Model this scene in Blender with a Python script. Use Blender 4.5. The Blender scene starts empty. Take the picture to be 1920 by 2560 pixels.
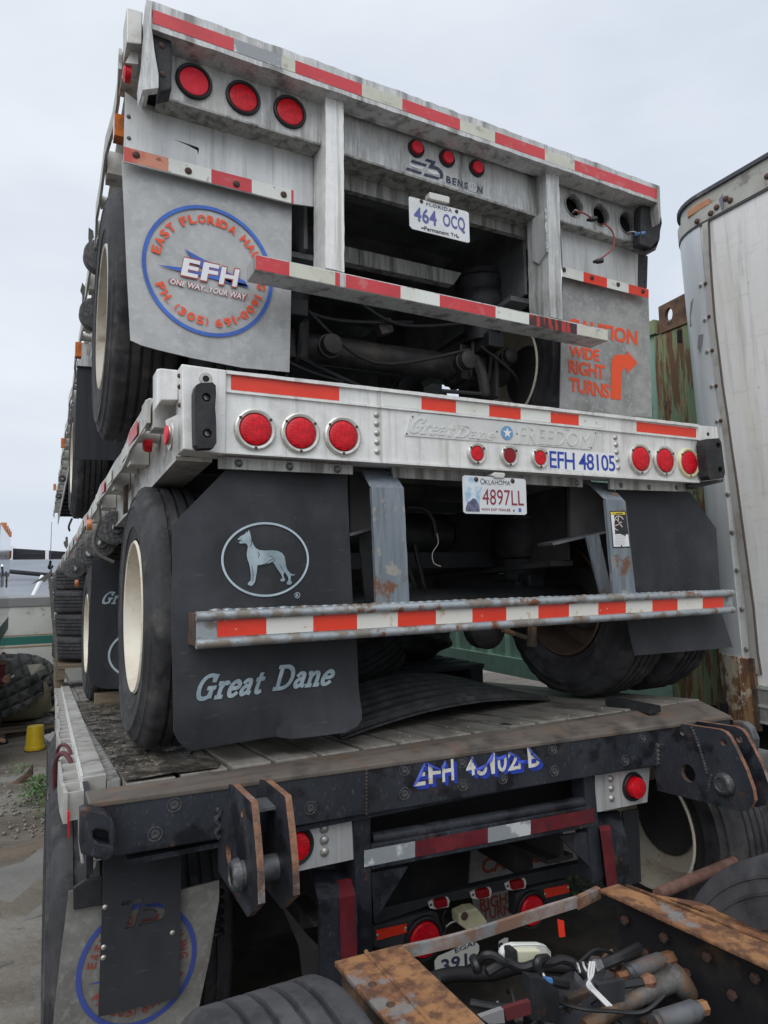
import bpy, bmesh, math, random
from mathutils import Vector, Matrix

S = bpy.context.scene
rnd = random.Random(7)

# ------------------------------------------------------------------ camera
H = 1.82                                   # eye height above the yard
F = 1710.0                                 # focal length in photo pixels (1920 wide)
RM = Matrix(((0.8936221, -0.02228794, -0.44826643),
             (-0.44839279, -0.08790995, -0.88950309),
             (-0.01958189, 0.99587905, -0.08855203)))
cam = bpy.data.cameras.new("camera")
cam.sensor_fit = 'HORIZONTAL'
cam.sensor_width = 36.0
cam.lens = F / 1920 * 36
cam.clip_start = 0.02
cam.clip_end = 500
camo = bpy.data.objects.new("camera", cam)
S.collection.objects.link(camo)
camo.matrix_world = Matrix.Translation((0, 0, H)) @ RM.to_4x4()
S.camera = camo

# ------------------------------------------------------------------ light
SUN_EL, SUN_AZ = math.radians(52), math.radians(222)     # azimuth clockwise from +Y
w = bpy.data.worlds.new("World")
S.world = w
w.use_nodes = True
nt = w.node_tree
bg = nt.nodes['Background']
bg.inputs['Strength'].default_value = 0.1
sky = nt.nodes.new('ShaderNodeTexSky')
sky.sky_type = 'NISHITA'
sky.sun_disc = False
sky.sun_elevation = SUN_EL
sky.sun_rotation = SUN_AZ
sky.dust_density = 6
hs = nt.nodes.new('ShaderNodeHueSaturation')
hs.inputs['Saturation'].default_value = 0.3
nt.links.new(sky.outputs[0], hs.inputs['Color'])
tc = nt.nodes.new('ShaderNodeTexCoord')
mp = nt.nodes.new('ShaderNodeMapping')
mp.inputs['Scale'].default_value = (1, 1, 2.5)
nt.links.new(tc.outputs['Generated'], mp.inputs['Vector'])
nz = nt.nodes.new('ShaderNodeTexNoise')
nz.inputs['Scale'].default_value = 2.2
nz.inputs['Detail'].default_value = 5
nt.links.new(mp.outputs[0], nz.inputs['Vector'])
cr = nt.nodes.new('ShaderNodeValToRGB')
cr.color_ramp.elements[0].position = 0.36
cr.color_ramp.elements[0].color = (5.7, 6.3, 7.15, 1)
cr.color_ramp.elements[1].position = 0.64
cr.color_ramp.elements[1].color = (6.95, 7.4, 8.0, 1)
nt.links.new(nz.outputs['Fac'], cr.inputs['Fac'])
mx = nt.nodes.new('ShaderNodeMixRGB')
mx.inputs['Fac'].default_value = 0.93
nt.links.new(hs.outputs[0], mx.inputs['Color1'])
nt.links.new(cr.outputs[0], mx.inputs['Color2'])
nt.links.new(mx.outputs[0], bg.inputs['Color'])

sun = bpy.data.lights.new("sun", 'SUN')
sun.energy = 1.5
sun.angle = math.radians(60)
sun.color = (1.0, 0.985, 0.96)
suno = bpy.data.objects.new("sun", sun)
S.collection.objects.link(suno)
sd = Vector((math.sin(SUN_AZ) * math.cos(SUN_EL), math.cos(SUN_AZ) * math.cos(SUN_EL), math.sin(SUN_EL)))
suno.rotation_euler = sd.to_track_quat('Z', 'Y').to_euler()

S.view_settings.view_transform = 'Standard'
S.view_settings.look = 'None'
S.view_settings.exposure = 0.31
S.view_settings.gamma = 1.0
S.view_settings.use_curve_mapping = False
try:
    S.cycles.max_bounces = 6
    S.cycles.diffuse_bounces = 3
    S.cycles.glossy_bounces = 3
    S.cycles.use_denoising = True
except Exception:
    pass

# ------------------------------------------------------------------ pixel -> real plane
CAM = Vector((0, 0, H))
def ray(p):
    return RM @ Vector((p[0] - 960, -(p[1] - 1280), -F))
def PY(p, Y):
    d = ray(p); return CAM + d * (Y / d.y)
def PX(p, X):
    d = ray(p); return CAM + d * (X / d.x)
def PZ(p, z):
    d = ray(p); return CAM + d * ((z - H) / d.z)
KK = {1: (200, 0, .42194), 2: (800, 200, .53044), 3: (100, 350, .42194), 4: (1300, 350, .40682), 5: (360, 880, .45811),
      6: (960, 900, .5425), 7: (0, 1100, .38433), 8: (280, 1150, .434), 9: (840, 1150, .65099), 10: (100, 1800, .51236),
      11: (800, 1800, .67511), 12: (700, 2100, .42194), 13: (0, 1240, .14472), 14: (0, 1560, .16273), 15: (0, 1880, .3074),
      16: (100, 240, .20793), 17: (100, 700, .29385), 18: (700, 550, .434), 19: (840, 1180, .34961), 20: (860, 1560, .33755),
      21: (1240, 2200, .40989), 22: (1560, 1640, .28037), 23: (1580, 700, .22606), 24: (1640, 380, .17178),
      25: (980, 1160, .217), 26: (1460, 1240, .11757), 27: (1000, 1830, .24111), 28: (330, 500, .25919), 29: (860, 2020, .39783),
      30: (120, 2100, .28933), 31: (1000, 360, .14467), 32: (1040, 960, .28933), 33: (460, 1640, .25316), 34: (1060, 2300, .25316)}
def k(i, *pts):
    a, b, s = KK[i]
    r = [(a + x * s, b + y * s) for x, y in pts]
    return r if len(r) > 1 else r[0]

# ------------------------------------------------------------------ materials
MATS = {}
def nodes_of(m):
    return m.node_tree.nodes, m.node_tree.links
def M(name, col, rough=.5, metal=0.0, layers=(), bump=None, spec=.5, coat=0, cells=None):
    """layers: (colour, scale, lo, hi, (sx,sy,sz), detail, amount)"""
    if name in MATS:
        return MATS[name]
    m = bpy.data.materials.new(name)
    m.use_nodes = True
    N, L = nodes_of(m)
    b = N['Principled BSDF']
    b.inputs['Roughness'].default_value = rough
    b.inputs['Metallic'].default_value = metal
    b.inputs['Specular IOR Level'].default_value = spec
    b.inputs['Coat Weight'].default_value = coat
    tc = N.new('ShaderNodeTexCoord')
    rgb = N.new('ShaderNodeRGB')
    rgb.outputs[0].default_value = (*col, 1)
    cur = rgb.outputs[0]
    rcur = None
    for i, ly in enumerate(layers):
        c2, sc, lo, hi, st, det, amt = ly[:7]
        lo, hi = lo - .045, hi - .085
        hi = max(hi, lo + .04)
        r2 = ly[7] if len(ly) > 7 else None
        mp = N.new('ShaderNodeMapping')
        mp.inputs['Scale'].default_value = st
        mp.inputs['Location'].default_value = (i * 3.7, i * 1.3, i * 5.1)
        L.new(tc.outputs['Object'], mp.inputs['Vector'])
        nz = N.new('ShaderNodeTexNoise')
        nz.inputs['Scale'].default_value = sc
        nz.inputs['Detail'].default_value = det
        nz.inputs['Roughness'].default_value = .62
        L.new(mp.outputs[0], nz.inputs['Vector'])
        mr = N.new('ShaderNodeMapRange')
        mr.inputs['From Min'].default_value = lo
        mr.inputs['From Max'].default_value = hi
        mr.inputs['To Max'].default_value = amt
        L.new(nz.outputs['Fac'], mr.inputs['Value'])
        mx = N.new('ShaderNodeMixRGB')
        L.new(mr.outputs[0], mx.inputs['Fac'])
        L.new(cur, mx.inputs['Color1'])
        mx.inputs['Color2'].default_value = (*c2, 1)
        cur = mx.outputs[0]
        if r2 is not None:
            mm = N.new('ShaderNodeMix')
            L.new(mr.outputs[0], mm.inputs[0])
            if rcur is None:
                mm.inputs[2].default_value = rough
            else:
                L.new(rcur, mm.inputs[2])
            mm.inputs[3].default_value = r2
            rcur = mm.outputs[0]
    L.new(cur, b.inputs['Base Color'])
    if rcur is not None:
        L.new(rcur, b.inputs['Roughness'])
    if bump:
        sc, st, dist = bump[:3]
        nz = N.new('ShaderNodeTexNoise')
        nz.inputs['Scale'].default_value = sc
        nz.inputs['Detail'].default_value = 6
        mp = N.new('ShaderNodeMapping')
        mp.inputs['Scale'].default_value = bump[3] if len(bump) > 3 else (1, 1, 1)
        L.new(tc.outputs['Object'], mp.inputs['Vector'])
        L.new(mp.outputs[0], nz.inputs['Vector'])
        bp = N.new('ShaderNodeBump')
        bp.inputs['Strength'].default_value = st
        bp.inputs['Distance'].default_value = dist
        L.new(nz.outputs['Fac'], bp.inputs['Height'])
        L.new(bp.outputs[0], b.inputs['Normal'])
    if cells:
        sc, st = cells
        vo = N.new('ShaderNodeTexVoronoi')
        vo.feature = 'DISTANCE_TO_EDGE'
        vo.inputs['Scale'].default_value = sc
        vo.inputs['Randomness'].default_value = .15
        L.new(tc.outputs['Object'], vo.inputs['Vector'])
        bp = N.new('ShaderNodeBump')
        bp.inputs['Strength'].default_value = st
        bp.inputs['Distance'].default_value = .002
        L.new(vo.outputs[0], bp.inputs['Height'])
        L.new(bp.outputs[0], b.inputs['Normal'])
    MATS[name] = m
    return m

V1 = (1, 1, 1); VS = (6, 6, .6); VSS = (14, 14, .5)
alu_old = M('weathered_aluminium', (.56, .565, .56), .55, .3, [
    ((.36, .365, .36), 5, .42, .68, V1, 8, .75), ((.66, .67, .67), 14, .52, .7, VS, 6, .55),
    ((.12, .115, .105), 2.6, .55, .74, VS, 9, .75), ((.08, .08, .08), 90, .70, .80, V1, 4, .6),
    ((.25, .22, .17), 3.2, .6, .8, V1, 6, .5)], bump=(60, .12, .004))
alu_pale = M('pale_aluminium', (.74, .74, .725), .5, .25, [  # cleaner, paler finish than the weathered sheet
    ((.48, .475, .45), 3.2, .45, .75, VS, 8, .6), ((.84, .84, .83), 18, .5, .7, V1, 5, .5),
    ((.30, .28, .22), 2.2, .6, .78, VSS, 8, .55), ((.16, .15, .13), 120, .71, .82, V1, 4, .6)], bump=(70, .08, .003))
alu_apron = M('brushed_aluminium', (.56, .57, .57), .5, .4, [
    ((.42, .43, .43), 4, .4, .7, V1, 8, .7), ((.72, .73, .73), 3, .5, .75, VS, 5, .5),
    ((.16, .16, .15), 110, .71, .82, V1, 4, .6), ((.2, .19, .17), 2.4, .62, .8, VSS, 8, .6)], bump=(80, .08, .003))
alu_grime = M('grimy_aluminium', (.30, .30, .285), .6, .3, [
    ((.42, .42, .40), 6, .45, .7, VS, 8, .7), ((.07, .07, .06), 4, .5, .72, VS, 8, .8)], bump=(60, .15, .004))
alu_side = M('side_aluminium', (.50, .49, .46), .5, .35, [
    ((.30, .29, .26), 7, .45, .7, V1, 8, .7), ((.66, .66, .64), 4, .5, .7, V1, 5, .5), ((.12, .11, .10), 12, .6, .75, V1, 6, .7)], bump=(60, .1, .004))
weld = M('weld_bead', (.5, .5, .49), .4, .5, [((.2, .2, .2), 60, .45, .65, V1, 4, .8)], bump=(140, .8, .006))
black_paint = M('worn_black_paint', (.021, .024, .031), .5, 0, [
    ((.042, .048, .060), 2.5, .48, .80, (1.5, 1.5, .8), 8, .8, .6), ((.115, .12, .125), 34, .62, .80, (4, 4, 1.4), 9, .6), ((.010, .010, .013), 7, .56, .68, V1, 9, .8, .3),
    ((.12, .055, .03), 8, .66, .78, V1, 9, .8)], bump=(50, .15, .003), spec=.35)
black_plain = M('black_steel', (.014, .015, .017), .5, 0, [((.035, .038, .042), 6, .5, .75, V1, 8, .8), ((.08, .05, .032), 11, .64, .8, V1, 8, .6)], bump=(60, .2, .004), spec=.35)
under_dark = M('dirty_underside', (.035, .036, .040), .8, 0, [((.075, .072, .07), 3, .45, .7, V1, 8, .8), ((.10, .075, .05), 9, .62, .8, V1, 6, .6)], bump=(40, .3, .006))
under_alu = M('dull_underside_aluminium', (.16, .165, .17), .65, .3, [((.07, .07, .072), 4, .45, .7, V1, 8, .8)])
blue_steel = M('blue_grey_steel', (.165, .20, .235), .5, .2, [
    ((.25, .28, .31), 5, .45, .7, VS, 6, .7), ((.10, .115, .13), 9, .5, .75, VS, 8, .7), ((.17, .07, .03), 8, .62, .72, V1, 10, .9, .8),
    ((.42, .37, .28), 15, .64, .74, V1, 7, .6)], bump=(60, .15, .003))
rail_steel = M('rust_flecked_galvanised', (.30, .34, .37), .42, .4, [
    ((.44, .47, .49), 7, .45, .7, V1, 6, .6), ((.20, .16, .12), 14, .53, .66, V1, 9, .8, .8), ((.20, .075, .03), 10, .62, .72, V1, 10, .95, .85)], bump=(80, .25, .003))
rust = M('orange_rust', (.22, .10, .048), .85, 0, [
    ((.34, .175, .075), 9, .46, .66, V1, 10, .85), ((.09, .042, .028), 18, .50, .66, V1, 10, .85), ((.20, .205, .21), 6, .61, .68, V1, 9, .8)], bump=(110, .6, .005))
rust_edge = M('torch_cut_rust', (.20, .095, .055), .75, .1, [((.32, .18, .115), 30, .50, .74, V1, 6, .7), ((.06, .045, .04), 10, .50, .68, V1, 8, .85), ((.25, .25, .25), 7, .62, .72, V1, 7, .6)], bump=(140, .6, .004))
rust_dark = M('dark_rust', (.085, .055, .04), .85, 0, [((.20, .11, .055), 6, .5, .75, V1, 9, .9), ((.02, .02, .02), 9, .5, .7, V1, 9, .8)], bump=(80, .4, .004))
web_dark = M('black_web_with_rust', (.012, .012, .014), .7, 0, [((.13, .07, .025), 3.4, .62, .78, V1, 10, .9), ((.032, .03, .028), 9, .5, .75, V1, 8, .6)], bump=(60, .3, .004), spec=.3)
beam_top = M('rusty_brown_plate', (.115, .098, .084), .55, .1, [
    ((.19, .165, .145), 4, .50, .78, (.5, 2, 1), 9, .8), ((.19, .095, .052), 7, .58, .78, V1, 9, .6), ((.055, .052, .05), 9, .54, .76, V1, 8, .7, .3)], bump=(70, .2, .003))
plank_m = M('weathered_deck_plank', (.215, .20, .18), .6, 0, [((.30, .285, .26), 5, .47, .72, (6, .5, 1), 9, .8), ((.085, .078, .07), 3, .52, .72, (3, 1, 1), 9, .8, .35), ((.3, .29, .27), 60, .68, .76, V1, 3, .6)], bump=(30, .3, .004, (10, .6, 1)))
wood_m = M('old_timber', (.20, .155, .105), .85, 0, [((.10, .08, .055), 5, .45, .7, (.6, 6, 6), 8, .8)], bump=(40, .4, .004))
rubber = M('tyre_rubber', (.028, .028, .031), .7, 0, [((.066, .066, .070), 4, .46, .72, V1, 9, .8, .85), ((.125, .118, .105), 9, .60, .78, V1, 9, .5), ((.015, .015, .017), 14, .56, .72, V1, 8, .6)], bump=(90, .2, .003), spec=.3)
rubber_dust = M('dusty_tyre_rubber', (.055, .055, .060), .8, 0, [((.095, .095, .10), 4, .45, .74, V1, 8, .8), ((.03, .03, .032), 9, .55, .72, V1, 8, .8)], bump=(120, .2, .002), spec=.3)
rubber_pad = M('black_rubber_block', (.016, .016, .018), .6, 0, [((.045, .045, .048), 14, .5, .75, V1, 7, .7)], bump=(60, .3, .004), spec=.4)
flap_grey = M('grey_flap', (.42, .425, .425), .5, .3, [
    ((.31, .315, .315), 10, .42, .68, V1, 10, .75), ((.54, .55, .55), 2, .52, .8, V1, 5, .6), ((.50, .50, .49), 34, .56, .72, V1, 6, .5), ((.20, .20, .20), 2.2, .66, .84, VS, 8, .5)], bump=(50, .08, .003))
flap_grime = M('grimy_grey_flap', (.37, .37, .365), .55, .25, [
    ((.25, .25, .245), 9, .42, .68, V1, 10, .75), ((.15, .15, .145), 3, .58, .78, V1, 8, .7), ((.46, .46, .45), 30, .56, .72, V1, 6, .5)], bump=(50, .08, .003))
flap_black = M('black_flap', (.026, .028, .033), .58, 0, [
    ((.046, .050, .058), 2.2, .47, .78, (2, 2, .7), 5, .9, .65), ((.080, .085, .095), 1.6, .56, .80, V1, 10, .65, .75), ((.11, .115, .12), 14, .66, .80, (1, 1, 4), 9, .4), ((.12, .125, .13), 70, .73, .80, V1, 5, .4)], bump=(14, .12, .006), spec=.3)
flap_dark = M('plain_dark_flap', (.028, .030, .035), .6, 0, [((.045, .048, .054), 3, .42, .75, VS, 6, .8)], spec=.3)
cream = M('cream_rim_paint', (.66, .61, .50), .5, 0, [((.46, .37, .25), 4, .45, .75, V1, 8, .65), ((.16, .09, .05), 14, .64, .76, V1, 8, .8), ((.74, .72, .66), 3, .5, .7, V1, 4, .5)], bump=(60, .1, .002))
rust_rim = M('rusted_rim', (.12, .075, .05), .8, .1, [((.05, .04, .035), 6, .45, .7, V1, 8, .8)])
white_tr = M('stained_white_wall', (.82, .815, .80), .4, 0, [
    ((.62, .58, .47), 1.6, .50, .76, (5, 5, .22), 8, .75), ((.86, .87, .875), 2.5, .5, .75, (4, 4, .25), 6, .7), ((.46, .455, .43), 2.4, .58, .76, (9, 9, .3), 9, .55),
    ((.2, .19, .17), 50, .73, .80, V1, 4, .7), ((.52, .50, .44), 5, .60, .78, (1.4, 1.4, 5), 9, .35)], bump=(3, .14, .03))
white_strip = M('bluish_white_sheet', (.70, .735, .76), .35, .1, [((.56, .59, .62), 2, .45, .75, VS, 6, .7), ((.25, .25, .25), 10, .72, .76, (1, 1, 3), 6, .6)], bump=(2.5, .1, .02))
rust_white = M('flaking_rusty_white', (.66, .62, .52), .7, 0, [((.17, .065, .03), 6, .53, .60, V1, 10, .95), ((.06, .035, .025), 9, .64, .72, V1, 9, .9), ((.50, .32, .14), 6, .52, .66, VS, 8, .5)], bump=(60, .4, .004))
green_ct = M('green_container_paint', (.30, .50, .40), .6, 0, [((.36, .57, .47), 2, .45, .7, VS, 6, .7), ((.14, .065, .035), 4, .66, .78, VS, 9, .9), ((.15, .25, .18), 9, .57, .77, V1, 8, .5)], bump=(40, .15, .004))
post_ct = M('rusted_green_post', (.20, .30, .18), .75, 0, [((.33, .32, .15), 5, .5, .66, VS, 9, .7), ((.16, .07, .035), 4.5, .53, .62, VS, 10, .9), ((.36, .16, .09), 7, .62, .72, VS, 8, .7), ((.05, .03, .022), 6, .66, .76, V1, 9, .8)], bump=(70, .5, .005))
red_tape = M('red_reflective_tape', (.52, .022, .022), .32, 0, [((.36, .02, .022), 7, .5, .75, V1, 7, .7), ((.60, .09, .07), 22, .62, .75, V1, 5, .5)], cells=(170, .25))
red_fade = M('pinkish_red_tape', (.55, .045, .055), .35, 0, [((.42, .03, .035), 6, .5, .75, V1, 7, .7), ((.5, .2, .18), 16, .62, .78, V1, 7, .6)], cells=(170, .25))
orange_tape = M('orange_red_tape', (.74, .045, .018), .32, 0, [((.62, .03, .015), 6, .5, .75, V1, 7, .6), ((.66, .62, .58), 30, .74, .77, V1, 3, .8)], cells=(170, .25))
salmon_tape = M('sun_faded_red_tape', (.62, .26, .17), .45, 0, [((.50, .05, .04), 7, .5, .66, V1, 8, .9), ((.22, .07, .04), 22, .66, .74, V1, 6, .8)])
dark_tape = M('dark_red_tape', (.115, .014, .02), .4, 0, [((.20, .035, .045), 6, .5, .75, V1, 7, .7), ((.05, .02, .025), 16, .55, .7, V1, 8, .6)], cells=(170, .3))
white_tape = M('white_reflective_tape', (.70, .72, .68), .35, 0, [((.56, .57, .50), 6, .5, .75, V1, 7, .7), ((.30, .26, .20), 26, .67, .75, V1, 6, .7)], cells=(170, .5))
pale_tape = M('yellowed_white_tape', (.50, .50, .41), .4, 0, [((.62, .62, .54), 7, .45, .7, V1, 7, .7), ((.25, .24, .20), 18, .62, .75, V1, 6, .6)], cells=(150, .8))
worn_tape = M('worn_white_tape', (.55, .57, .58), .45, 0, [((.22, .24, .26), 12, .46, .56, V1, 9, .85), ((.12, .10, .09), 9, .64, .7, V1, 9, .9)], cells=(140, .9))
scab_tape = M('scabbed_red_tape', (.42, .03, .03), .45, 0, [((.025, .02, .02), 9, .47, .54, VS, 9, .95)])
bare_tape = M('bare_tape_gap', (.62, .625, .62), .45, .2, [((.5, .49, .46), 6, .45, .7, V1, 7, .6)])
lens_red = M('red_lens', (.70, .006, .018), .36, 0, [((.46, .004, .012), 60, .46, .6, V1, 3, .8), ((.5, .08, .07), 12, .62, .8, V1, 7, .35)], cells=(95, 1.0), spec=.35)
lens_pink = M('faded_red_lens', (.78, .035, .06), .5, 0, [((.66, .02, .04), 30, .45, .6, V1, 3, .6)], spec=.25)
lens_dark = M('dark_red_lens', (.24, .006, .012), .35, 0, cells=(70, .5), spec=.35)
lens_amber = M('amber_lens', (.62, .17, .03), .25, 0, [((.3, .10, .04), 20, .5, .7, V1, 5, .7)], coat=.3)
orange_flat = M('faded_orange_plastic', (.52, .24, .12), .5, 0, [((.36, .17, .09), 9, .5, .7, V1, 6, .7)])
bezel = M('bright_metal_bezel', (.62, .61, .58), .35, .6, [((.35, .33, .28), 16, .5, .72, V1, 6, .7)])
bezel_y = M('yellowed_bezel', (.68, .62, .40), .4, .2, [((.5, .45, .3), 16, .5, .72, V1, 6, .6)])
grommet = M('black_grommet', (.012, .013, .016), .5)
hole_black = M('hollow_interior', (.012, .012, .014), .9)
rivet_m = M('rivet_metal', (.50, .49, .47), .4, .6, [((.28, .25, .2), 60, .5, .7, V1, 3, .6)])
bolt_rust = M('rusty_bolt', (.11, .06, .045), .75, .2, [((.04, .03, .03), 60, .5, .7, V1, 4, .8)])
bolt_dark = M('painted_bolt', (.055, .058, .064), .5, .2, [((.14, .13, .12), 60, .55, .7, V1, 4, .8)])
plate_w = M('white_plate_face', (.66, .68, .70), .35, 0, [((.5, .51, .52), 8, .5, .75, V1, 7, .5)])
ink_blue = M('plate_blue_ink', (.095, .105, .30), .5)
ink_navy = M('navy_ink', (.035, .04, .085), .5, 0, [((.2, .2, .22), 30, .6, .72, V1, 5, .6)])
ink_wine = M('wine_red_ink', (.24, .02, .045), .5)
ink_black = M('black_ink', (.02, .02, .024), .5)
sticker_w = M('white_vinyl', (.76, .77, .78), .35)
vinyl_w2 = M('stained_white_vinyl', (.68, .67, .62), .4, 0, [((.5, .36, .2), 18, .62, .72, V1, 5, .7)])
vinyl_blue = M('blue_vinyl', (.030, .062, .42), .35, 0, [((.02, .03, .2), 20, .55, .7, V1, 5, .6)])
letter_blue = M('sticker_blue', (.022, .055, .36), .4)
ring_blue = M('blue_print', (.045, .15, .56), .5, 0, [((.03, .07, .30), 4, .5, .7, V1, 6, .7)])
print_or = M('orange_red_print', (.78, .085, .022), .5, 0, [((.66, .08, .03), 20, .55, .75, V1, 6, .5)])
print_dull = M('dull_red_print', (.30, .055, .035), .6, 0, [((.2, .06, .05), 20, .5, .7, V1, 6, .6)])
print_brick = M('brick_red_outline', (.40, .065, .04), .5)
print_white = M('white_print', (.74, .76, .78), .45)
print_pale = M('pale_blue_grey_print', (.36, .45, .50), .5, 0, [((.20, .27, .31), 9, .45, .7, V1, 8, .85), ((.48, .57, .62), 18, .55, .7, V1, 5, .5)])
print_edge = M('pale_print_line', (.47, .57, .63), .5, 0, [((.3, .38, .43), 9, .5, .72, V1, 8, .6)])
star_blue = M('badge_blue', (.14, .30, .52), .4)
yellow_lab = M('yellow_label', (.72, .56, .06), .45)
grey_ink = M('grey_ink', (.35, .35, .35), .6)
plastic_lamp = M('clear_lamp', (.55, .56, .52), .2, 0, coat=.5)
plastic_tan = M('tan_plastic', (.52, .50, .34), .5, 0, [((.36, .33, .2), 9, .55, .75, V1, 6, .6)])
lamp_white = M('milky_lamp', (.70, .71, .68), .3, 0, [((.5, .5, .46), 9, .55, .75, V1, 6, .6)], coat=.3)
lamp_cream = M('cream_lamp_box', (.66, .65, .50), .4)
wire_red = M('red_wire', (.25, .045, .04), .5)
wire_blue = M('blue_plug', (.06, .16, .36), .45)
wire_black = M('black_hose', (.014, .014, .016), .5)
wire_white = M('white_wire', (.55, .55, .55), .5)
steel_worn = M('worn_steel', (.15, .16, .175), .45, .5, [((.26, .27, .28), 6, .48, .74, V1, 7, .6), ((.18, .095, .055), 7, .56, .72, V1, 9, .8, .8), ((.05, .05, .05), 9, .52, .7, V1, 8, .7)], bump=(60, .2, .003))
yellow_pl = M('yellow_plastic', (.66, .46, .012), .4, 0, [((.42, .28, .02), 5, .5, .75, V1, 8, .7), ((.12, .09, .03), 9, .66, .78, V1, 7, .7)])
quilt = M('quilted_blanket', (.11, .118, .112), .8, 0, [((.19, .195, .18), 2.5, .45, .7, V1, 7, .8), ((.05, .053, .056), 3, .5, .7, V1, 7, .8)])
tank_m = M('tan_tank', (.36, .33, .22), .55, 0, [((.26, .23, .15), 4, .45, .7, V1, 7, .7)])
cloth_y = M('pale_rag', (.52, .50, .42), .85)
stripe_green = M('green_stripe', (.03, .16, .13), .45)
stripe_gold = M('gold_stripe', (.33, .24, .14), .45)
white_box = M('aged_white_panel', (.58, .59, .56), .5, 0, [((.42, .42, .38), 2.2, .5, .75, V1, 7, .7), ((.2, .19, .17), 6, .68, .76, V1, 7, .6)])
trim_grey = M('grey_trim', (.22, .22, .225), .6)
roof_blue = M('blue_grey_roof', (.20, .22, .26), .7, 0, [((.27, .29, .33), 1.2, .45, .7, (.4, 1, 4), 6, .7)], bump=(3, .2, .03, (.3, 1, 6)))
screen_bl = M('black_shade_cloth', (.018, .019, .024), .9, 0, [((.04, .042, .05), 2, .5, .7, (.5, 1, 6), 6, .8)])
chrome = M('polished_cab', (.55, .58, .62), .12, .9)
jacket_m = M('maroon_jacket', (.15, .022, .04), .85)
trouser_m = M('dark_trousers', (.02, .022, .028), .85)
skin_m = M('skin', (.42, .24, .17), .55)
cap_m = M('grey_cap', (.35, .36, .35), .8)
can_m = M('spray_can_paint', (.10, .10, .10), .35, .3)
leaf_m = M('weed_leaf', (.06, .13, .035), .6, 0, [((.10, .19, .05), 30, .45, .65, V1, 3, .8)])
ground_m = M('yard_ground', (.135, .118, .095), .85, 0, [
    ((.21, .20, .18), .9, .50, .66, (.5, 1, 1), 9, .85), ((.08, .068, .053), 1.5, .52, .68, (.6, 1.4, 1), 9, .85), ((.26, .245, .22), 40, .64, .74, V1, 5, .5),
    ((.045, .04, .034), 7, .64, .76, V1, 9, .7), ((.18, .13, .08), 1.1, .58, .75, (.6, 1.6, 1), 8, .5)], bump=(18, .5, .02))
slab_m = M('concrete_slab', (.185, .18, .168), .8, 0, [((.13, .127, .118), 3, .42, .7, V1, 9, .8), ((.085, .08, .075), 1.6, .6, .76, V1, 9, .7), ((.28, .27, .26), 60, .64, .72, V1, 4, .5)], bump=(40, .3, .006))
litter_m = M('wet_leaf_litter', (.075, .064, .050), .42, 0, [((.20, .18, .15), 22, .52, .66, (1, .5, 1), 8, .75), ((.028, .025, .021), 7, .5, .64, V1, 8, .85, .10)], bump=(26, .9, .012))
mat_blk = M('ribbed_black_plastic', (.040, .041, .044), .55, 0, [((.10, .10, .102), 5, .5, .75, (3, 1, 1), 8, .7)], bump=(60, .15, .003), spec=.35)
bag_white = M('torn_white_bag', (.62, .62, .62), .6)
pallet_blue = M('blue_black_pallet', (.025, .03, .045), .8, 0, [((.05, .05, .05), 6, .5, .7, V1, 7, .8)])
strap_m = M('worn_strap', (.13, .125, .115), .85, 0, [((.07, .07, .065), 20, .5, .7, V1, 5, .7)])
strap_roll = M('rolled_strap', (.13, .13, .13), .8, 0, [((.05, .05, .055), 60, .45, .6, V1, 3, .8)])
strap_red = M('maroon_strap', (.10, .03, .035), .8)
brown_pipe = M('red_brown_pipe', (.11, .055, .042), .8, 0, [((.25, .14, .11), 5, .5, .7, V1, 8, .8)], bump=(60, .3, .003))
badge_alu = M('embossed_badge', (.66, .665, .65), .42, .35, [((.55, .55, .52), 5, .5, .75, V1, 7, .5), ((.35, .34, .3), 30, .66, .75, V1, 4, .5)], bump=(160, .12, .002))

def quilting(m):
    N, L = nodes_of(m); b = N['Principled BSDF']
    tc = N.new('ShaderNodeTexCoord'); acc = None
    for rot in (.35, -1.15):
        mp = N.new('ShaderNodeMapping'); mp.inputs['Rotation'].default_value = (0, rot, 0)
        L.new(tc.outputs['Object'], mp.inputs['Vector'])
        wv = N.new('ShaderNodeTexWave'); wv.inputs['Scale'].default_value = 2.1; wv.inputs['Distortion'].default_value = 1.2; wv.inputs['Detail Scale'].default_value = .6
        L.new(mp.outputs[0], wv.inputs['Vector'])
        pw = N.new('ShaderNodeMath'); pw.operation = 'POWER'; pw.inputs[1].default_value = .35
        L.new(wv.outputs['Fac'], pw.inputs[0])
        if acc is None: acc = pw.outputs[0]
        else:
            mn = N.new('ShaderNodeMath'); mn.operation = 'MINIMUM'; L.new(acc, mn.inputs[0]); L.new(pw.outputs[0], mn.inputs[1]); acc = mn.outputs[0]
    bp = N.new('ShaderNodeBump'); bp.inputs['Strength'].default_value = 1; bp.inputs['Distance'].default_value = .05
    L.new(acc, bp.inputs['Height']); L.new(bp.outputs[0], b.inputs['Normal'])
quilting(quilt)

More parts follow.
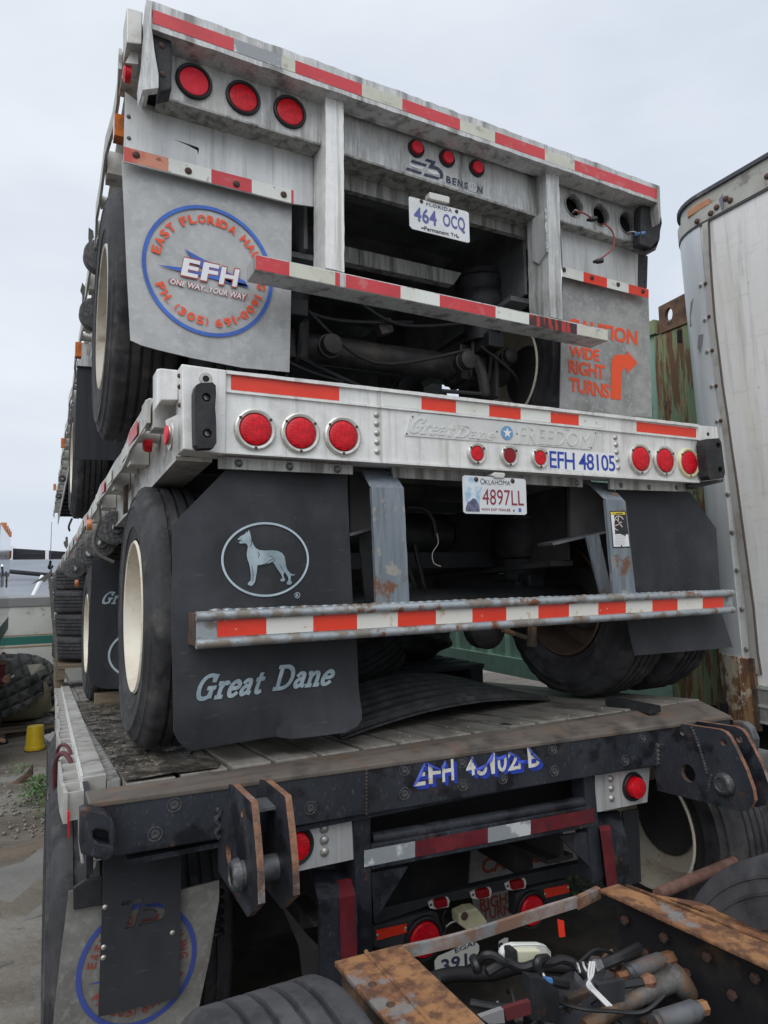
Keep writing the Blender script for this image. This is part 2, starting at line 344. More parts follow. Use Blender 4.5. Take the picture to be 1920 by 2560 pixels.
# ------------------------------------------------------------------ objects
COL = S.collection
def link(name, me, mat=None, parent=None, loc=None):
    o = bpy.data.objects.new(name, me)
    COL.objects.link(o)
    if mat is not None and me is not None and len(me.materials) == 0:
        me.materials.append(mat)
    if loc is not None:
        o.location = loc
    if parent is not None:
        o.parent = parent
        o.matrix_parent_inverse = ROOTINV.get(parent.name, Matrix())
        if parent.name not in ROOTINV:
            pass
    return o
ROOTINV = {}
def world_loc(o):
    v = Vector(o.location)
    m = Matrix.Translation(v) if o.type == 'EMPTY' else None
    return v
def thing(name, label, cat, loc=(0, 0, 0), group=None):
    o = bpy.data.objects.new(name, None)
    COL.objects.link(o)
    o.empty_display_size = .1
    o.location = loc
    o['label'] = label; o['category'] = cat
    if group: o['group'] = group
    ROOTINV[o.name] = Matrix.Translation(-Vector(loc))
    return o
def tag(o, label, cat, group=None, kind=None):
    o['label'] = label; o['category'] = cat
    if group: o['group'] = group
    if kind: o['kind'] = kind
    return o
def obj(name, bm, mat, parent=None, loc=None, smooth=False):
    me = bpy.data.meshes.new(name)
    bmesh.ops.recalc_face_normals(bm, faces=bm.faces[:])
    if smooth:
        for f in bm.faces: f.smooth = True
    bm.to_mesh(me); bm.free()
    if smooth:
        try: me.set_sharp_from_angle(angle=math.radians(38))
        except Exception: pass
    o = link(name, me, mat, parent)
    if loc is not None:
        o.location = loc
        if parent is not None and parent.name not in ROOTINV:
            pass
    if parent is not None and loc is not None:
        # children of a placed part: keep loc in world terms
        ROOTINV[o.name] = ROOTINV.get(parent.name, Matrix())
    return o
# A placed part (loc given) hosts children whose vertices are in world space: cancel its location.
def host(o, loc):
    ROOTINV[o.name] = Matrix.Translation(-Vector(loc))
    return o

def add_prism(bm, front, off):
    a = [bm.verts.new(p) for p in front]
    b = [bm.verts.new(Vector(p) + off) for p in front]
    n = len(a)
    bm.faces.new(a); bm.faces.new(b[::-1])
    for i in range(n):
        bm.faces.new((a[i], b[i], b[(i + 1) % n], a[(i + 1) % n]))
def add_box(bm, x0, x1, y0, y1, z0, z1, f=None):
    P = [Vector((x, y, z)) for z in (z0, z1) for y in (y0, y1) for x in (x0, x1)]
    if f: P = [f(p) for p in P]
    v = [bm.verts.new(p) for p in P]
    for q in ((0, 2, 3, 1), (4, 5, 7, 6), (0, 1, 5, 4), (2, 6, 7, 3), (0, 4, 6, 2), (1, 3, 7, 5)):
        bm.faces.new([v[i] for i in q])
def bevel(bm, w, seg=2):
    bmesh.ops.recalc_face_normals(bm, faces=bm.faces[:])
    es = [e for e in bm.edges if len(e.link_faces) == 2 and e.calc_face_angle(0) > .5]
    bmesh.ops.bevel(bm, geom=es, offset=w, segments=seg, affect='EDGES', profile=.6, clamp_overlap=True)
def box(name, mat, x0, x1, y0, y1, z0, z1, parent=None, f=None, bev=0):
    bm = bmesh.new(); add_box(bm, x0, x1, y0, y1, z0, z1, f)
    if bev: bevel(bm, bev)
    return obj(name, bm, mat, parent)
def shrinkwarp(pts):
    return pts
def grid_fill(loops, step=None, axes=((1, 0, 0), (0, 0, 1))):
    """fill closed loops (outer + holes) with triangles, optionally cut to a grid"""
    bm = bmesh.new()
    for lp in loops:
        vs = [bm.verts.new(p) for p in lp]
        for i in range(len(vs)):
            bm.edges.new((vs[i], vs[(i + 1) % len(vs)]))
    bmesh.ops.triangle_fill(bm, use_beauty=True, edges=bm.edges[:])
    if step:
        for ax in axes:
            ax = Vector(ax)
            ds = [v.co.dot(ax) for v in bm.verts]
            t = min(ds) + step
            while t < max(ds) - 1e-4:
                bmesh.ops.bisect_plane(bm, geom=bm.verts[:] + bm.edges[:] + bm.faces[:], plane_co=ax * t, plane_no=ax)
                t += step
    return bm
def thicken(bm, off):
    r = bmesh.ops.extrude_face_region(bm, geom=bm.faces[:])
    vs = [e for e in r['geom'] if isinstance(e, bmesh.types.BMVert)]
    bmesh.ops.translate(bm, verts=vs, vec=off)
def panel(name, mat, px, Y, th, parent=None, holes=(), step=None, warp=None, bev=0, rough=0):
    """a plate whose rear outline is read on the plane y = Y, th metres thick (away from the viewer)"""
    pts = [PY(p, Y) for p in px]
    if rough:
        q = []
        for i, a in enumerate(pts):
            b = pts[(i + 1) % len(pts)]
            n = max(1, int((b - a).length / .035))
            for j in range(n):
                p = a.lerp(b, j / n)
                if j: p += Vector((rnd.uniform(-1, 1), 0, rnd.uniform(-1, 1))) * rough
                q.append(p)
        pts = q
    if not holes and not step:
        bm = bmesh.new(); add_prism(bm, pts, Vector((0, th, 0)))
    else:
        bm = grid_fill([pts] + list(holes), step)
        if warp:
            for v in bm.verts: v.co.y += warp(v.co.x, v.co.z)
        thicken(bm, Vector((0, th, 0)))
    if bev: bevel(bm, bev)
    return obj(name, bm, mat, parent, smooth=bool(warp))
def disc_loop(c, r, n=24, axis='Y'):
    return [Vector((c[0] + r * math.cos(2 * math.pi * i / n), c[1], c[2] + r * math.sin(2 * math.pi * i / n))) for i in range(n)]
def lathe(bm, prof, seg=32, axis='Y', c=(0, 0, 0), mods=None, closed=False, caps=True):
    """prof: (along axis, radius)"""
    c = Vector(c); rings = []
    for (a, r) in prof:
        ring = []
        for i in range(seg):
            t = 2 * math.pi * i / seg
            u, v = r * math.cos(t), r * math.sin(t)
            p = {'Y': Vector((u, a, v)), 'X': Vector((a, u, v)), 'Z': Vector((u, v, a))}[axis]
            if mods: p = mods(p)
            ring.append(bm.verts.new(c + p))
        rings.append(ring)
    rr = list(zip(rings, rings[1:]))
    if closed: rr.append((rings[-1], rings[0]))
    for A, B in rr:
        for i in range(seg):
            bm.faces.new((A[i], A[(i + 1) % seg], B[(i + 1) % seg], B[i]))
    if not closed and caps:
        if prof[0][1] > 1e-5: bm.faces.new(rings[0][::-1])
        if prof[-1][1] > 1e-5: bm.faces.new(rings[-1])
def tube(bm, pts, r, seg=8):
    pts = [Vector(p) for p in pts]
    rings = []
    for i, p in enumerate(pts):
        d = (pts[min(i + 1, len(pts) - 1)] - pts[max(i - 1, 0)]).normalized()
        a = d.orthogonal().normalized() if i == 0 else (a0 - d * a0.dot(d)).normalized()
        a0 = a
        b = d.cross(a)
        rr = r[i] if isinstance(r, (list, tuple)) else r
        rings.append([bm.verts.new(p + (a * math.cos(2 * math.pi * j / seg) + b * math.sin(2 * math.pi * j / seg)) * rr) for j in range(seg)])
    for A, B in zip(rings, rings[1:]):
        for j in range(seg):
            bm.faces.new((A[j], A[(j + 1) % seg], B[(j + 1) % seg], B[j]))
    bm.faces.new(rings[0][::-1]); bm.faces.new(rings[-1])
def smooth_path(pts, n=6):
    pts = [Vector(p) for p in pts]; out = []
    for i in range(len(pts) - 1):
        p0, p1, p2, p3 = pts[max(i - 1, 0)], pts[i], pts[i + 1], pts[min(i + 2, len(pts) - 1)]
        for j in range(n):
            t = j / n
            out.append(.5 * ((2 * p1) + (p2 - p0) * t + (2 * p0 - 5 * p1 + 4 * p2 - p3) * t * t + (3 * p1 - p0 - 3 * p2 + p3) * t ** 3))
    out.append(pts[-1]); return out
def wire(name, mat, pts, r, parent=None, seg=8):
    bm = bmesh.new(); tube(bm, smooth_path(pts), r, seg)
    return obj(name, bm, mat, parent, smooth=True)
SHARED = {}
def inst(name, key, build, mat, loc, parent, smooth=True, rot=None):
    """an object on shared mesh data, placed at a world location"""
    if key not in SHARED:
        bm = bmesh.new(); build(bm)
        bmesh.ops.recalc_face_normals(bm, faces=bm.faces[:])
        me = bpy.data.meshes.new(name)
        if smooth:
            for f in bm.faces: f.smooth = True
        bm.to_mesh(me); bm.free()
        if smooth:
            try: me.set_sharp_from_angle(angle=math.radians(38))
            except Exception: pass
        me.materials.append(mat)
        SHARED[key] = me
    o = bpy.data.objects.new(name, SHARED[key])
    COL.objects.link(o)
    o.location = loc
    if rot: o.rotation_euler = rot
    if parent is not None:
        o.parent = parent
        o.matrix_parent_inverse = ROOTINV.get(parent.name, Matrix())
    ROOTINV[o.name] = (Matrix.Translation(Vector(loc)) @ (Matrix() if not rot else o.rotation_euler.to_matrix().to_4x4())).inverted()
    return o
def bolt(parent, p, Y, r=.009, mat=None, dome=.5, name='bolt', off=.0):
    mat = mat or bolt_rust
    c = PY(p, Y - off)
    return inst(name, ('bolt', r, mat.name, dome), lambda bm: lathe(bm, [(0, r), (-r * dome * .6, r * .85), (-r * dome, r * .5), (-r * dome * 1.05, 0)], 12), mat, c, parent)
def strip(parent, xs, mats, top, bot, Y, th=.0015, name='reflective_strip', labels=None):
    """tape pieces between the photo columns xs; top and bottom edges are straight lines"""
    def on(line, x):
        (x0, y0), (x1, y1) = line
        return (x, y0 + (y1 - y0) * (x - x0) / (x1 - x0))
    for i, m in enumerate(mats):
        if m is None: continue
        a, b = xs[i], xs[i + 1]
        panel(name, m, [on(top, a), on(top, b), on(bot, b), on(bot, a)], Y, th, parent)

# ------------------------------------------------------------------ lettering
TCACHE = {}
def text_mesh(s, bold=.012, space=1.0):
    key = (s, bold, space)
    if key in TCACHE: return TCACHE[key]
    cu = bpy.data.curves.new('lettering_curve', 'FONT')
    cu.body = s; cu.offset = bold; cu.space_character = space; cu.resolution_u = 3
    o = bpy.data.objects.new('lettering_tmp', cu)
    COL.objects.link(o)
    dg = bpy.context.evaluated_depsgraph_get()
    me = o.evaluated_get(dg).to_mesh()
    V = [(v.co.x, v.co.y) for v in me.vertices]
    Fs = [tuple(p.vertices) for p in me.polygons]
    o.evaluated_get(dg).to_mesh_clear()
    bpy.data.objects.remove(o); bpy.data.curves.remove(cu)
    x0 = min(v[0] for v in V); x1 = max(v[0] for v in V)
    y0 = min(v[1] for v in V); y1 = max(v[1] for v in V)
    U = [((a - x0) / (x1 - x0), (b - y0) / (y1 - y0)) for a, b in V]
    TCACHE[key] = (U, Fs, (x1 - x0) / (y1 - y0))
    return TCACHE[key]
def put(name, UV, Fs, fn, mat, parent):
    me = bpy.data.meshes.new(name)
    me.from_pydata([fn(u, v) for u, v in UV], [], Fs)
    me.update()
    return link(name, me, mat, parent)
def quad_fn(tl, tr, br, bl):
    def f(u, v):
        return (bl * (1 - u) + br * u) * (1 - v) + (tl * (1 - u) + tr * u) * v
    return f
def lettering(s, px, Y, mat, parent, bold=.012, space=1.0, name='lettering', shear=0, lift=None):
    U, Fs, asp = text_mesh(s, bold, space)
    if lift is None: lift = .0
    q = quad_fn(*[PY(p, Y) + Vector((0, -lift, 0)) for p in px])
    if shear:
        U = [(u + shear * (v - .5), v) for u, v in U]
    return put(name, U, Fs, q, mat, parent)
def ribbons(strokes, w):
    """2-D strokes -> (verts, faces); each stroke is a list of points"""
    V, Fs = [], []
    for st in strokes:
        ww = w
        if isinstance(st, tuple): st, ww = st
        n = len(st)
        base = len(V)
        for i, (x, y) in enumerate(st):
            xa, ya = st[max(i - 1, 0)]; xb, yb = st[min(i + 1, n - 1)]
            dx, dy = xb - xa, yb - ya
            l = math.hypot(dx, dy) or 1
            nx, ny = -dy / l * ww / 2, dx / l * ww / 2
            V.append((x + nx, y + ny)); V.append((x - nx, y - ny))
        for i in range(n - 1):
            a = base + 2 * i
            Fs.append((a, a + 1, a + 3, a + 2))
    return V, Fs
def curve2(pts, n=5):
    return [(p.x, p.y) for p in smooth_path([(a, b, 0) for a, b in pts], n)]
GLY = {
    'G': (.80, [curve2([(.62, .74), (.58, .90), (.42, .94), (.24, .84), (.13, .58), (.13, .30), (.22, .09), (.40, .05), (.56, .14), (.60, .40)]), [(.42, .44), (.76, .44)], [(.66, .98), (.62, .66)], [(.60, .03), (.60, .40)]]),
    'r': (.46, [[(.15, .05), (.15, .60)], [(.0, .045), (.32, .045)], [(.02, .59), (.20, .59)], curve2([(.15, .36), (.24, .55), (.36, .60), (.42, .50)])]),
    'e': (.50, [curve2([(.10, .33), (.40, .35), (.43, .48), (.30, .61), (.15, .52), (.08, .30), (.13, .08), (.28, .04), (.43, .16)])]),
    'a': (.54, [curve2([(.10, .47), (.20, .60), (.34, .58), (.38, .44), (.37, .12), (.50, .045)]), curve2([(.37, .38), (.18, .34), (.09, .18), (.17, .04), (.36, .14)])]),
    't': (.44, [curve2([(.20, .86), (.18, .50), (.18, .16), (.26, .04), (.40, .10)]), [(.03, .59), (.40, .59)]]),
    ' ': (.22, []),
    'D': (.82, [[(.18, .06), (.18, .95)], [(.0, .05), (.24, .05)], [(.02, .95), (.24, .95)], curve2([(.18, .055), (.42, .06), (.62, .20), (.70, .50), (.62, .80), (.42, .94), (.18, .945)])]),
    'n': (.62, [[(.14, .05), (.14, .60)], [(.0, .045), (.28, .045)], [(.0, .59), (.16, .59)], curve2([(.14, .40), (.26, .57), (.38, .58), (.44, .44), (.44, .05)]), [(.34, .045), (.60, .045)]]),
}
def slab_text(s, w=.15, shear=.28):
    V, Fs, x = [], [], 0
    for ch in s:
        adv, st = GLY[ch]
        v, f = ribbons(st, w)
        o = len(V)
        V += [(a + x + shear * b, b) for a, b in v]
        Fs += [tuple(i + o for i in q) for q in f]
        x += adv
    x0 = min(a for a, b in V); x1 = max(a for a, b in V); y0 = min(b for a, b in V); y1 = max(b for a, b in V)
    return [((a - x0) / (x1 - x0), (b - y0) / (y1 - y0)) for a, b in V], Fs
def slab_lettering(s, px, Y, mat, parent, w=.15, th=0, name='lettering', fn=None):
    U, Fs = slab_text(s, w)
    q = fn or quad_fn(*[PY(p, Y) for p in px])
    V = []
    done = {}
    for i, (u, v) in enumerate(U):
        V.append(q(u, v) + Vector((0, -.00008 * (i % 7), 0)))
    me = bpy.data.meshes.new(name); me.from_pydata(V, [], Fs); me.update()
    o = link(name, me, mat, parent)
    if th:
        bm = bmesh.new(); bm.from_mesh(me); thicken(bm, Vector((0, th, 0)))
        bmesh.ops.recalc_face_normals(bm, faces=bm.faces[:]); bm.to_mesh(me); bm.free()
    return o
def ring_mesh(name, c, rx, rz, w, mat, parent, n=56, fy=None):
    V, Fs = [], []
    for i in range(n):
        t = 2 * math.pi * i / n
        for r in (0, w):
            x, z = c.x + (rx - r) * math.cos(t), c.z + (rz - r) * math.sin(t)
            V.append((x, c.y if fy is None else fy(x, z), z))
    for i in range(n):
        a = 2 * i; b = 2 * ((i + 1) % n)
        Fs.append((a, b, b + 1, a + 1))
    me = bpy.data.meshes.new(name); me.from_pydata(V, [], Fs); me.update()
    return link(name, me, mat, parent)
def arc_text(s, c, r, h, a0, a1, mat, parent, inside=False, bold=.02, fy=None, wf=.9, name='lettering'):
    """letters set along a circle from angle a0 to a1 (degrees, 0 = right, 90 = top)"""
    n = len(s)
    V, Fs = [], []
    wid = {'I': .35, '.': .3, ' ': .6, '(': .4, ')': .4, '1': .6, '-': .55}
    ws = [wid.get(ch, 1.0) for ch in s]; tot = sum(ws); acc = 0
    step = math.radians(abs(a1 - a0)) * r / tot
    for ch, wc in zip(s, ws):
        t = math.radians(a0 + (a1 - a0) * (acc + wc / 2) / tot); acc += wc
        if ch == ' ': continue
        U, F2, asp = text_mesh(ch, bold)
        er = Vector((math.cos(t), 0, math.sin(t)))
        et = Vector((math.sin(t), 0, -math.cos(t))) if not inside else Vector((-math.sin(t), 0, math.cos(t)))
        up = er if not inside else -er
        hh = h if ch not in '.-' else h * .2
        gw = min(step * wc * wf, hh * asp * 1.35) if ch not in '.-' else step * wc * wf
        lift = 0 if ch not in '-' else h * .4
        base = c + er * (r if not inside else r + h)
        o = len(V)
        for u, v in U:
            p = base + et * (u - .5) * gw + up * (v * hh + lift)
            if fy: p.y = fy(p.x, p.z)
            V.append(p)
        Fs += [tuple(i + o for i in q) for q in F2]
    me = bpy.data.meshes.new(name); me.from_pydata(V, [], Fs); me.update()
    return link(name, me, mat, parent)
def flat(name, px, Y, mat, parent, fy=None):
    V = [PY(p, Y) for p in px]
    if fy:
        for v in V: v.y = fy(v.x, v.z)
    me = bpy.data.meshes.new(name); me.from_pydata(V, [], [tuple(range(len(V)))]); me.update()
    return link(name, me, mat, parent)

# ------------------------------------------------------------------ lamps, wheels
def lamp(parent, p, Y, ro, rl, ring=bezel, lens=lens_red, proud=.012, screws=True, name='tail_light'):
    c = PY(p, Y)
    lo = inst(name, ('bez', ro, rl, ring.name), lambda bm: lathe(bm, [(-.002, ro), (-.009, ro * .97), (-.012, ro * .9), (-.010, rl * 1.06), (-.004, rl * 1.0), (.004, rl), (.004, ro)], 40, closed=True), ring, c, parent)
    inst('lens', ('len', rl, lens.name, proud), lambda bm: lathe(bm, [(0, rl * .99), (-proud * .75, rl * .97), (-proud, rl * .9), (-proud * 1.12, rl * .5), (-proud * 1.15, 0)], 36), lens, c, lo)
    if screws:
        for a in (35, 145, 270):
            q = c + Vector((math.cos(math.radians(a)) * (ro + rl) / 2 * 1.0, -.011, math.sin(math.radians(a)) * (ro + rl) / 2))
            inst('screw', ('scr', ro), lambda bm: lathe(bm, [(0, .006), (-.002, .005), (-.002, 0)], 8), bolt_rust, q, lo)
    return lo
def rivets(parent, pts, Y, r=.010, mat=rivet_m):
    for p in pts:
        inst('rivet', ('riv', r, mat.name), lambda bm: lathe(bm, [(0, r), (-r * .35, r * .85), (-r * .6, r * .5), (-r * .66, 0)], 14), mat, PY(p, Y), parent)

def tyre_profile(R, wd, grooves=4):
    rr = R * .57
    pr = [(0.030, rr), (0.008, rr + .012), (0.004, rr + .03), (-.002, R * .68), (-.006, R * .685), (-.007, R * .70), (-.005, R * .71), (-.007, R * .76), (-.009, R * .83), (-.012, R * .835), (-.012, R * .85), (-.008, R * .855), (0.002, R * .905), (-.001, R * .91), (0.001, R * .925), (0.006, R * .93), (0.012, R * .955), (.020, R * .985), (.034, R)]
    gw, gd = .010, .012
    span = wd - .068
    for g in range(grooves):
        x = .034 + span * (g + 1) / (grooves + 1)
        pr += [(x - gw / 2 - .002, R), (x - gw / 2, R - gd), (x + gw / 2, R - gd), (x + gw / 2 + .002, R)]
    pr += [(wd - .034, R), (wd - .020, R * .985), (wd - .012, R * .955), (wd - .004, R * .92), (wd + .008, R * .84), (wd + .006, R * .74), (wd - .004, rr + .03), (wd - .008, rr + .012), (wd - .03, rr)]
    return pr
def wheel(parent, xo, yc, zc, R=.50, wd=.26, side=1, rim_m=cream, rub=rubber, flat_k=1.0, dish=True, seg=108, hub_m=under_dark, grooves=4, bulge=0, sipes=True):
    """outer face at x = xo, the tyre running inward (side=+1: inward is +x)"""
    c = Vector((xo, yc, zc))
    def mods(p):
        q = Vector(p); q.x *= side
        rr0 = math.hypot(q.y, q.z)
        if sipes and rr0 > R * .983 and abs(abs(q.x) - wd / 2) > wd * .25:
            ix = int(round((math.atan2(q.z, q.y) % (2 * math.pi)) / (2 * math.pi / seg)))
            if ix % 3 == 0:
                q.y *= .988; q.z *= .988
        if q.z < -R * flat_k:
            e = (-R * flat_k - q.z)
            q.z = -R * flat_k
        if bulge:
            d = max(0, (-q.z - R * .45) / (R * .55))
            rr = math.hypot(q.y, q.z)
            if rr < R * .97:
                q.x += (-side if abs(q.x) < wd / 2 else side) * bulge * d * math.sin(min(1, max(0, (rr - R * .57) / (R * .40))) * math.pi)
        return q
    key = ('tyre', R, wd, side, flat_k, rub.name, grooves, bulge, sipes)
    hb = inst('wheel', ('hub', R, wd, side, hub_m.name), lambda bm: lathe(bm, [(wd * .50, R * .30), (wd * .56, R * .34), (wd * .60, R * .2), (wd * .95, R * .2), (wd * .95, .0)], 24, 'X', mods=lambda p: Vector((p.x * side, p.y, p.z))), hub_m, c, parent)
    inst('tyre', key, lambda bm: lathe(bm, tyre_profile(R, wd, grooves), seg, 'X', mods=mods, caps=False), rub, c, hb)
    rr = R * .575
    prof = [(.004, rr * 1.015), (-.004, rr * .99), (.0, rr * .965), (.02, rr * .95), (.05, rr * .90), (.09, rr * .87), (wd * .62, rr * .84), (wd * .66, rr * .6), (wd * .60, rr * .52), (wd * .61, rr * .3)]
    if not dish:
        prof = [(.004, rr * 1.015), (-.004, rr * .99), (.0, rr * .965), (.02, rr * .95), (.04, rr * .88), (.06, rr * .6), (.03, rr * .52), (.02, rr * .4), (-.05, rr * .38), (-.06, rr * .28), (-.06, 0)]
    inst('rim', ('rim', R, wd, side, rim_m.name, dish), lambda bm: lathe(bm, prof, 48, 'X', mods=lambda p: Vector((p.x * side, p.y, p.z)), caps=False), rim_m, c, hb)
    return hb
def shear(d, y0):
    return lambda p: Vector((p[0] + d[0] * (p[1] - y0), p[1], p[2] + d[1] * (p[1] - y0)))

# ================================================================== SETTING
def ground_z(x, y):
    return -.055 * max(0, y - 4.0) if y < 16 else -.66 - .01 * (y - 16)
bm = bmesh.new()
xs = [-120, -60, -25, -12, -8, -6, -5, -4, -3.2, -2.6, -2.1, -1.7, -1.3, -1, -.7, -.4, -.1, .2, .6, 1.2, 2, 3, 4, 6, 10, 20, 60, 120]
ys = [-40, -15, -6, -3, -1, 0, 1, 2, 2.6, 3.2, 3.8, 4.4, 5, 5.6, 6.2, 7, 7.8, 8.6, 9.4, 10.4, 11.4, 12.4, 13.4, 14.5, 16, 20, 30, 60, 130, 260]
gv = [[bm.verts.new((x, y, ground_z(x, y) + (rnd.uniform(-.015, .015) if -6 < x < 4 and 1 < y < 15 else 0))) for x in xs] for y in ys]
for j in range(len(ys) - 1):
    for i in range(len(xs) - 1):
        bm.faces.new((gv[j][i], gv[j][i + 1], gv[j + 1][i + 1], gv[j + 1][i]))
g = obj('ground', bm, ground_m, smooth=True); g['kind'] = 'structure'

# ================================================================== TOP TRAILER
TA = thing('flatbed_trailer', 'topmost weathered aluminium flatbed trailer stacked with grey mud flaps and Florida plate', 'trailer', (1.6, 2.6, 2.45), 'stacked flatbed trailers')
dA = (0.0, -.052)
shA = shear(dA, 2.5)
hd = [(379, 2), (1647, 464), (1648, 507), (379, 70)]
panel('header_rail', alu_old, hd, 2.38, .09, TA, rough=.003)
# thin bright top and bottom lips of the header
panel('header_lip', alu_old, [(381, 62), (1648, 500), (1648, 508), (381, 72)], 2.375, .1, TA, rough=.002)
tt, tb = ((381.4, 23.2), (1643.8, 474)), ((381.4, 57), (1643.8, 498.5))
strip(TA, [381.4, 584.8, 704.2, 738, 905, 1005.8, 1150, 1237.6, 1362.3, 1436.5, 1643.4], [red_fade, worn_tape, pale_tape, red_fade, pale_tape, red_fade, pale_tape, red_fade, pale_tape, red_fade], tt, tb, 2.3785, .0014)
panel('corner_flange', alu_old, k(1, (392, -2), (428, 6), (424, 165), (441, 300), (465, 440), (465, 520), (372, 532), (350, 604), (345, 520), (372, 300)), 2.372, .035, TA, rough=.002)
panel('rubber_bumper_block', rubber_pad, k(1, (424, 168), (540, 210), (545, 530), (470, 545), (466, 440), (442, 300)), 2.40, .075, TA, bev=.006, rough=.002)
bolt(TA, k(1, (485, 270)), 2.40, .012); bolt(TA, k(1, (490, 440)), 2.40, .012)
# stake end at the left corner
panel('stake_end', alu_side, k(1, (277, 42), (372, 70), (366, 262), (276, 252)), 2.42, .12, TA, bev=.004)
panel('stake_bracket', alu_side, k(1, (290, 262), (350, 270), (345, 380), (268, 372), (300, 315)), 2.46, .07, TA)
lm = inst('marker_light', 'rl', lambda b: lathe(b, [(0, .03), (-.02, .03), (-.026, .02), (-.027, 0)], 16, 'X', mods=lambda p: Vector((p.x, p.y, p.z))), lens_red, PY(k(1, (300, 445)), 2.5), TA)
# left lamp box
lp = k(1, (438, 196), (1470, 536), (1425, 852), (462, 562))
c3 = [PY(p, 2.47) for p in k(1, (675, 485), (967, 582), (1243, 665))]
panel('lamp_panel', alu_old, lp, 2.47, .008, TA, holes=[disc_loop(c, .056) for c in c3])
panel('lamp_panel_lip', alu_grime, k(1, (462, 560), (1425, 850), (1425, 862), (462, 572)), 2.468, .10, TA)
for p in k(1, (675, 485), (967, 582), (1243, 665)):
    lamp(TA, p, 2.468, .069, .055, grommet, lens_pink if p[0] < 500 else lens_red, proud=.006, screws=False)
# left apron plate with a tear in it
tear = [PY(p, 2.56) for p in k(1, (548, 822), (700, 872), (706, 880), (700, 920), (694, 890), (640, 862))]
panel('apron_plate', alu_apron, k(1, (268, 545), (345, 602), (1395, 922), (1388, 1224), (1256, 1206), (258, 957)), 2.56, .008, TA, holes=[tear])
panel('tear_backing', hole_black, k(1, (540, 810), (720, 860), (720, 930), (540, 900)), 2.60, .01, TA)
strip(TA, [k(1, (x, 0))[0] for x in (260, 524, 778, 1018, 1252, 1265)], [salmon_tape, white_tape, red_fade, white_tape, red_fade],
      tuple(k(1, (262, 868), (1265, 1128))), tuple(k(1, (258, 950), (1265, 1206))), 2.5585)
for p in k(1, (333, 917), (642, 1012), (927, 1090), (1207, 1153)): bolt(TA, p, 2.557, .014)
for p in k(1, (288, 690), (290, 818)): bolt(TA, p, 2.559, .008, bolt_dark)
# posts
for q, in (([(814, 224), (859, 234), (861, 681), (814, 669)],), ):
    panel('bumper_post', alu_pale, q, 2.42, .13, TA, rough=.0015)
panel('bumper_post', alu_old, [k(2, (1065, 412)), k(2, (1126, 432)), k(2, (1143, 1130)), k(18, (1556, 556))], 2.42, .15, TA, rough=.0015)
# gusset welded to the right post
gp = k(2, (1062, 612), (1002, 655), (998, 700), (1000, 850), (1028, 866), (1068, 805))
X0 = PY(k(2, (1064, 700)), 2.42).x - .004
bm = bmesh.new(); add_prism(bm, [PX(p, X0) for p in gp], Vector((.012, 0, 0))); obj('post_gusset', bm, alu_apron, TA)
bm = bmesh.new()
for i in range(26):
    p = PX((k(2, (1062 + 7 * i / 25, 612 + 195 * i / 25))), X0 - .004)
    bmesh.ops.create_icosphere(bm, subdivisions=1, radius=.008, matrix=Matrix.Translation(p))
o = obj('weld_seam', bm, weld, TA, smooth=True)
# centre panel
cp = k(2, (112, 60), (1066, 410), (1040, 642), (114, 346))
cl = k(2, (452, 325), (597, 372), (737, 418))
panel('centre_panel', alu_old, cp, 2.50, .008, TA, holes=[disc_loop(PY(p, 2.5), .03) for p in cl])
panel('centre_panel_lip', alu_grime, k(2, (114, 344), (1040, 640), (1040, 650), (114, 354)), 2.498, .12, TA)
panel('lower_crossmember', alu_grime, k(2, (110, 402), (996, 668), (994, 748), (110, 512)), 2.62, .03, TA)
for p in cl: lamp(TA, p, 2.499, .041, .029, grommet, lens_pink, proud=.02, screws=False, name='marker_light')
# maker's mark
lg = thing  # keep name
base = panel('maker_badge', alu_old, k(31, (690, 640), (1440, 850), (1440, 862), (690, 652)), 2.4985, .0008, TA)
for s_, q in (('B', ((800, 545), (885, 575), (880, 700), (800, 665))), ('E', ((905, 580), (985, 600), (965, 720), (905, 700))), ('N', ((1000, 605), (1085, 640), (1080, 750), (990, 725))),
              ('S', ((1110, 650), (1180, 670), (1170, 785), (1105, 760))), ('N', ((1335, 720), (1430, 740), (1425, 858), (1330, 825)))):
    lettering(s_, k(31, *q), 2.4978, ink_navy, base, bold=.03)
cO = PY(k(31, (1255, 745)), 2.4976)
ring_mesh('lettering', cO, .0245, .0225, .004, print_white, base, 28)
V, Fs = ribbons([[(-.022, -.008), (.022, -.008)], [(-.022, .008), (.022, .008)], [(0, -.022), (0, .022)], [(-.010, -.018), (-.014, 0), (-.010, .018)], [(.010, -.018), (.014, 0), (.010, .018)]], .003)
put('lettering', V, Fs, lambda u, v: cO + Vector((u, 0, v)), print_white, base)
for q in (((205, 268), (465, 350), (450, 392), (190, 312)), ((125, 400), (380, 482), (365, 525), (100, 440)), ((460, 252), (620, 300), (590, 372), (520, 350), (525, 345), (540, 325), (435, 292)),
          ((520, 350), (590, 372), (660, 400), (720, 450), (750, 530), (745, 590), (690, 600), (695, 530), (650, 450), (490, 410)), ((430, 500), (690, 580), (665, 615), (410, 545))):
    flat('emblem', k(31, *q), 2.4978, ink_navy, base)
for q in (((165, 340), (300, 385), (415, 405), (370, 440), (280, 415), (180, 375)), ((475, 440), (560, 460), (680, 500), (670, 535), (560, 520), (500, 490))):
    flat('emblem', k(31, *q), 2.4974, print_white, base)
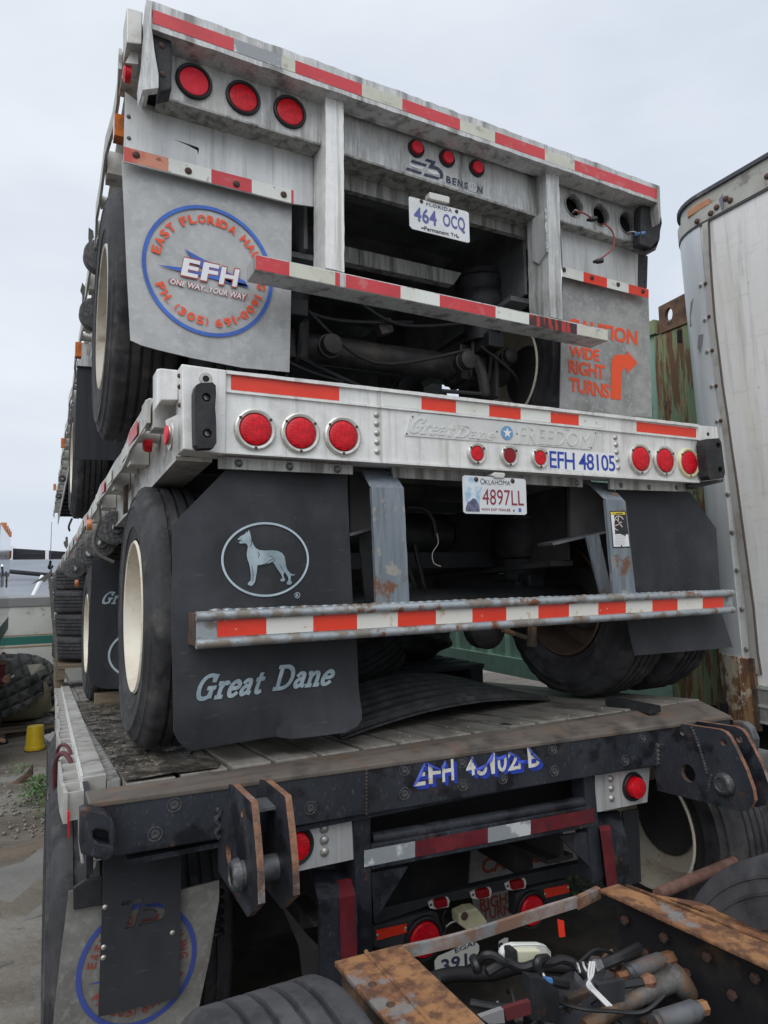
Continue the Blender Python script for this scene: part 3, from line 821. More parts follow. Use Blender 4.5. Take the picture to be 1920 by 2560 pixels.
# number plate
pl = panel('number_plate', plate_w, k(31, (165, 905), (1150, 1165), (1188, 1200), (1205, 1690), (1180, 1706), (215, 1465), (168, 1410), (152, 930)), 2.44, .003, TA)
lettering('FLORIDA', k(31, (455, 1010), (900, 1120), (900, 1185), (455, 1060)), 2.4385, ink_navy, pl, bold=.01, space=1.15)
lettering('464', k(31, (245, 1075), (625, 1155), (640, 1425), (240, 1315)), 2.4385, ink_blue, pl, bold=.02, space=1.05)
lettering('OCQ', k(31, (742, 1195), (1115, 1275), (1135, 1555), (745, 1450)), 2.4385, ink_blue, pl, bold=.02, space=1.05)
lettering('Permanent Trl', k(31, (420, 1415), (985, 1555), (985, 1610), (420, 1490)), 2.4385, ink_black, pl, bold=.015)
for p in k(31, (370, 990), (978, 1165)): bolt(pl, p, 2.439, .009)
for q in (((370, 1435), (415, 1445), (415, 1465), (370, 1455)), ((975, 1590), (1018, 1600), (1018, 1620), (975, 1610))): flat('slot', k(31, *q), 2.4383, ink_black, pl)
pll = panel('plate_lamp', plastic_lamp, k(31, (510, 825), (845, 905), (862, 930), (855, 1025), (530, 945), (505, 915)), 2.425, .04, TA, bev=.006)
# right lamp box with empty holes
hc = [PY(p, 2.50) for p in k(4, (330, 405), (495, 463), (655, 511))]
panel('lamp_panel', alu_old, k(4, (238, 195), (850, 372), (836, 668), (246, 490)), 2.50, .010, TA, holes=[disc_loop(c, .053) for c in hc])
panel('lamp_panel_lip', alu_grime, k(4, (246, 488), (836, 666), (836, 676), (246, 498)), 2.498, .10, TA)
for c in hc:
    inst('lamp_hole_rim', 'hole_rim', lambda b: lathe(b, [(-.004, .0605), (-.004, .053), (.03, .053), (.03, .0605)], 36, closed=True), alu_grime, c, TA)
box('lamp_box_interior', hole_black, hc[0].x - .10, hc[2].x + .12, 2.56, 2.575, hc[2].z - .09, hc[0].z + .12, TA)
panel('rubber_bumper_block', rubber_pad, k(4, (746, 402), (850, 388), (862, 480), (862, 600), (808, 664), (736, 640)), 2.42, .05, TA, bev=.006, rough=.002)
panel('corner_flange', alu_grime, k(4, (848, 282), (858, 285), (866, 470), (858, 512), (848, 420)), 2.37, .06, TA)
panel('corner_plate', under_dark, k(4, (772, 690), (836, 652), (858, 610), (868, 470), (872, 512), (838, 664)), 2.44, .05, TA)
panel('apron_plate', alu_apron, k(4, (248, 512), (725, 700), (722, 905), (262, 786)), 2.56, .008, TA)
panel('apron_edge', under_dark, k(4, (722, 690), (764, 700), (786, 716), (780, 912), (720, 905)), 2.575, .012, TA, holes=[disc_loop(PY(k(4, (763, 790)), 2.575), .005, 8), disc_loop(PY(k(4, (763, 868)), 2.575), .005, 8)])
strip(TA, [k(4, (x, 0))[0] for x in (262, 390, 535, 668, 791)], [white_tape, orange_tape, white_tape, orange_tape], tuple(k(4, (262, 775), (790, 918))), tuple(k(4, (262, 838), (792, 972))), 2.5585)
for p in k(4, (270, 797), (443, 847), (603, 888), (757, 930)): bolt(TA, p, 2.557, .013)
# loose lamp leads
def P2(p, Y): return PY(p, Y)
wire('loose_wire', wire_red, [PY(k(4, (325, 455)), 2.52), PY(k(4, (340, 438)), 2.46), PY(k(4, (395, 452)), 2.43), PY(k(4, (440, 480)), 2.43)], .0042, TA)
wire('loose_wire', wire_white, [PY(k(4, (315, 458)), 2.52), PY(k(4, (335, 430)), 2.455), PY(k(4, (352, 432)), 2.45)], .002, TA)
wire('loose_wire', wire_red, [PY(k(4, (492, 520)), 2.52), PY(k(4, (530, 522)), 2.44), PY(k(4, (575, 580)), 2.43), PY(k(4, (572, 660)), 2.43), PY(k(4, (530, 705)), 2.43), PY(k(4, (492, 730)), 2.43)], .0042, TA)
wire('loose_wire', wire_white, [PY(k(4, (650, 572)), 2.51), PY(k(4, (690, 562)), 2.46), PY(k(4, (735, 576)), 2.44)], .0025, TA)
for p, m in ((k(4, (447, 487)), wire_black), (k(4, (486, 744)), wire_black), (k(4, (742, 578)), wire_blue)):
    inst('wire_plug', ('plug', m.name), lambda b: lathe(b, [(-.022, 0), (-.022, .010), (-.01, .013), (.012, .013), (.016, .009), (.03, .006)], 14), m, PY(p, 2.43), TA, rot=(0, .4, .8))
# bumper bar
bt = [k(3, (1275, 673)), k(4, (544, 1166)), k(4, (543, 1236)), k(3, (1275, 770))]
panel('bumper_bar', alu_old, bt, 2.40, .12, TA, bev=.006)
xb = [639.2, 723.6, 838, 849.7]
tl_, bl_ = (k(3, (1278, 681)), k(4, (540, 1173))), (k(3, (1278, 765)), k(4, (540, 1232)))
strip(TA, [639.8, 723.6, 838, 849.7], [red_fade, pale_tape, red_fade], tl_, bl_, 2.3985)
strip(TA, [864.9, 1001.6, 1099.3, 1239, 1322.8, 1442.4], [red_fade, white_tape, red_fade, white_tape, scab_tape], tl_, bl_, 2.3985)
strip(TA, [1449.5, 1519], [pale_tape], tl_, bl_, 2.3985)
# left grey flap, bottom edge rolled a little
def fyA(x, z): return 2.60 + .05 * max(0, (2.75 - z)) ** 2
fl = panel('mud_flap', flap_grey, k(3, (484, 118), (760, 186), (1015, 240), (1250, 310), (1492, 362), (1488, 900), (1478, 1375), (1200, 1349), (900, 1291), (700, 1243), (600, 1215), (536, 1186), (515, 800)), 2.60, .006, TA, step=.035, warp=lambda x, z: fyA(x, z) - 2.60)
cF = PY(k(28, (728, 682)), 2.596)
# ring through measured points
e1, e2 = PY(k(28, (98, 480)), 2.596), PY(k(28, (1355, 885)), 2.596)
t1, t2 = PY(k(28, (600, 30)), 2.596), PY(k(28, (830, 1328)), 2.596)
cF = Vector(((e1.x + e2.x) / 2, 2.596, (t1.z + t2.z) / 2))
rX, rZ = (e2.x - e1.x) / 2 * 1.005, (t1.z - t2.z) / 2
lf = lambda d: (lambda x, z: fyA(x, z) - d)
ring_mesh('printed_ring', cF, rX, rZ, .0145, ring_blue, fl, fy=lf(.0056))
rr_ = (rX + rZ) / 2
arc_text('EAST FLORIDA HAULING', cF, rr_ * .735, rr_ * .135, 172, -12, print_or, fl, fy=lf(.0058), wf=.94, bold=.04)
arc_text('PH. (305) 691-0091', cF, rr_ * .735, rr_ * .13, 202, 342, print_or, fl, inside=True, fy=lf(.0058), wf=.9, bold=.035)
for q in (((228, 628), (500, 658), (640, 690), (1100, 820), (1130, 842), (980, 820), (620, 722), (460, 692)), ((500, 474), (640, 552), (740, 600), (1090, 790), (1120, 850), (930, 800), (640, 640))):
    flat('printed_swoosh', k(28, *q), 2.599, ring_blue, fl, fy=lf(.0062))
def let2(s, q, out, inn, d, grow, bold):
    U, Fs, _ = text_mesh(s, bold)
    f = quad_fn(*[PY(p, 2.6) for p in q])
    def g2(d): 
        def h(u, v):
            p = f(u, v); p.y = fyA(p.x, p.z) - d; return p
        return h
    U2, F2, _ = text_mesh(s, bold + grow)
    # the outline pokes out of the letter by the same amount all round
    put('lettering', [((u - .5) * 1.05 + .5, (v - .5) * 1.14 + .5) for u, v in U2], F2, g2(d), out, fl)
    put('lettering', U, Fs, g2(d + .0008), inn, fl)
for s_, q in (('E', ((500, 562), (660, 600), (628, 762), (466, 728))), ('F', ((690, 605), (838, 640), (715, 790), (655, 778))), ('H', ((865, 650), (1035, 680), (1005, 845), (832, 815)))):
    if s_ == 'F': q = ((690, 605), (838, 636), (812, 806), (655, 776))
    let2(s_, k(28, *q), print_brick, print_white, .0066, .03, .035)
let2('ONE WAY...YOUR WAY', k(28, (370, 765), (1100, 915), (1085, 972), (362, 812)), print_brick, print_white, .0066, .03, .012)
# right grey flap with the warning
fr = panel('mud_flap', flap_grime, k(4, (262, 838), (790, 972), (812, 1704), (600, 1690), (245, 1646)), 2.60, .006, TA)
lettering('CAUTION', k(4, (296, 1090), (722, 1172), (722, 1264), (296, 1182)), 2.598, print_or, fr, bold=.03, space=.95)
lettering('WIDE', k(4, (303, 1262), (488, 1290), (488, 1362), (303, 1332)), 2.598, print_or, fr, bold=.03, space=.95)
lettering('RIGHT', k(4, (300, 1348), (522, 1385), (522, 1474), (300, 1430)), 2.598, print_or, fr, bold=.03, space=.95)
lettering('TURNS', k(4, (303, 1455), (548, 1502), (550, 1590), (303, 1545)), 2.598, print_or, fr, bold=.03, space=.95)
flat('printed_arrow', k(4, (556, 1592), (562, 1370), (575, 1330), (605, 1316), (655, 1322), (657, 1294), (722, 1370), (656, 1438), (655, 1405), (635, 1405), (625, 1425), (620, 1597)), 2.598, print_or, fr)
# running gear
ZA = H + .63
for X_, side, rm in ((.225, 1, cream),):
    wheel(TA, X_, 3.215, ZA + .53, .548, .27, 1, M('dusty_cream', (.46, .43, .37), .6, 0, [((.30, .25, .19), 5, .48, .72, V1, 8, .7), ((.14, .10, .07), 14, .62, .76, V1, 8, .7)]), rubber, .97)
wheel(TA, .535, 3.12, ZA + .50, .515, .27, 1, rust_rim, rubber, .97, dish=False)
wheel(TA, 2.96, 3.12, ZA + .50, .515, .27, -1, cream, rubber, .97)
wheel(TA, 2.36, 3.12, ZA + .50, .515, .27, 1, cream, rubber, .97)
zB2 = ZA - .11
wheel(TA, .225, 6.25, zB2 + .49, .515, .27, 1, cream, rubber, .97)
wheel(TA, 2.96, 6.25, zB2 + .49, .515, .27, -1, cream, rubber, .97)
wheel(TA, 2.62, 6.25, zB2 + .49, .515, .27, -1, cream, rubber, .97, dish=False)
# axle, brackets, springs
def ybar(name, mat, a, b, r, parent, seg=16, r2=None):
    bm = bmesh.new(); tube(bm, [a, b], [r, r2 or r], seg); return obj(name, bm, mat, parent, smooth=True)
a1, a2 = PY(k(18, (70, 650)), 3.12), PY(k(18, (1075, 830)), 3.12)
a2.z = a1.z = ZA + .5
aa = [Vector((.8, 3.12, ZA + .49)), Vector((2.35, 3.12, ZA + .49))]
ybar('axle', M('greasy_iron', (.040, .038, .038), .55, .1, [((.085, .07, .055), 6, .5, .72, V1, 9, .8), ((.018, .018, .02), 7, .5, .7, V1, 8, .8)], bump=(50, .5, .006)), aa[0], aa[1], .074, TA, 20)
ybar('axle', black_plain, aa[0] + Vector((0, 3.1, -.11)), aa[1] + Vector((0, 3.1, -.11)), .074, TA, 20)
def airspring(parent, x, y, z0, z1, r=.135):
    bm = bmesh.new()
    h = z1 - z0
    lathe(bm, [(0, r * .7), (h * .38, r * .74), (h * .40, r * .95), (h * .52, r * 1.08), (h * .66, r * 1.0), (h * .70, r * .93), (h * .75, r * 1.02), (h * .88, r * 1.02), (h * .93, r * .9), (h, r * .9)], 28, 'Z', c=(x, y, z0))
    return obj('air_spring', bm, rubber_pad, parent, smooth=True)
for x in (1.02, 2.12):
    airspring(TA, x, 2.98, ZA + .60, ZA + .98)
    box('trailing_arm', black_plain, x - .05, x + .05, 2.85, 4.0, ZA + .54, ZA + .62, TA, bev=.008)
    box('hanger_bracket', under_dark, x - .06, x + .06, 3.95, 4.15, ZA + .45, ZA + 1.0, TA)
    for y in (3.4,):
        inst('brake_chamber', 'brake', lambda b: lathe(b, [(0, .05), (.01, .085), (.07, .088), (.075, .096), (.085, .096), (.09, .088), (.16, .08), (.18, .04)], 20, 'Y'), black_plain, (x + (.22 if x < 1.5 else -.22), y - .02, ZA + .42), TA)
box('brake_plate', under_dark, 2.20, 2.225, 2.98, 3.26, ZA + .31, ZA + .62, TA, bev=.01)
bm = bmesh.new(); tube(bm, smooth_path([(2.08, 3.0, ZA + .52), (2.10, 2.97, ZA + .42), (2.12, 2.97, ZA + .30)]), [.03] * 12 + [.022], 8); obj('slack_adjuster', bm, steel_worn if False else under_dark, TA, smooth=True)
ybar('push_rod', under_dark, (1.84, 2.97, ZA + .305), (2.14, 2.97, ZA + .315), .011, TA, 8)
bm = bmesh.new(); tube(bm, smooth_path([(.84, 3.0, ZA + .60), (.85, 2.97, ZA + .46), (.85, 2.97, ZA + .30)]), [.03] * 12 + [.018], 8); obj('slack_adjuster', bm, under_dark, TA, smooth=True)
wire('air_hose', wire_black, [(1.0, 3.05, ZA + .45), (1.35, 3.0, ZA + .30), (1.7, 3.05, ZA + .24), (1.95, 3.1, ZA + .33)], .012, TA)
wire('air_hose', wire_black, [(.95, 3.2, ZA + .40), (1.25, 3.2, ZA + .24), (1.6, 3.25, ZA + .27), (1.9, 3.3, ZA + .40)], .012, TA)
grease = M('greasy_iron', (.040, .038, .038), .55, .1, [((.085, .07, .055), 6, .5, .72, V1, 9, .8), ((.018, .018, .02), 7, .5, .7, V1, 8, .8)], bump=(50, .5, .006))
for x in (.98, 1.08, 2.06, 2.18):
    bm = bmesh.new(); tube(bm, smooth_path([(x, 2.98, ZA + .62), (x, 3.02, ZA + .42), (x, 3.12, ZA + .395), (x, 3.22, ZA + .42), (x, 3.26, ZA + .62)]), .012, 8); obj('u_bolt', bm, grease, TA, smooth=True)
    box('spring_clip', grease, x - .02, x + .02, 2.94, 3.30, ZA + .615, ZA + .635, TA)
box('axle_bracket', grease, 2.0, 2.24, 3.02, 3.2, ZA + .40, ZA + .60, TA, bev=.015)
box('axle_bracket', grease, .92, 1.14, 3.02, 3.2, ZA + .40, ZA + .60, TA, bev=.015)
for x, y, z, r, l in ((1.96, 2.86, ZA + .46, .052, .12), (2.30, 2.95, ZA + .55, .045, .09), (1.2, 2.86, ZA + .44, .052, .12), (.88, 2.9, ZA + .66, .055, .12)):
    bm = bmesh.new(); lathe(bm, [(0, r * .35), (.012, r * .9), (l * .4, r), (l * .42, r * 1.12), (l * .5, r * 1.12), (l * .52, r), (l * .9, r * .85), (l, r * .3)], 22, 'Y', c=(x, y, z)); obj('brake_chamber', bm, grease, TA, smooth=True)
for a_, b2, c2 in (((.84, 3.0, ZA + .74), (1.2, 2.98, ZA + .60), (1.7, 3.0, ZA + .66)), ((1.1, 2.96, ZA + .62), (1.45, 2.95, ZA + .40), (1.98, 2.9, ZA + .52)), ((1.3, 3.0, ZA + .78), (1.6, 2.96, ZA + .62), (2.1, 2.92, ZA + .70)),
                   ((2.05, 2.9, ZA + .55), (2.26, 2.88, ZA + .40), (2.34, 3.0, ZA + .28)), ((.86, 3.0, ZA + .5), (1.02, 2.94, ZA + .34), (1.3, 3.0, ZA + .30))):
    wire('air_hose', wire_black, [a_, b2, c2], .009, TA)
panel('valve_or_gap_cover', grease, k(18, (560, 580), (640, 560), (660, 640), (590, 660)), 3.0, .06, TA, bev=.008)
box('frame_cross_tube', grease, .6, 2.6, 3.55, 3.62, ZA + .55, ZA + .66, TA)
box('frame_cross_tube', grease, .6, 2.6, 4.0, 4.1, ZA + .22, ZA + .34, TA)
ybar('torsion_bar', grease, (.75, 3.34, ZA + .36), (2.5, 3.34, ZA + .34), .03, TA, 12)
box('added_gap_plate', under_dark, 1.32, 1.78, 5.2, 5.24, ZA + .1, ZA + .9, TA)  # dark plate added to fill a bright gap under the deck
panel('valve_or_gap_cover', grease, [(1046, 920), (1105, 932), (1105, 1010), (1046, 1000)], 4.4, .08, TA)  # dark panel added to cover part of the bright gap behind
# deck and frame of the trailer
zt = PY((379, 20), 2.38).z
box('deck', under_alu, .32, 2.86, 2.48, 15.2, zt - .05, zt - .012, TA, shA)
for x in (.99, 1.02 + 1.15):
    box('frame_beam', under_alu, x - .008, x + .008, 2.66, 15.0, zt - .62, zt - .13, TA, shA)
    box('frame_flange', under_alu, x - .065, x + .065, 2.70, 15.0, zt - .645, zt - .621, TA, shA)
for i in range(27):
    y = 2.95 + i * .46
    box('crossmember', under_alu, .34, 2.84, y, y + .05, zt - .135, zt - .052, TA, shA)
panel('rear_crossmember', alu_grime, k(18, (372, 150), (1045, 305), (1000, 372), (372, 240)), 2.95, .05, TA)
bm = bmesh.new(); add_box(bm, -.04, .04, -.05, .05, 0, 1)
pa, pb = PY(k(18, (1430, 130)), 2.66), PY(k(18, (1190, 350)), 3.2)
bm.free(); ybar('diagonal_brace', under_alu, pa, pb, .05, TA, 4)
box('front_bulkhead', under_dark, .4, 2.8, 6.9, 6.95, zt - .6, zt - .14, TA, shA)
# left side: main rail, rub rail, stake pockets and spools
box('side_rail', alu_side, .305, .318, 2.46, 15.2, zt - .26, zt - .01, TA, shA)
box('side_rail_lip', alu_side, .27, .305, 2.46, 15.2, zt - .02, zt - .01, TA, shA)
bm = bmesh.new(); n = 70
for i in range(n):
    y0, y1 = 2.55 + 12.6 * i / n, 2.55 + 12.6 * (i + 1) / n
    wv = lambda y: .007 * math.sin(y * 5.1) + .005 * math.sin(y * 11.3 + 1)
    f0 = lambda p: shA(Vector((p[0] + wv(p[1]), p[1], p[2] + .5 * wv(p[1] * 1.3))))
    add_box(bm, .222, .234, y0, y1, zt - .135, zt - .055, f0)
bmesh.ops.remove_doubles(bm, verts=bm.verts[:], dist=.0005)
obj('rub_rail', bm, alu_side, TA)
def pocket(b): 
    add_box(b, -.037, .037, -.055, .055, -.06, .045)
def spool(b):
    lathe(b, [(-.037, .034), (-.02, .030), (.02, .030), (.037, .034)], 14, 'X')
for i in range(40):
    y = 2.62 + i * .305
    p = shA(Vector((.271, y, zt - .095)))
    inst('stake_pocket' if i % 2 == 0 else 'rail_spool', 'pockA' if i % 2 == 0 else 'spoolA', pocket if i % 2 == 0 else spool, alu_side, p, TA, smooth=(i % 2 == 1))
for p, Y in ((k(16, (945, 400)), 2.75), (k(17, (325, 600)), 4.6), (k(17, (195, 1388)), 7.4), (k(17, (125, 1762)), 11)):
    inst('side_marker', 'amb', lambda b: add_box(b, -.018, .018, -.03, .03, -.045, .045), lens_amber, PY(p, Y), TA, smooth=False)
def winch_roll(b):
    lathe(b, [(-.04, .09), (-.035, .095), (.035, .095), (.04, .09), (.04, .035), (.05, .035), (.05, .022), (-.06, .022), (-.06, .035), (-.04, .035)], 28, 'Y', closed=True)
for p, Y in ((k(17, (478, 300)), 4.3), (k(16, (740, 1950)), 4.0), (k(17, (190, 1690)), 9.5), (k(17, (160, 1840)), 11.0)):
    if Y > 9: inst('strap_winch', 'winch_far', lambda b: lathe(b, [(-.04, .045), (.04, .045), (.04, .02), (.05, .018), (-.06, .018), (-.06, .02), (-.04, .02)], 20, 'Y', closed=True), strap_roll, PY(p, Y), TA)
    else: inst('strap_winch', 'winch', winch_roll, strap_roll, PY(p, Y), TA)
for q, Y in ((((585, 1580), (640, 1620), (650, 1700), (600, 1760), (640, 1980), (580, 1930), (555, 1870), (600, 1880), (580, 1700)), 3.35),):
    panel('torn_strap', strap_m, k(16, *q), Y, .004, TA)
panel('torn_strap', strap_m, k(17, (360, 20), (385, 60), (380, 130), (355, 250), (360, 130), (342, 90)), 4.0, .004, TA)
# middle flap between the axles
panel('flap_hanger', alu_apron, k(17, (335, 530), (385, 535), (400, 640), (465, 690), (462, 738), (318, 728), (330, 640)), 5.3, .02, TA)
panel('mud_flap', flap_dark, k(17, (316, 730), (900, 745), (880, 1540), (292, 1525)), 5.32, .012, TA)

# ================================================================== MIDDLE TRAILER
TB = thing('flatbed_trailer', 'bright aluminium flatbed trailer in the middle of the stack with black dog mud flap', 'trailer', (1.7, 2.6, 1.18), 'stacked flatbed trailers')
dB = (-.014, -.058)
shB = shear(dB, 2.3)
YB = 2.228
TLb, TRb = (563.9, 927), (1747, 1062)
BLb, BRb = (563.9, 1129.7), (1748, 1203)
cs = k(5, (606, 425), (852, 444), (1083, 460)) + k(6, (1178, 457), (1290, 465), (1402, 475))
ms = k(6, (425, 432), (575, 442), (715, 452))
hl = [disc_loop(PY(p, YB), .056) for p in cs] + [disc_loop(PY(p, YB), .031, 18) for p in ms]
panel('rear_frame', alu_pale, [TLb, TRb, BRb, BLb], YB, .10, TB, holes=hl)
panel('frame_top_lip', alu_pale, [k(5, (450, 98)), k(6, (1447, 296)), k(6, (1447, 309)), k(5, (450, 117))], YB - .012, .03, TB, rough=.0008)
panel('tape_channel_ridge', alu_pale, [k(5, (450, 208)), k(6, (1452, 362)), k(6, (1452, 369)), k(5, (450, 218))], YB - .009, .012, TB)
panel('frame_bottom_lip', alu_pale, [k(5, (445, 541)), k(6, (1455, 555)), k(6, (1455, 566)), k(5, (445, 552))], YB - .008, .11, TB)
strip(TB, [577.6, 847.9], [orange_tape], ((577.6, 937.3), (1739.6, 1071.5)), ((577.6, 973.9), (1741, 1094)), YB - .0015)
strip(TB, [961.5, 1053.6, 1140, 1223, 1301.8, 1376.6, 1447, 1514.4], [white_tape, orange_tape, white_tape, orange_tape, white_tape, orange_tape, white_tape], ((577.6, 937.3), (1739.6, 1071.5)), ((577.6, 973.9), (1741, 1094)), YB - .0015)
strip(TB, [1592, 1740.5], [orange_tape], ((577.6, 937.3), (1739.6, 1071.5)), ((577.6, 973.9), (1741, 1094)), YB - .0015)
# corner caps
panel('corner_cap', alu_pale, k(5, (205, 64), (450, 98), (446, 556), (214, 530)), YB - .014, .12, TB, bev=.004)
panel('corner_cap', alu_pale, k(6, (1449, 300), (1536, 308), (1563, 548), (1466, 560)), YB - .010, .12, TB, bev=.004)
panel('corner_foot', under_dark, k(6, (1390, 582), (1466, 556), (1566, 548), (1562, 562), (1440, 590)), YB + .02, .10, TB)
panel('side_gusset', alu_pale, k(5, (118, 372), (205, 330), (212, 530), (162, 578)), YB + .07, .012, TB)
inst('side_reflector', 'sidr', lambda b: lathe(b, [(0, .05), (-.006, .05), (-.008, .035), (-.012, .033), (-.013, 0)], 20, 'X'), bezel, PY(k(5, (148, 455)), YB + .06), TB)
inst('side_reflector', 'sidr2', lambda b: lathe(b, [(0, .032), (-.006, .030), (-.007, 0)], 20, 'X'), lens_pink, PY(k(5, (146, 455)), YB + .05) + Vector((-.012, 0, 0)), TB)
rivets(TB, k(5, (196, 130), (196, 190), (198, 290)), YB + .02, .009, bolt_rust)
def rounded(px, n=4, rad=.25):
    out = []
    m = len(px)
    for i in range(m):
        a, b, c = Vector(px[i - 1]), Vector(px[i]), Vector(px[(i + 1) % m])
        p, q = b.lerp(a, rad), b.lerp(c, rad)
        for j in range(n + 1):
            t = j / n
            out.append(tuple((p * (1 - t) ** 2 + b * 2 * t * (1 - t) + q * t * t)))
    return out
def pad(px, Y, holes_px, th=.05):
    pts = [PY(p, Y) for p in px]
    bm = grid_fill([pts] + [disc_loop(PY(h, Y), .0145, 14) for h in holes_px])
    thicken(bm, Vector((0, th, 0)))
    o = obj('rubber_bumper_block', bm, rubber_pad, TB)
    for h in holes_px:
        inst('bolt', 'padbolt', lambda b: lathe(b, [(0, .012), (-.004, .010), (-.005, 0)], 12), rivet_m, PY(h, Y + th * .6), o)
    return o
pad(k(5, (285, 180), (310, 168), (375, 166), (392, 182), (394, 230), (388, 300), (394, 370), (396, 495), (380, 522), (300, 526), (280, 505), (276, 330), (276, 215)), YB - .066, k(5, (341, 247), (346, 443)))
pad(k(6, (1485, 364), (1545, 360), (1555, 380), (1572, 520), (1565, 545), (1505, 552), (1494, 535), (1480, 390)), YB - .062, k(6, (1541, 393), (1550, 505)))
inst('bolt_hole', 'bhole', lambda b: lathe(b, [(0, .022), (-.003, .021), (-.003, .011), (.004, .010), (.004, 0)], 18), rivet_m, PY(k(5, (337, 147)), YB - .014), TB)
inst('bolt_hole', 'bhole2', lambda b: lathe(b, [(0, .009), (-.001, .008), (-.001, 0)], 12), hole_black, PY(k(5, (337, 147)), YB - .0175), TB)
inst('bolt_hole', 'bhole2', None, hole_black, PY(k(6, (1494, 341)), YB - .0115), TB)
for i, p in enumerate(cs):
    lamp(TB, p, YB - .001, .073, .0545, bezel_y if i == 5 else bezel, lens_red)
for i, p in enumerate(ms):
    lamp(TB, p, YB - .001, .045, .030, bezel, lens_dark if i == 1 else lens_red, proud=.008, name='marker_light')
rivets(TB, k(5, (1269, 343), (1270, 392), (1271, 443), (1272, 493), (1273, 545)), YB, .0125)
rivets(TB, k(6, (1065, 358), (1069, 391), (1072, 425), (1076, 460), (1079, 497)), YB, .0125)
# embossed badge
bd = panel('embossed_badge', badge_alu, k(6, (128, 241), (985, 327), (955, 413), (97, 348)), YB - .004, .004, TB)
slab_lettering('Great Dane', k(6, (135, 256), (520, 322), (512, 372), (118, 336)), YB - .0065, badge_alu, bd, .13, th=.0035)
for s_, th in (('FREEDOM', .003),):
    o = lettering(s_, k(6, (628, 303), (955, 342), (948, 402), (622, 384)), YB - .0065, badge_alu, bd, bold=.0, space=1.05)
    bm = bmesh.new(); bm.from_mesh(o.data); thicken(bm, Vector((0, th, 0))); bmesh.ops.recalc_face_normals(bm, faces=bm.faces[:]); bm.to_mesh(o.data); bm.free()
cb = PY(k(6, (568, 336)), YB - .0065)
V = disc_loop(cb, .029, 28); me = bpy.data.meshes.new('round_emblem'); me.from_pydata(V, [], [tuple(range(28))]); em = link('round_emblem', me, star_blue, bd)
V = []
for i in range(10):
    r = .0235 if i % 2 == 0 else .0095
    t = math.pi / 2 + i * math.pi / 5
    V.append(cb + Vector((r * math.cos(t), -.0012, r * math.sin(t))))
me = bpy.data.meshes.new('star'); me.from_pydata(V, [], [tuple(range(10))]); link('star', me, print_white, bd)
for p in k(6, (133, 262), (105, 340), (520, 330), (613, 340), (975, 337), (955, 405)): bolt(bd, p, YB - .004, .004, bolt_dark)
stk = panel('fleet_number', sticker_w, k(6, (756, 404), (1064, 432), (1072, 527), (760, 500)), YB - .0008, .0006, TB)
lettering('EFH', k(6, (762, 418), (878, 428), (880, 506), (764, 496)), YB - .0016, letter_blue, stk, bold=.012, space=.92)
lettering('48105', k(6, (897, 428), (1062, 440), (1068, 514), (899, 506)), YB - .0016, letter_blue, stk, bold=.012, space=.92)
# number plate
pb_ = panel('number_plate', plate_w, k(25, (835, 130), (1520, 172), (1541, 195), (1553, 570), (1530, 586), (850, 570), (825, 550), (812, 150)), YB - .004, .003, TB)
flat('printed_picture', k(25, (832, 150), (1010, 160), (1040, 250), (1010, 400), (1010, 550), (850, 545)), YB - .0046, M('plate_sky_print', (.30, .46, .62), .4, 0, [((.66, .72, .76), 26, .45, .62, V1, 4, .9)]), pb_)
flat('printed_picture', k(25, (850, 545), (850, 505), (872, 440), (905, 425), (930, 395), (960, 400), (985, 440), (1010, 500), (1010, 550)), YB - .0052, M('plate_mound_print', (.07, .07, .13), .5, 0, [((.16, .18, .27), 40, .45, .65, V1, 5, .8)]), pb_)
lettering('O', k(25, (1018, 165), (1070, 168), (1070, 235), (1018, 230)), YB - .0052, ink_black, pb_, bold=-.006)
lettering('KLAHOMA', k(25, (1072, 180), (1362, 195), (1362, 248), (1072, 235)), YB - .0052, ink_black, pb_, bold=-.006)
lettering('4897LL', k(25, (1042, 285), (1512, 308), (1522, 480), (1044, 468)), YB - .0052, ink_wine, pb_, bold=.0, space=1.0)
lettering('NON EXP TRAILER', k(25, (1036, 505), (1368, 517), (1368, 546), (1036, 535)), YB - .0052, ink_wine, pb_, bold=.01)
flat('validation_sticker', k(25, (1458, 508), (1488, 510), (1490, 552), (1460, 550)), YB - .0052, ring_blue, pb_)
for p in k(25, (968, 178), (1388, 195)): bolt(pb_, p, YB - .004, .0105, bolt_rust)
for p in k(25, (980, 525), (1404, 537)): bolt(pb_, p, YB - .0045, .004, grommet)
panel('plate_lamp', plastic_lamp, k(25, (1150, 130), (1185, 92), (1300, 100), (1312, 125), (1290, 165), (1195, 160)), YB - .012, .05, TB, bev=.005)
# lower mounting strips
panel('mounting_strip', alu_grime, k(5, (408, 570), (1140, 618), (1140, 668), (408, 636)), YB + .03, .012, TB)
panel('mounting_strip', alu_grime, k(6, (36, 492), (918, 545), (916, 586), (44, 542)), YB + .06, .012, TB)
panel('mounting_strip', alu_grime, k(6, (1040, 545), (1392, 560), (1388, 606), (1042, 596)), YB + .03, .012, TB)
for p in k(5, (517, 607), (795, 625), (1055, 640)): bolt(TB, p, YB + .03, .014, bolt_dark)
for p in k(6, (1092, 577), (1222, 586), (1348, 588), (890, 566)): bolt(TB, p, YB + .03, .012, bolt_dark)
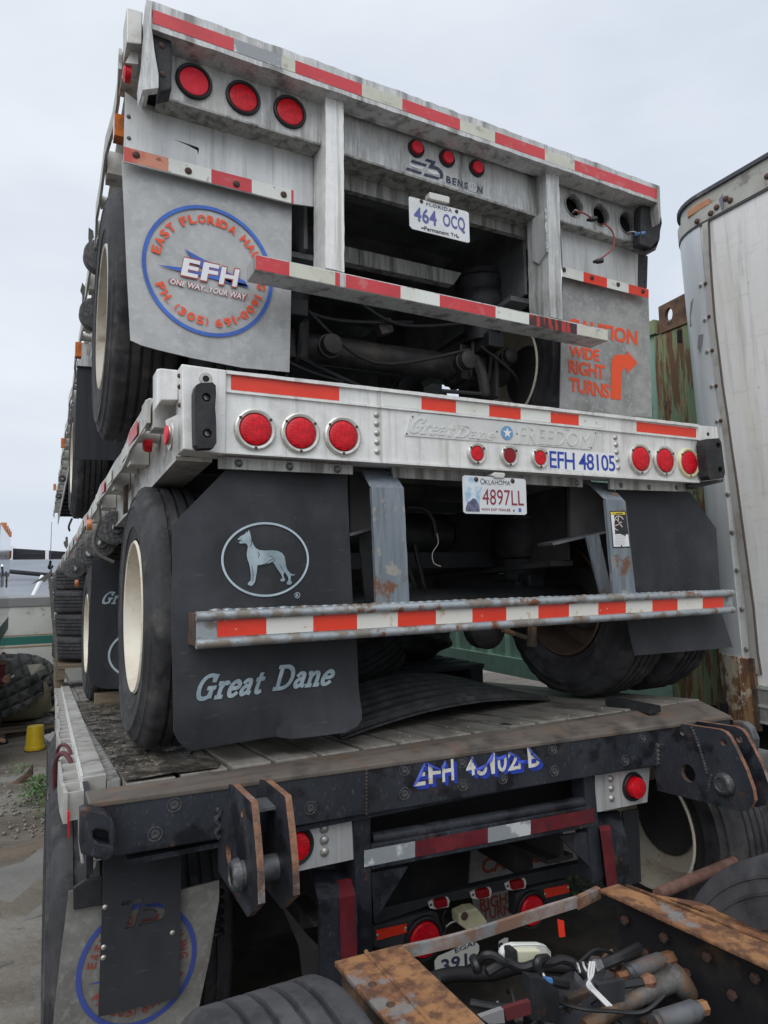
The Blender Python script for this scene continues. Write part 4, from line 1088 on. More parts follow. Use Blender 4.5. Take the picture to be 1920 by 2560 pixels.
# big dog flap
def fyB(x, z):
    v = 0
    u = (z - (H - .15)) / .45
    v += .012 * math.sin(x * 9)
    if z < H - .44: v += .035 * ((H - .44 - z) / .14) ** 1.2 * (1 if x < .78 else -.9)
    return v
fpx = k(8, (660, 50), (1355, 80), (1372, 480), (1390, 850), (1410, 1040), (1420, 1300), (1432, 1440), (1428, 1490), (1400, 1528), (1330, 1565), (1120, 1592), (915, 1610), (700, 1640), (480, 1682), (435, 1672), (385, 1625), (358, 1570), (350, 1300), (343, 1000), (343, 888), (348, 620), (350, 372))
fb = panel('mud_flap', flap_black, fpx, 2.31, .009, TB, step=.04, warp=fyB)
fb['label'] = 'large black left flap printed with a standing dog in an oval ring'
fbY = lambda d: (lambda x, z: 2.31 + fyB(x, z) - d)
e1, e2, t1, t2 = [PY(p, 2.31) for p in k(8, (622, 560), (1139, 590), (865, 358), (890, 788))]
cD = Vector(((e1.x + e2.x) / 2, 2.31, (t1.z + t2.z) / 2))
ring_mesh('printed_ring', cD, (e2.x - e1.x) / 2, (t1.z - t2.z) / 2, .0075, print_edge, fb, 64, fy=fbY(.0045))
dog = [(718, 455), (735, 440), (752, 432), (764, 424), (770, 412), (776, 420), (782, 403), (790, 416), (794, 434), (798, 450), (802, 468), (812, 490), (825, 508), (845, 519), (880, 522), (920, 520), (955, 524), (980, 535), (995, 555), (1001, 585), (1004, 610), (1012, 632), (1030, 652), (1048, 660), (1058, 655), (1054, 664), (1034, 667), (1030, 690), (1040, 705), (1030, 719), (1010, 717), (1008, 706), (1017, 695), (1019, 680), (1010, 665), (995, 648), (988, 660), (993, 678), (1000, 690), (990, 700), (972, 698), (970, 690), (982, 680), (978, 665), (968, 648), (950, 625), (935, 600), (922, 586), (905, 594), (880, 601), (850, 609), (834, 609), (831, 640), (824, 680), (820, 700), (808, 720), (795, 727), (776, 717), (780, 706), (793, 695), (796, 670), (792, 630), (786, 600), (776, 575), (770, 545), (775, 515), (778, 497), (768, 482), (755, 480), (735, 483), (722, 476), (734, 470), (730, 464), (718, 461)]
o = flat('printed_dog', k(8, *dog), 2.31, print_pale, fb, fy=fbY(.0045))
for ln in ([(796, 455), (800, 480), (790, 500)], [(838, 560), (845, 545), (838, 530)], [(905, 552), (925, 560), (935, 580), (922, 590)], [(885, 600), (905, 580), (925, 572)], [(834, 606), (860, 604), (885, 594)], [(800, 610), (808, 650), (806, 700)], [(965, 600), (990, 640), (1005, 660)], [(724, 462), (738, 462), (742, 474)]):
    V, Fs = ribbons([curve2(ln)], 3.2)
    pts = k(8, *V)
    me = bpy.data.meshes.new('printed_line')
    VV = [PY(p, 2.31) for p in pts]
    for v in VV: v.y = fbY(.0052)(v.x, v.z)
    me.from_pydata(VV, [], Fs); link('printed_line', me, flap_black, fb)
cR = PY(k(8, (1071, 779)), 2.31)
ring_mesh('printed_ring', cR, .0105, .0105, .0018, print_edge, fb, 24, fy=fbY(.0045))
def onflap(px, d=.0045):
    f = quad_fn(*[PY(p, 2.31) for p in px])
    def g3(u, v):
        p = f(u, v); p.y = fbY(d)(p.x, p.z); return p
    return g3
U, Fs, _ = text_mesh('R', .02); put('lettering', U, Fs, onflap(k(8, (1064, 770), (1079, 770), (1079, 789), (1064, 789))), print_edge, fb)
slab_lettering('Great', k(33, (150, 150), (830, 120), (800, 375), (110, 445)), 2.31, print_pale, fb, .165, fn=onflap(k(33, (112, 178), (812, 118), (790, 368), (112, 446))))
slab_lettering('Dane', None, 2.31, print_pale, fb, .165, fn=onflap(k(33, (868, 96), (1502, 52), (1490, 290), (868, 350))))
# right plain flap
fr2 = panel('mud_flap', flap_black, k(9, (1080, 108), (1358, 122), (1460, 262), (1472, 440), (1480, 590), (1512, 718), (1400, 728), (1135, 750), (1112, 600), (1090, 300)), 2.33, .009, TB, step=.06, warp=lambda x, z: -.10 * max(0, (H - .20 - z)) ** 1.1)
# rear guard
gl = k(19, (255, 110), (485, 115), (525, 946), (290, 956))
panel('guard_post', blue_steel, gl, 2.20, .016, TB, rough=.0012)
def bent(name, mat, top, bend, Yt, Yb, th=.014):
    a = [PY(p, Yt) for p in top]; b = [PY(p, Yb) for p in bend]
    bm = bmesh.new(); add_prism(bm, [a[0], a[1], b[1], b[0]], Vector((0, th, .004))); return obj(name, bm, mat, TB)
bent('guard_post_bend', blue_steel, k(19, (183, -18), (402, -12)), k(19, (255, 110), (485, 115)), 2.36, 2.2)
lx = PY(k(19, (256, 110)), 2.2).x
panel('guard_web', black_plain, k(19, (163, 455), (266, 424), (292, 950), (215, 950)), 2.34, .012, TB)
bm = bmesh.new(); q = [PX(p, lx + .004) for p in k(19, (262, 150), (100, 445), (130, 440), (268, 398))]
panel('guard_shelf', steel_worn, k(19, (100, 440), (264, 398), (266, 412), (104, 458)), 2.3, .12, TB); bm.free()
panel('guard_web', under_dark, k(19, (100, -5), (250, 10), (264, 400), (105, 445)), 2.42, .02, TB)
gr2 = k(9, (1036, 150), (1112, 160), (1152, 516), (1068, 520))
panel('guard_post', blue_steel, gr2, 2.20, .016, TB, rough=.0012)
bent('guard_post_bend', blue_steel, k(9, (966, 84), (1046, 90)), k(9, (1036, 150), (1112, 160)), 2.36, 2.2)
panel('guard_web', blue_steel, k(9, (962, 292), (1010, 284), (1062, 520), (1020, 524)), 2.32, .012, TB)
panel('guard_shelf', steel_worn, k(9, (830, 318), (1040, 272), (1040, 280), (834, 328)), 2.34, .1, TB)
panel('guard_web', under_dark, k(9, (900, 70), (1030, 120), (1038, 275), (900, 300)), 2.42, .02, TB)
lb = panel('warning_label', ink_black, k(26, (552, 318), (878, 318), (988, 1098), (618, 1104)), 2.1985, .0012, TB)
flat('label_field', k(26, (562, 340), (870, 340), (874, 398), (570, 398)), 2.1975, yellow_lab, lb)
flat('label_field', k(26, (570, 402), (640, 402), (660, 800), (612, 812)), 2.1975, print_white, lb)
flat('label_field', k(26, (612, 812), (775, 806), (885, 862), (890, 815), (940, 815), (968, 1070), (822, 1075), (800, 1040), (785, 1045), (782, 1076), (632, 1078)), 2.1975, print_white, lb)
lettering('WARNING', k(26, (668, 358), (828, 356), (828, 386), (668, 388)), 2.1968, ink_black, lb, bold=.04)
flat('label_mark', k(26, (632, 355), (646, 386), (618, 386)), 2.1968, ink_black, lb)
V, Fs = ribbons([curve2([(835, 500), (800, 450), (735, 428), (680, 450), (645, 540), (640, 640), (670, 700), (720, 730)]), [(730, 410), (732, 560)], [(690, 490), (815, 660)], [(665, 632), (740, 600)], [(740, 560), (805, 556)]], 17)
pts = k(26, *V); me = bpy.data.meshes.new('label_mark'); me.from_pydata([PY(p, 2.1972) for p in pts], [], Fs); link('label_mark', me, M('pinkish_white_print', (.68, .60, .58), .5), lb)
for i in range(7):
    y = 838 + i * 33
    V, Fs = ribbons([[(650 + 8 * i % 30, y), (860 + 10 * (i % 3), y - 4)]], 10)
    me = bpy.data.meshes.new('label_line'); me.from_pydata([PY(p, 2.1968) for p in k(26, *V)], [], Fs); link('label_line', me, M('label_line_ink', (.5, .5, .48), .5), lb)
# guard bar: plate with rolled edges
gt0, gt1, gb0, gb1 = k(8, (485, 878)), k(9, (1522, 500)), k(8, (485, 1085)), k(9, (1524, 586))
panel('guard_bar', rail_steel, [gt0, gt1, gb1, gb0], 2.194, .02, TB)
for nm, a, b in (('rolled_edge', (gt0[0], gt0[1] + 10), (gt1[0], gt1[1] + 7)), ('rolled_edge', (gb0[0], gb0[1] - 10), (gb1[0], gb1[1] - 7))):
    bm = bmesh.new(); tube(bm, [PY(a, 2.188), PY(b, 2.188)], .0155, 14); obj(nm, bm, rail_steel, TB, smooth=True)
bm = bmesh.new()
a, b = PY(k(8, (560, 868)), 2.20), PY(k(9, (1515, 500)), 2.20)
n = 66
for i in range(n):
    p = a.lerp(b, (i + .5) / n)
    bmesh.ops.create_icosphere(bm, subdivisions=1, radius=1, matrix=Matrix.Translation(p + Vector((0, 0, .001))) @ Matrix.Diagonal((.022, .012, .0045 + rnd.uniform(-.0015, .002), 1)))
obj('grip_edge', bm, rail_steel, TB, smooth=True)
box('guard_bar_end', rust_dark, PY(gt0, 2.19).x - .004, PY(gt0, 2.19).x + .004, 2.2, 2.31, PY(gb0, 2.19).z + .006, PY(gt0, 2.19).z - .004, TB)
box('guard_bar_web', rust_dark, PY(gt0, 2.19).x, PY(gt1, 2.19).x, 2.215, 2.31, PY(gt0, 2.19).z - .014, PY(gt0, 2.19).z - .006, TB)
gx = [543.4, 666, 783, 892.8, 994.5, 1090, 1180.9, 1266, 1345.8, 1422.6, 1495.6, 1564.6, 1631, 1694, 1756.6, 1808]
strip(TB, gx, [orange_tape, vinyl_w2] * 7 + [orange_tape], ((543.4, 1548.4), (1808, 1488.5)), ((543.4, 1592.7), (1808, 1519)), 2.1925)
# running gear of the middle trailer
ZB = H - .638
wheel(TB, .335, 2.90, ZB + .487, .515, .27, 1, cream, rubber, .93, bulge=.022)
wheel(TB, .64, 2.90, ZB + .492, .515, .27, 1, rust_rim, rubber, .95, dish=False)
wheel(TB, 3.08, 2.85, ZB + .485, .515, .27, -1, rust_rim, rubber, .96)
wheel(TB, 2.47, 2.85, ZB + .485, .515, .27, 1, rust_rim, rubber, .96)
zb2 = ZB - .27
wheel(TB, .335, 5.80, zb2 + .49, .515, .27, 1, cream, rubber, .95)
wheel(TB, 3.0, 5.80, zb2 + .49, .515, .27, -1, cream, rubber, .95)
wheel(TB, 2.66, 5.80, zb2 + .49, .515, .27, -1, cream, rubber, .95, dish=False)
ybar('axle', black_plain, (.8, 2.82, ZB + .50), (2.55, 2.82, ZB + .49), .066, TB, 18)
ybar('axle', black_plain, (.8, 5.8, zb2 + .49), (2.55, 5.8, zb2 + .49), .066, TB, 18)
def airspring2(x, y, z):
    bm = bmesh.new()
    lathe(bm, [(0, .105), (.14, .128), (.145, .1)], 28, 'Z', c=(x, y, z)); obj('air_spring_piston', bm, flap_dark, TB, smooth=True)
    bm = bmesh.new()
    lathe(bm, [(.10, .10), (.12, .15), (.18, .175), (.26, .165), (.31, .15), (.315, .16), (.33, .16), (.335, 0)], 28, 'Z', c=(x, y, z)); obj('air_spring', bm, rubber_pad, TB, smooth=True)
pa = PY(k(19, (1345, 770)), 2.95)
airspring2(pa.x, pa.y, pa.z)
box('spring_seat', black_plain, pa.x - .13, pa.x + .11, pa.y - .10, pa.y + .10, pa.z - .13, pa.z - .002, TB, bev=.012)
airspring2(.95, 2.95, pa.z)
for x in (1.02, 2.28):
    box('trailing_arm', black_plain, x - .05, x + .05, 2.8, 3.75, ZB + .53, ZB + .62, TB, bev=.008)
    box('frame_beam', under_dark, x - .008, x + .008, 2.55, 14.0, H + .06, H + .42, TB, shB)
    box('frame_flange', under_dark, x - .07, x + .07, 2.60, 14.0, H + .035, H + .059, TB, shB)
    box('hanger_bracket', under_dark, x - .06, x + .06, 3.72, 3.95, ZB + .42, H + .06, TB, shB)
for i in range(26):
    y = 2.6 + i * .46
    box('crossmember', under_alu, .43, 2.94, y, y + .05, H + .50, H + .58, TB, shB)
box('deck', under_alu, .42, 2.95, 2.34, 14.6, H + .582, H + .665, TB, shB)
box('air_tank_bracket', black_plain, 1.15, 2.2, 3.05, 3.12, H + .02, H + .10, TB)
bm = bmesh.new(); lathe(bm, [(0, .03), (.02, .09), (.05, .115), (.75, .115), (.78, .09), (.80, .03)], 24, 'X', c=(1.22, 3.2, H + .20)); obj('air_tank', bm, black_plain, TB, smooth=True)
bm = bmesh.new(); lathe(bm, [(0, .01), (.015, .07), (.05, .10), (.12, .10), (.16, .07)], 20, 'Y', c=(1.95, 2.72, ZB + .36)); obj('brake_chamber', bm, rubber_pad, TB, smooth=True)
bm = bmesh.new(); tube(bm, [PY(k(9, (752, 640)), 2.66), PY(k(9, (750, 716)), 2.66)], [.022, .026], 8); obj('slack_adjuster', bm, rust_dark, TB, smooth=True)
ybar('push_rod', rust_dark, PY(k(9, (640, 652)), 2.68), PY(k(9, (750, 690)), 2.67), .012, TB, 8)
wire('air_hose', wire_black, [PY(k(19, (470, 560)), 2.9), PY(k(19, (530, 720)), 2.9), PY(k(19, (580, 890)), 2.9)], .013, TB)
wire('air_hose', wire_black, [PY(k(19, (560, 520)), 2.9), PY(k(19, (600, 690)), 2.9), PY(k(19, (648, 890)), 2.9)], .013, TB)
wire('air_hose', wire_black, [PY(k(19, (500, 250)), 2.7), PY(k(19, (620, 260)), 2.7), PY(k(19, (690, 340)), 2.7), PY(k(19, (715, 470)), 2.7)], .012, TB)
wire('loose_wire', wire_white, [PY(k(19, (722, 440)), 2.6), PY(k(19, (730, 510)), 2.6), PY(k(19, (690, 580)), 2.6), PY(k(19, (700, 650)), 2.6), PY(k(19, (750, 675)), 2.6)], .0022, TB)
# left side of the middle trailer
zr = H + .665
box('side_rail', alu_side, .415, .43, 2.33, 14.6, zr - .26, zr, TB, shB)
box('side_rail_flange', alu_side, .40, .52, 2.33, 14.6, zr - .275, zr - .261, TB, shB)
bm = bmesh.new(); n = 60
for i in range(n):
    y0, y1 = 2.42 + 12.1 * i / n, 2.42 + 12.1 * (i + 1) / n
    wv = lambda y: .005 * math.sin(y * 4.3) + .004 * math.sin(y * 10.1 + 1)
    add_box(bm, .322, .334, y0, y1, zr - .13, zr - .05, lambda p: shB(Vector((p[0] + wv(p[1]), p[1], p[2]))))
bmesh.ops.remove_doubles(bm, verts=bm.verts[:], dist=.0005)
obj('rub_rail', bm, alu_side, TB)
for i in range(40):
    y = 2.44 + i * .300
    p = shB(Vector((.375, y, zr - .09)))
    inst('stake_pocket' if i % 2 == 0 else 'rail_spool', 'pockA' if i % 2 == 0 else 'spoolA', pocket if i % 2 == 0 else spool, alu_side, p, TB, smooth=(i % 2 == 1))
    if i and i % 4 in (0, 1, 2) and i < 34:
        inst('side_tape', 'sidetape' + str(i % 4 == 1), lambda b: add_box(b, -.001, .001, -.13, .13, -.026, .026), red_fade if i % 4 == 1 else pale_tape, shB(Vector((.3195 + .005 * math.sin(y * 4.3) + .004 * math.sin(y * 10.1 + 1), y, zr - .09))), TB, smooth=False)
panel('stake_end', alu_pale, k(5, (70, 92), (95, 88), (188, 98), (186, 262), (96, 262), (70, 298)), YB + .05, .09, TB, bev=.004)
panel('stake_end', alu_side, k(5, (8, 262), (30, 250), (110, 258), (108, 400), (30, 404), (4, 432)), YB + .26, .10, TB, bev=.004)
rw = (((750, 572), 4.15), ((655, 672), 4.9), ((575, 735), 5.6), ((482, 832), 6.7), ((378, 938), 8.6))
for p, Y in rw:
    inst('strap_winch', 'winchB', lambda b: lathe(b, [(-.045, .088), (-.04, .095), (.04, .095), (.045, .088), (.045, .07), (.047, .068), (.045, .066), (.045, .052), (.047, .05), (.045, .048), (.045, .035), (.06, .035), (.06, .022), (-.06, .022), (-.06, .035), (-.045, .035), (-.045, .05), (-.047, .055), (-.045, .06), (-.045, .075)], 28, 'Y', closed=True), strap_roll, PY(k(7, p), Y), TB)
panel('winch_bracket', rust_dark, k(7, (808, 300), (838, 282), (832, 470), (806, 482)), 3.5, .06, TB)
wire('loose_strap', strap_m, [PY(k(7, (640, 415)), 3.9), PY(k(7, (648, 520)), 3.9), PY(k(7, (610, 650)), 3.9), PY(k(7, (640, 740)), 3.9), PY(k(7, (740, 795)), 3.9)], .009, TB)
panel('winch_strap', strap_m, k(7, (312, 890), (330, 880), (345, 1000), (352, 1150), (372, 1300), (378, 1540), (366, 1520), (350, 1320), (335, 1160), (322, 1000)), 7.6, .006, TB)
for p, Y, m in ((k(7, (950, 20)), 2.75, lens_red), (k(7, (575, 552)), 4.6, lens_amber), (k(7, (495, 933)), 6.9, lens_amber)):
    inst('side_marker', ('sm', m.name), lambda b: lathe(b, [(.02, .035), (0, .035), (-.01, .028), (-.012, 0)], 14, 'X'), m, PY(p, Y), TB)
# torn strap ends on the rail
panel('torn_strap', strap_m, k(13, (900, 1230), (840, 1330), (700, 1420), (520, 1530), (720, 1460), (770, 1490), (830, 1430), (900, 1330)), 7.2, .006, TB)
panel('torn_strap', strap_m, k(13, (1130, 710), (1170, 700), (1180, 850), (1150, 920), (1110, 860), (1095, 800), (1130, 770)), 5.2, .006, TB)
# second axle flap
f2 = panel('mud_flap', flap_black, k(7, (600, 778), (900, 780), (900, 1622), (690, 1618), (640, 1610), (585, 1570), (573, 1500), (572, 1340), (590, 1000)), 5.15, .01, TB)
slab_lettering('Great Dane', k(7, (672, 985), (1150, 975), (1130, 1062), (662, 1070)), 5.147, print_pale, f2, .165)
ring_mesh('printed_ring', PY(k(7, (900, 1390)), 5.147), .20, .165, .014, print_edge, f2, 48)

# ================================================================== BOTTOM TRAILER
TC = thing('flatbed_trailer', 'lowest black steel flatbed trailer with bolted rear beam, mounting ears and plank deck', 'trailer', (1.5, 2.6, 0), 'stacked flatbed trailers')
dC = (.018, -.088)
shC = shear(dC, 2.4)
YC = 2.10
zc = H - .62
bmp = [(225.5, 2007.5), (1826, 1791), (1826, 1876), (1640, 1914), (297, 2140.7), (238, 2150)]
panel('rear_beam', black_paint, bmp, YC, .02, TC, bev=.004)
a, b = PY(bmp[0], YC), PY(bmp[1], YC)
bm = bmesh.new()
tp = [a + Vector((-.004, -.004, .002)), b + Vector((.004, -.004, .002)), Vector((b.x + .015, 2.27, zc - .004)), Vector((a.x - .004, 2.27, zc - .006))]
add_prism(bm, tp, Vector((0, 0, -.016))); bevel(bm, .004)
obj('beam_top_plate', bm, beam_top, TC)
box('beam_end', black_paint, a.x - .006, a.x + .012, YC + .02, 2.40, zc - .19, zc - .012, TC)
box('beam_bottom', black_paint, a.x + .1, b.x - .1, YC + .02, 2.38, zc - .185, zc - .17, TC)
bl = [k(10, p) for p in ((655, 415), (562, 557), (1320, 430))] + k(27, (48, 390), (48, 640), (643, 315), (655, 550), (1068, 480), (1580, 175), (1600, 405)) + k(11, (868, 190), (1193, 65), (1130, 150))
for p in bl:
    o = inst('countersunk_bolt', 'csb', lambda b: lathe(b, [(.001, .0215), (-.0015, .021), (-.002, .0185), (0.0, .017), (.0005, .013), (-.003, .012), (-.0035, .006), (-.001, .005), (-.001, 0)], 20), bolt_dark, PY(p, YC), TC)
bm = bmesh.new()
for i in range(14):
    p = PY(k(11, (172, 172 + 175 * i / 13)), YC)
    bmesh.ops.create_icosphere(bm, subdivisions=1, radius=.0052, matrix=Matrix.Translation(p))
obj('weld_seam', bm, rust_dark, TC, smooth=True)
# peeling fleet number
sh = (36, 34)
fn_ = panel('fleet_number', black_paint, k(27, (140, 330), (1480, 150), (1490, 400), (170, 600)), YC - .0006, .0004, TC)
GL = [('E', (172, 345), (262, 322), (265, 548), (152, 565), ((140, 560), (255, 318), (120, 300))),
      ('F', (292, 330), (420, 322), (425, 520), (298, 540), ((280, 318), (432, 385), (440, 290))),
      ('H', (437, 300), (552, 278), (563, 497), (440, 520), ((430, 372), (473, 292), (425, 280))),
      ('4', (690, 262), (772, 250), (792, 440), (684, 466), ((745, 245), (780, 310), (800, 235))),
      ('8', (800, 240), (900, 225), (905, 440), (795, 462), ((780, 388), (915, 322), (850, 180))),
      ('1', (918, 225), (982, 215), (985, 430), (950, 437), ((900, 325), (966, 215), (900, 200))),
      ('0', (1010, 215), (1105, 195), (1110, 405), (1012, 420), ((1000, 272), (1105, 232), (1050, 150))),
      ('2', (1120, 205), (1225, 190), (1228, 385), (1120, 405), ((1130, 205), (1228, 250), (1240, 170))),
      ('F', (1228, 205), (1300, 190), (1300, 370), (1228, 386), ((1215, 300), (1300, 292), (1260, 150))),
      ('B', (1318, 165), (1445, 150), (1452, 352), (1335, 374), ((1335, 160), (1462, 300), (1480, 130)))]
for s_, tl, tr, br, bl_, cut in GL:
    U, Fs, _ = text_mesh(s_, .02)
    def letter(off, mat, lift, docut, grow=1.0):
        q = quad_fn(*[Vector((p[0] + off[0], p[1] + off[1], 0)) for p in (tl, tr, br, bl_)])
        bm = bmesh.new()
        vs = [bm.verts.new(q((u - .5) * grow + .5, (v - .5) * grow + .5)) for u, v in U]
        for f in Fs:
            try: bm.faces.new([vs[i] for i in f])
            except Exception: pass
        if docut:
            (ax, ay), (bx, by), (cx, cy) = cut
            nrm = Vector((-(by - ay), bx - ax, 0))
            if nrm.dot(Vector((cx - ax, cy - ay, 0))) < 0: nrm = -nrm
            bmesh.ops.bisect_plane(bm, geom=bm.verts[:] + bm.edges[:] + bm.faces[:], plane_co=Vector((ax, ay, 0)), plane_no=nrm, clear_outer=True)
        for v in bm.verts:
            v.co = PY(k(27, (v.co.x, v.co.y)), YC - lift)
        me = bpy.data.meshes.new('letter'); bm.to_mesh(me); bm.free()
        return link('letter', me, mat, fn_)
    for st in (36, 24, 12):
        letter((st * 1.0, st * .95), vinyl_blue, .0010 + .0001 * (36 - st) / 12, True, 1.0)
    letter((0, 0), vinyl_w2, .0016, True)
    # the curled-over corner
    (ax, ay), (bx, by), (cx, cy) = cut
    mx_, my_ = (ax + bx) / 2, (ay + by) / 2
    dx, dy = mx_ - cx, my_ - cy
    l = math.hypot(dx, dy) or 1
    q = [(ax, ay), (bx, by), (bx + dx / l * 18, by + dy / l * 18), (mx_ + dx / l * 30, my_ + dy / l * 30), (ax + dx / l * 10, ay + dy / l * 10)]
    bm = bmesh.new(); pts = [PY(k(27, p), YC - .004) for p in q]; pts[0].y = pts[1].y = YC - .002
    pts[3].y -= .006
    c_ = bm.verts.new(sum(pts, Vector()) / 5 + Vector((0, -.004, 0))); vs = [bm.verts.new(p) for p in pts]
    for i in range(5): bm.faces.new((c_, vs[i], vs[(i + 1) % 5]))
    obj('peeled_corner', bm, vinyl_blue, fn_, smooth=True)
# tow eye at the left
def slot(c, w, h, n=6):
    out = []
    for cx, a0 in ((w / 2 - h / 2, -90), (-(w / 2 - h / 2), 90)):
        for i in range(n + 1):
            t = math.radians(a0 + 180 * i / n)
            out.append(Vector((c.x + cx + h / 2 * math.cos(t), c.y, c.z + h / 2 * math.sin(t))))
    return out
YT = 2.045
ep = k(10, (196, 440), (228, 432), (320, 455), (352, 480), (370, 520), (372, 560), (366, 640), (345, 682), (320, 690), (200, 655), (192, 610))
sl = [PY(p, YT) for p in k(10, (256, 545), (275, 532), (318, 540), (335, 548), (338, 590), (345, 612), (300, 604), (280, 596), (262, 580))]
panel('tow_eye', black_paint, ep, YT, .05, TC, holes=[sl], bev=.006)
# mounting ears
def ear(px, X0, offs, th, holes=()):
    pts = [PX(p, X0) for p in px]
    hl_ = []
    for c, r in holes:
        cc = PX(c, X0)
        hl_.append([Vector((X0, cc.y + r * math.cos(2 * math.pi * i / 16), cc.z + r * math.sin(2 * math.pi * i / 16))) for i in range(16)])
    for of in offs:
        bm = grid_fill([pts] + hl_)
        thicken(bm, Vector((th, 0, 0)))
        bmesh.ops.translate(bm, verts=bm.verts[:], vec=Vector((of, 0, 0)))
        # torch-cut rim gets its own rusty material
        me = bpy.data.meshes.new('mounting_ear'); bmesh.ops.recalc_face_normals(bm, faces=bm.faces[:])
        for f in bm.faces: f.material_index = 1 if abs(f.normal.x) < .5 else 0
        bm.to_mesh(me); bm.free(); me.materials.append(black_paint); me.materials.append(rust_edge)
        link('mounting_ear', me, None, TC)
    return pts
XL = PY(k(10, (880, 450)), YC).x
eL = k(10, (922, 312), (944, 318), (1030, 402), (1046, 560), (1060, 740), (1064, 900), (1012, 962), (868, 735), (866, 500), (898, 450))
# second ear: same plate, shifted until its top corner falls at the second one in the photo
yq = PX(k(10, (1030, 402)), XL).y
dxL = PY(k(10, (1195, 362)), yq).x - XL
ear(eL, XL, (0, dxL), .018, [(k(10, (920, 655)), .028), (k(10, (985, 455)), .011)])
pc = PX(k(10, (992, 750)), XL)
bm = bmesh.new(); tube(bm, [pc + Vector((-.03, 0, 0)), pc + Vector((dxL + .03, 0, 0))], .034, 20); obj('hinge_pin', bm, steel_worn, TC, smooth=True)
inst('pin_head', 'pinh', lambda b: lathe(b, [(0, .042), (-.012, .040), (-.02, .034), (-.022, .026), (-.018, .024), (-.018, 0)], 20, 'X'), bolt_dark, pc + Vector((-.012, 0, 0)), TC)
box('spacer_bar', steel_worn, XL + .018, XL + dxL, PX(k(10, (1000, 380)), XL).y + .02, PX(k(10, (1000, 380)), XL).y + .11, PX(k(10, (1000, 380)), XL).z - .05, PX(k(10, (1000, 380)), XL).z - .042, TC)
panel('ear_backing', black_plain, k(10, (1030, 440), (1105, 430), (1120, 640), (1040, 660)), YC - .03, .02, TC)
bm = bmesh.new()
for i in range(14):
    p = PY(k(10, (868 + 10 * math.sin(i), 440 + 130 * i / 13)), YC - .004)
    bmesh.ops.create_icosphere(bm, subdivisions=1, radius=.010, matrix=Matrix.Translation(p))
obj('weld_seam', bm, black_paint, TC, smooth=True)
XR = PY(k(22, (300, 900)), YC).x
eR = k(22, (512, 606), (576, 614), (850, 655), (905, 680), (940, 720), (1000, 830), (1090, 1020), (1148, 1190), (1164, 1290), (1120, 1365), (1050, 1387), (940, 1368), (700, 1300), (400, 1226), (300, 1200), (262, 960), (282, 792), (372, 786), (432, 690))
yq = PX(k(22, (1000, 830)), XR).y
dxR = PY(k(22, (1130, 830)), yq).x - XR
ear(eR, XR, (0, max(.09, dxR)), .018, [(k(22, (572, 1045)), .034), (k(22, (520, 685)), .010), (k(22, (888, 770)), .013)])
pcr = PX(k(22, (905, 1140)), XR)
inst('pin_head', 'pinh', None, bolt_dark, pcr + Vector((-.004, 0, 0)), TC)
bm = bmesh.new(); tube(bm, [pcr, pcr + Vector((max(.09, dxR) + .02, 0, 0))], .034, 18); obj('hinge_pin', bm, steel_worn, TC, smooth=True)
bm = bmesh.new()
for i in range(15):
    p = PX(k(22, (296 + 8 * math.sin(2.1 * i), 795 + 175 * i / 14)), XR - .003)
    bmesh.ops.create_icosphere(bm, subdivisions=1, radius=.009, matrix=Matrix.Translation(p))
obj('weld_seam', bm, bolt_dark, TC, smooth=True)
bm = bmesh.new()
for i in range(22):
    t = i / 21
    q = (600 + 180 * t ** .8, 640 + 560 * t) if t < .75 else (778 - 90 * (t - .75), 640 + 560 * t)
    p = PX(k(22, q), XR - .001)
    bmesh.ops.create_icosphere(bm, subdivisions=1, radius=.0065, matrix=Matrix.Translation(p))
obj('weld_seam', bm, bolt_dark, TC, smooth=True)
# far tow eye
bm = bmesh.new(); pts = [PX(p, b.x + .02) for p in k(22, (965, 574), (1060, 590), (1120, 640), (1160, 745), (1158, 830), (1000, 800), (960, 700))]
add_prism(bm, pts, Vector((.04, 0, 0))); bevel(bm, .006); obj('tow_eye', bm, steel_worn, TC)
# lamp plates
lpl = panel('lamp_plate', alu_apron, k(10, (1222, 512), (1520, 472), (1531, 680), (1240, 742)), 2.15, .10, TC)
rivets(TC, k(10, (1386, 530), (1387, 586), (1388, 643)), 2.15, .0165)
lamp(TC, k(10, (1246, 613)), 2.149, .062, .045, grommet, lens_red, proud=.022, screws=False)
panel('lamp_plate', alu_apron, k(11, (1018, 206), (1222, 174), (1212, 304), (1022, 342)), 2.15, .10, TC)
rivets(TC, k(11, (1076, 218), (1078, 253), (1080, 290)), 2.15, .0145)
lamp(TC, k(11, (1158, 246)), 2.149, .058, .043, grommet, lens_red, proud=.035, screws=False)
# underframe: posts, cross tube, taped bar, gussets
panel('guard_post', black_paint, k(11, (122, 352), (188, 342), (196, 860), (142, 870)), 2.14, .08, TC, bev=.006)
panel('guard_post', black_paint, k(11, (976, 212), (1016, 206), (1052, 600), (1012, 610)), 2.14, .08, TC, bev=.006)
bm = bmesh.new(); tube(bm, [PY(k(11, (190, 440)), 2.16), PY(k(11, (985, 300)), 2.16)], .020, 14); obj('cross_tube', bm, black_paint, TC, smooth=True)
panel('taped_bar', black_paint, k(11, (190, 462), (1008, 318), (1012, 395), (192, 556)), 2.135, .03, TC, bev=.004)
strip(TC, [k(11, (x, 0))[0] for x in (164, 352, 622, 780, 1016)], [worn_tape, dark_tape, worn_tape, dark_tape], tuple(k(11, (164, 484), (1016, 328))), tuple(k(11, (164, 545), (1016, 378))), 2.1325)
panel('gusset', black_paint, k(11, (190, 565), (326, 543), (200, 752)), 2.15, .012, TC)
panel('gusset', black_paint, k(11, (884, 430), (1004, 412), (1006, 552)), 2.15, .012, TC)
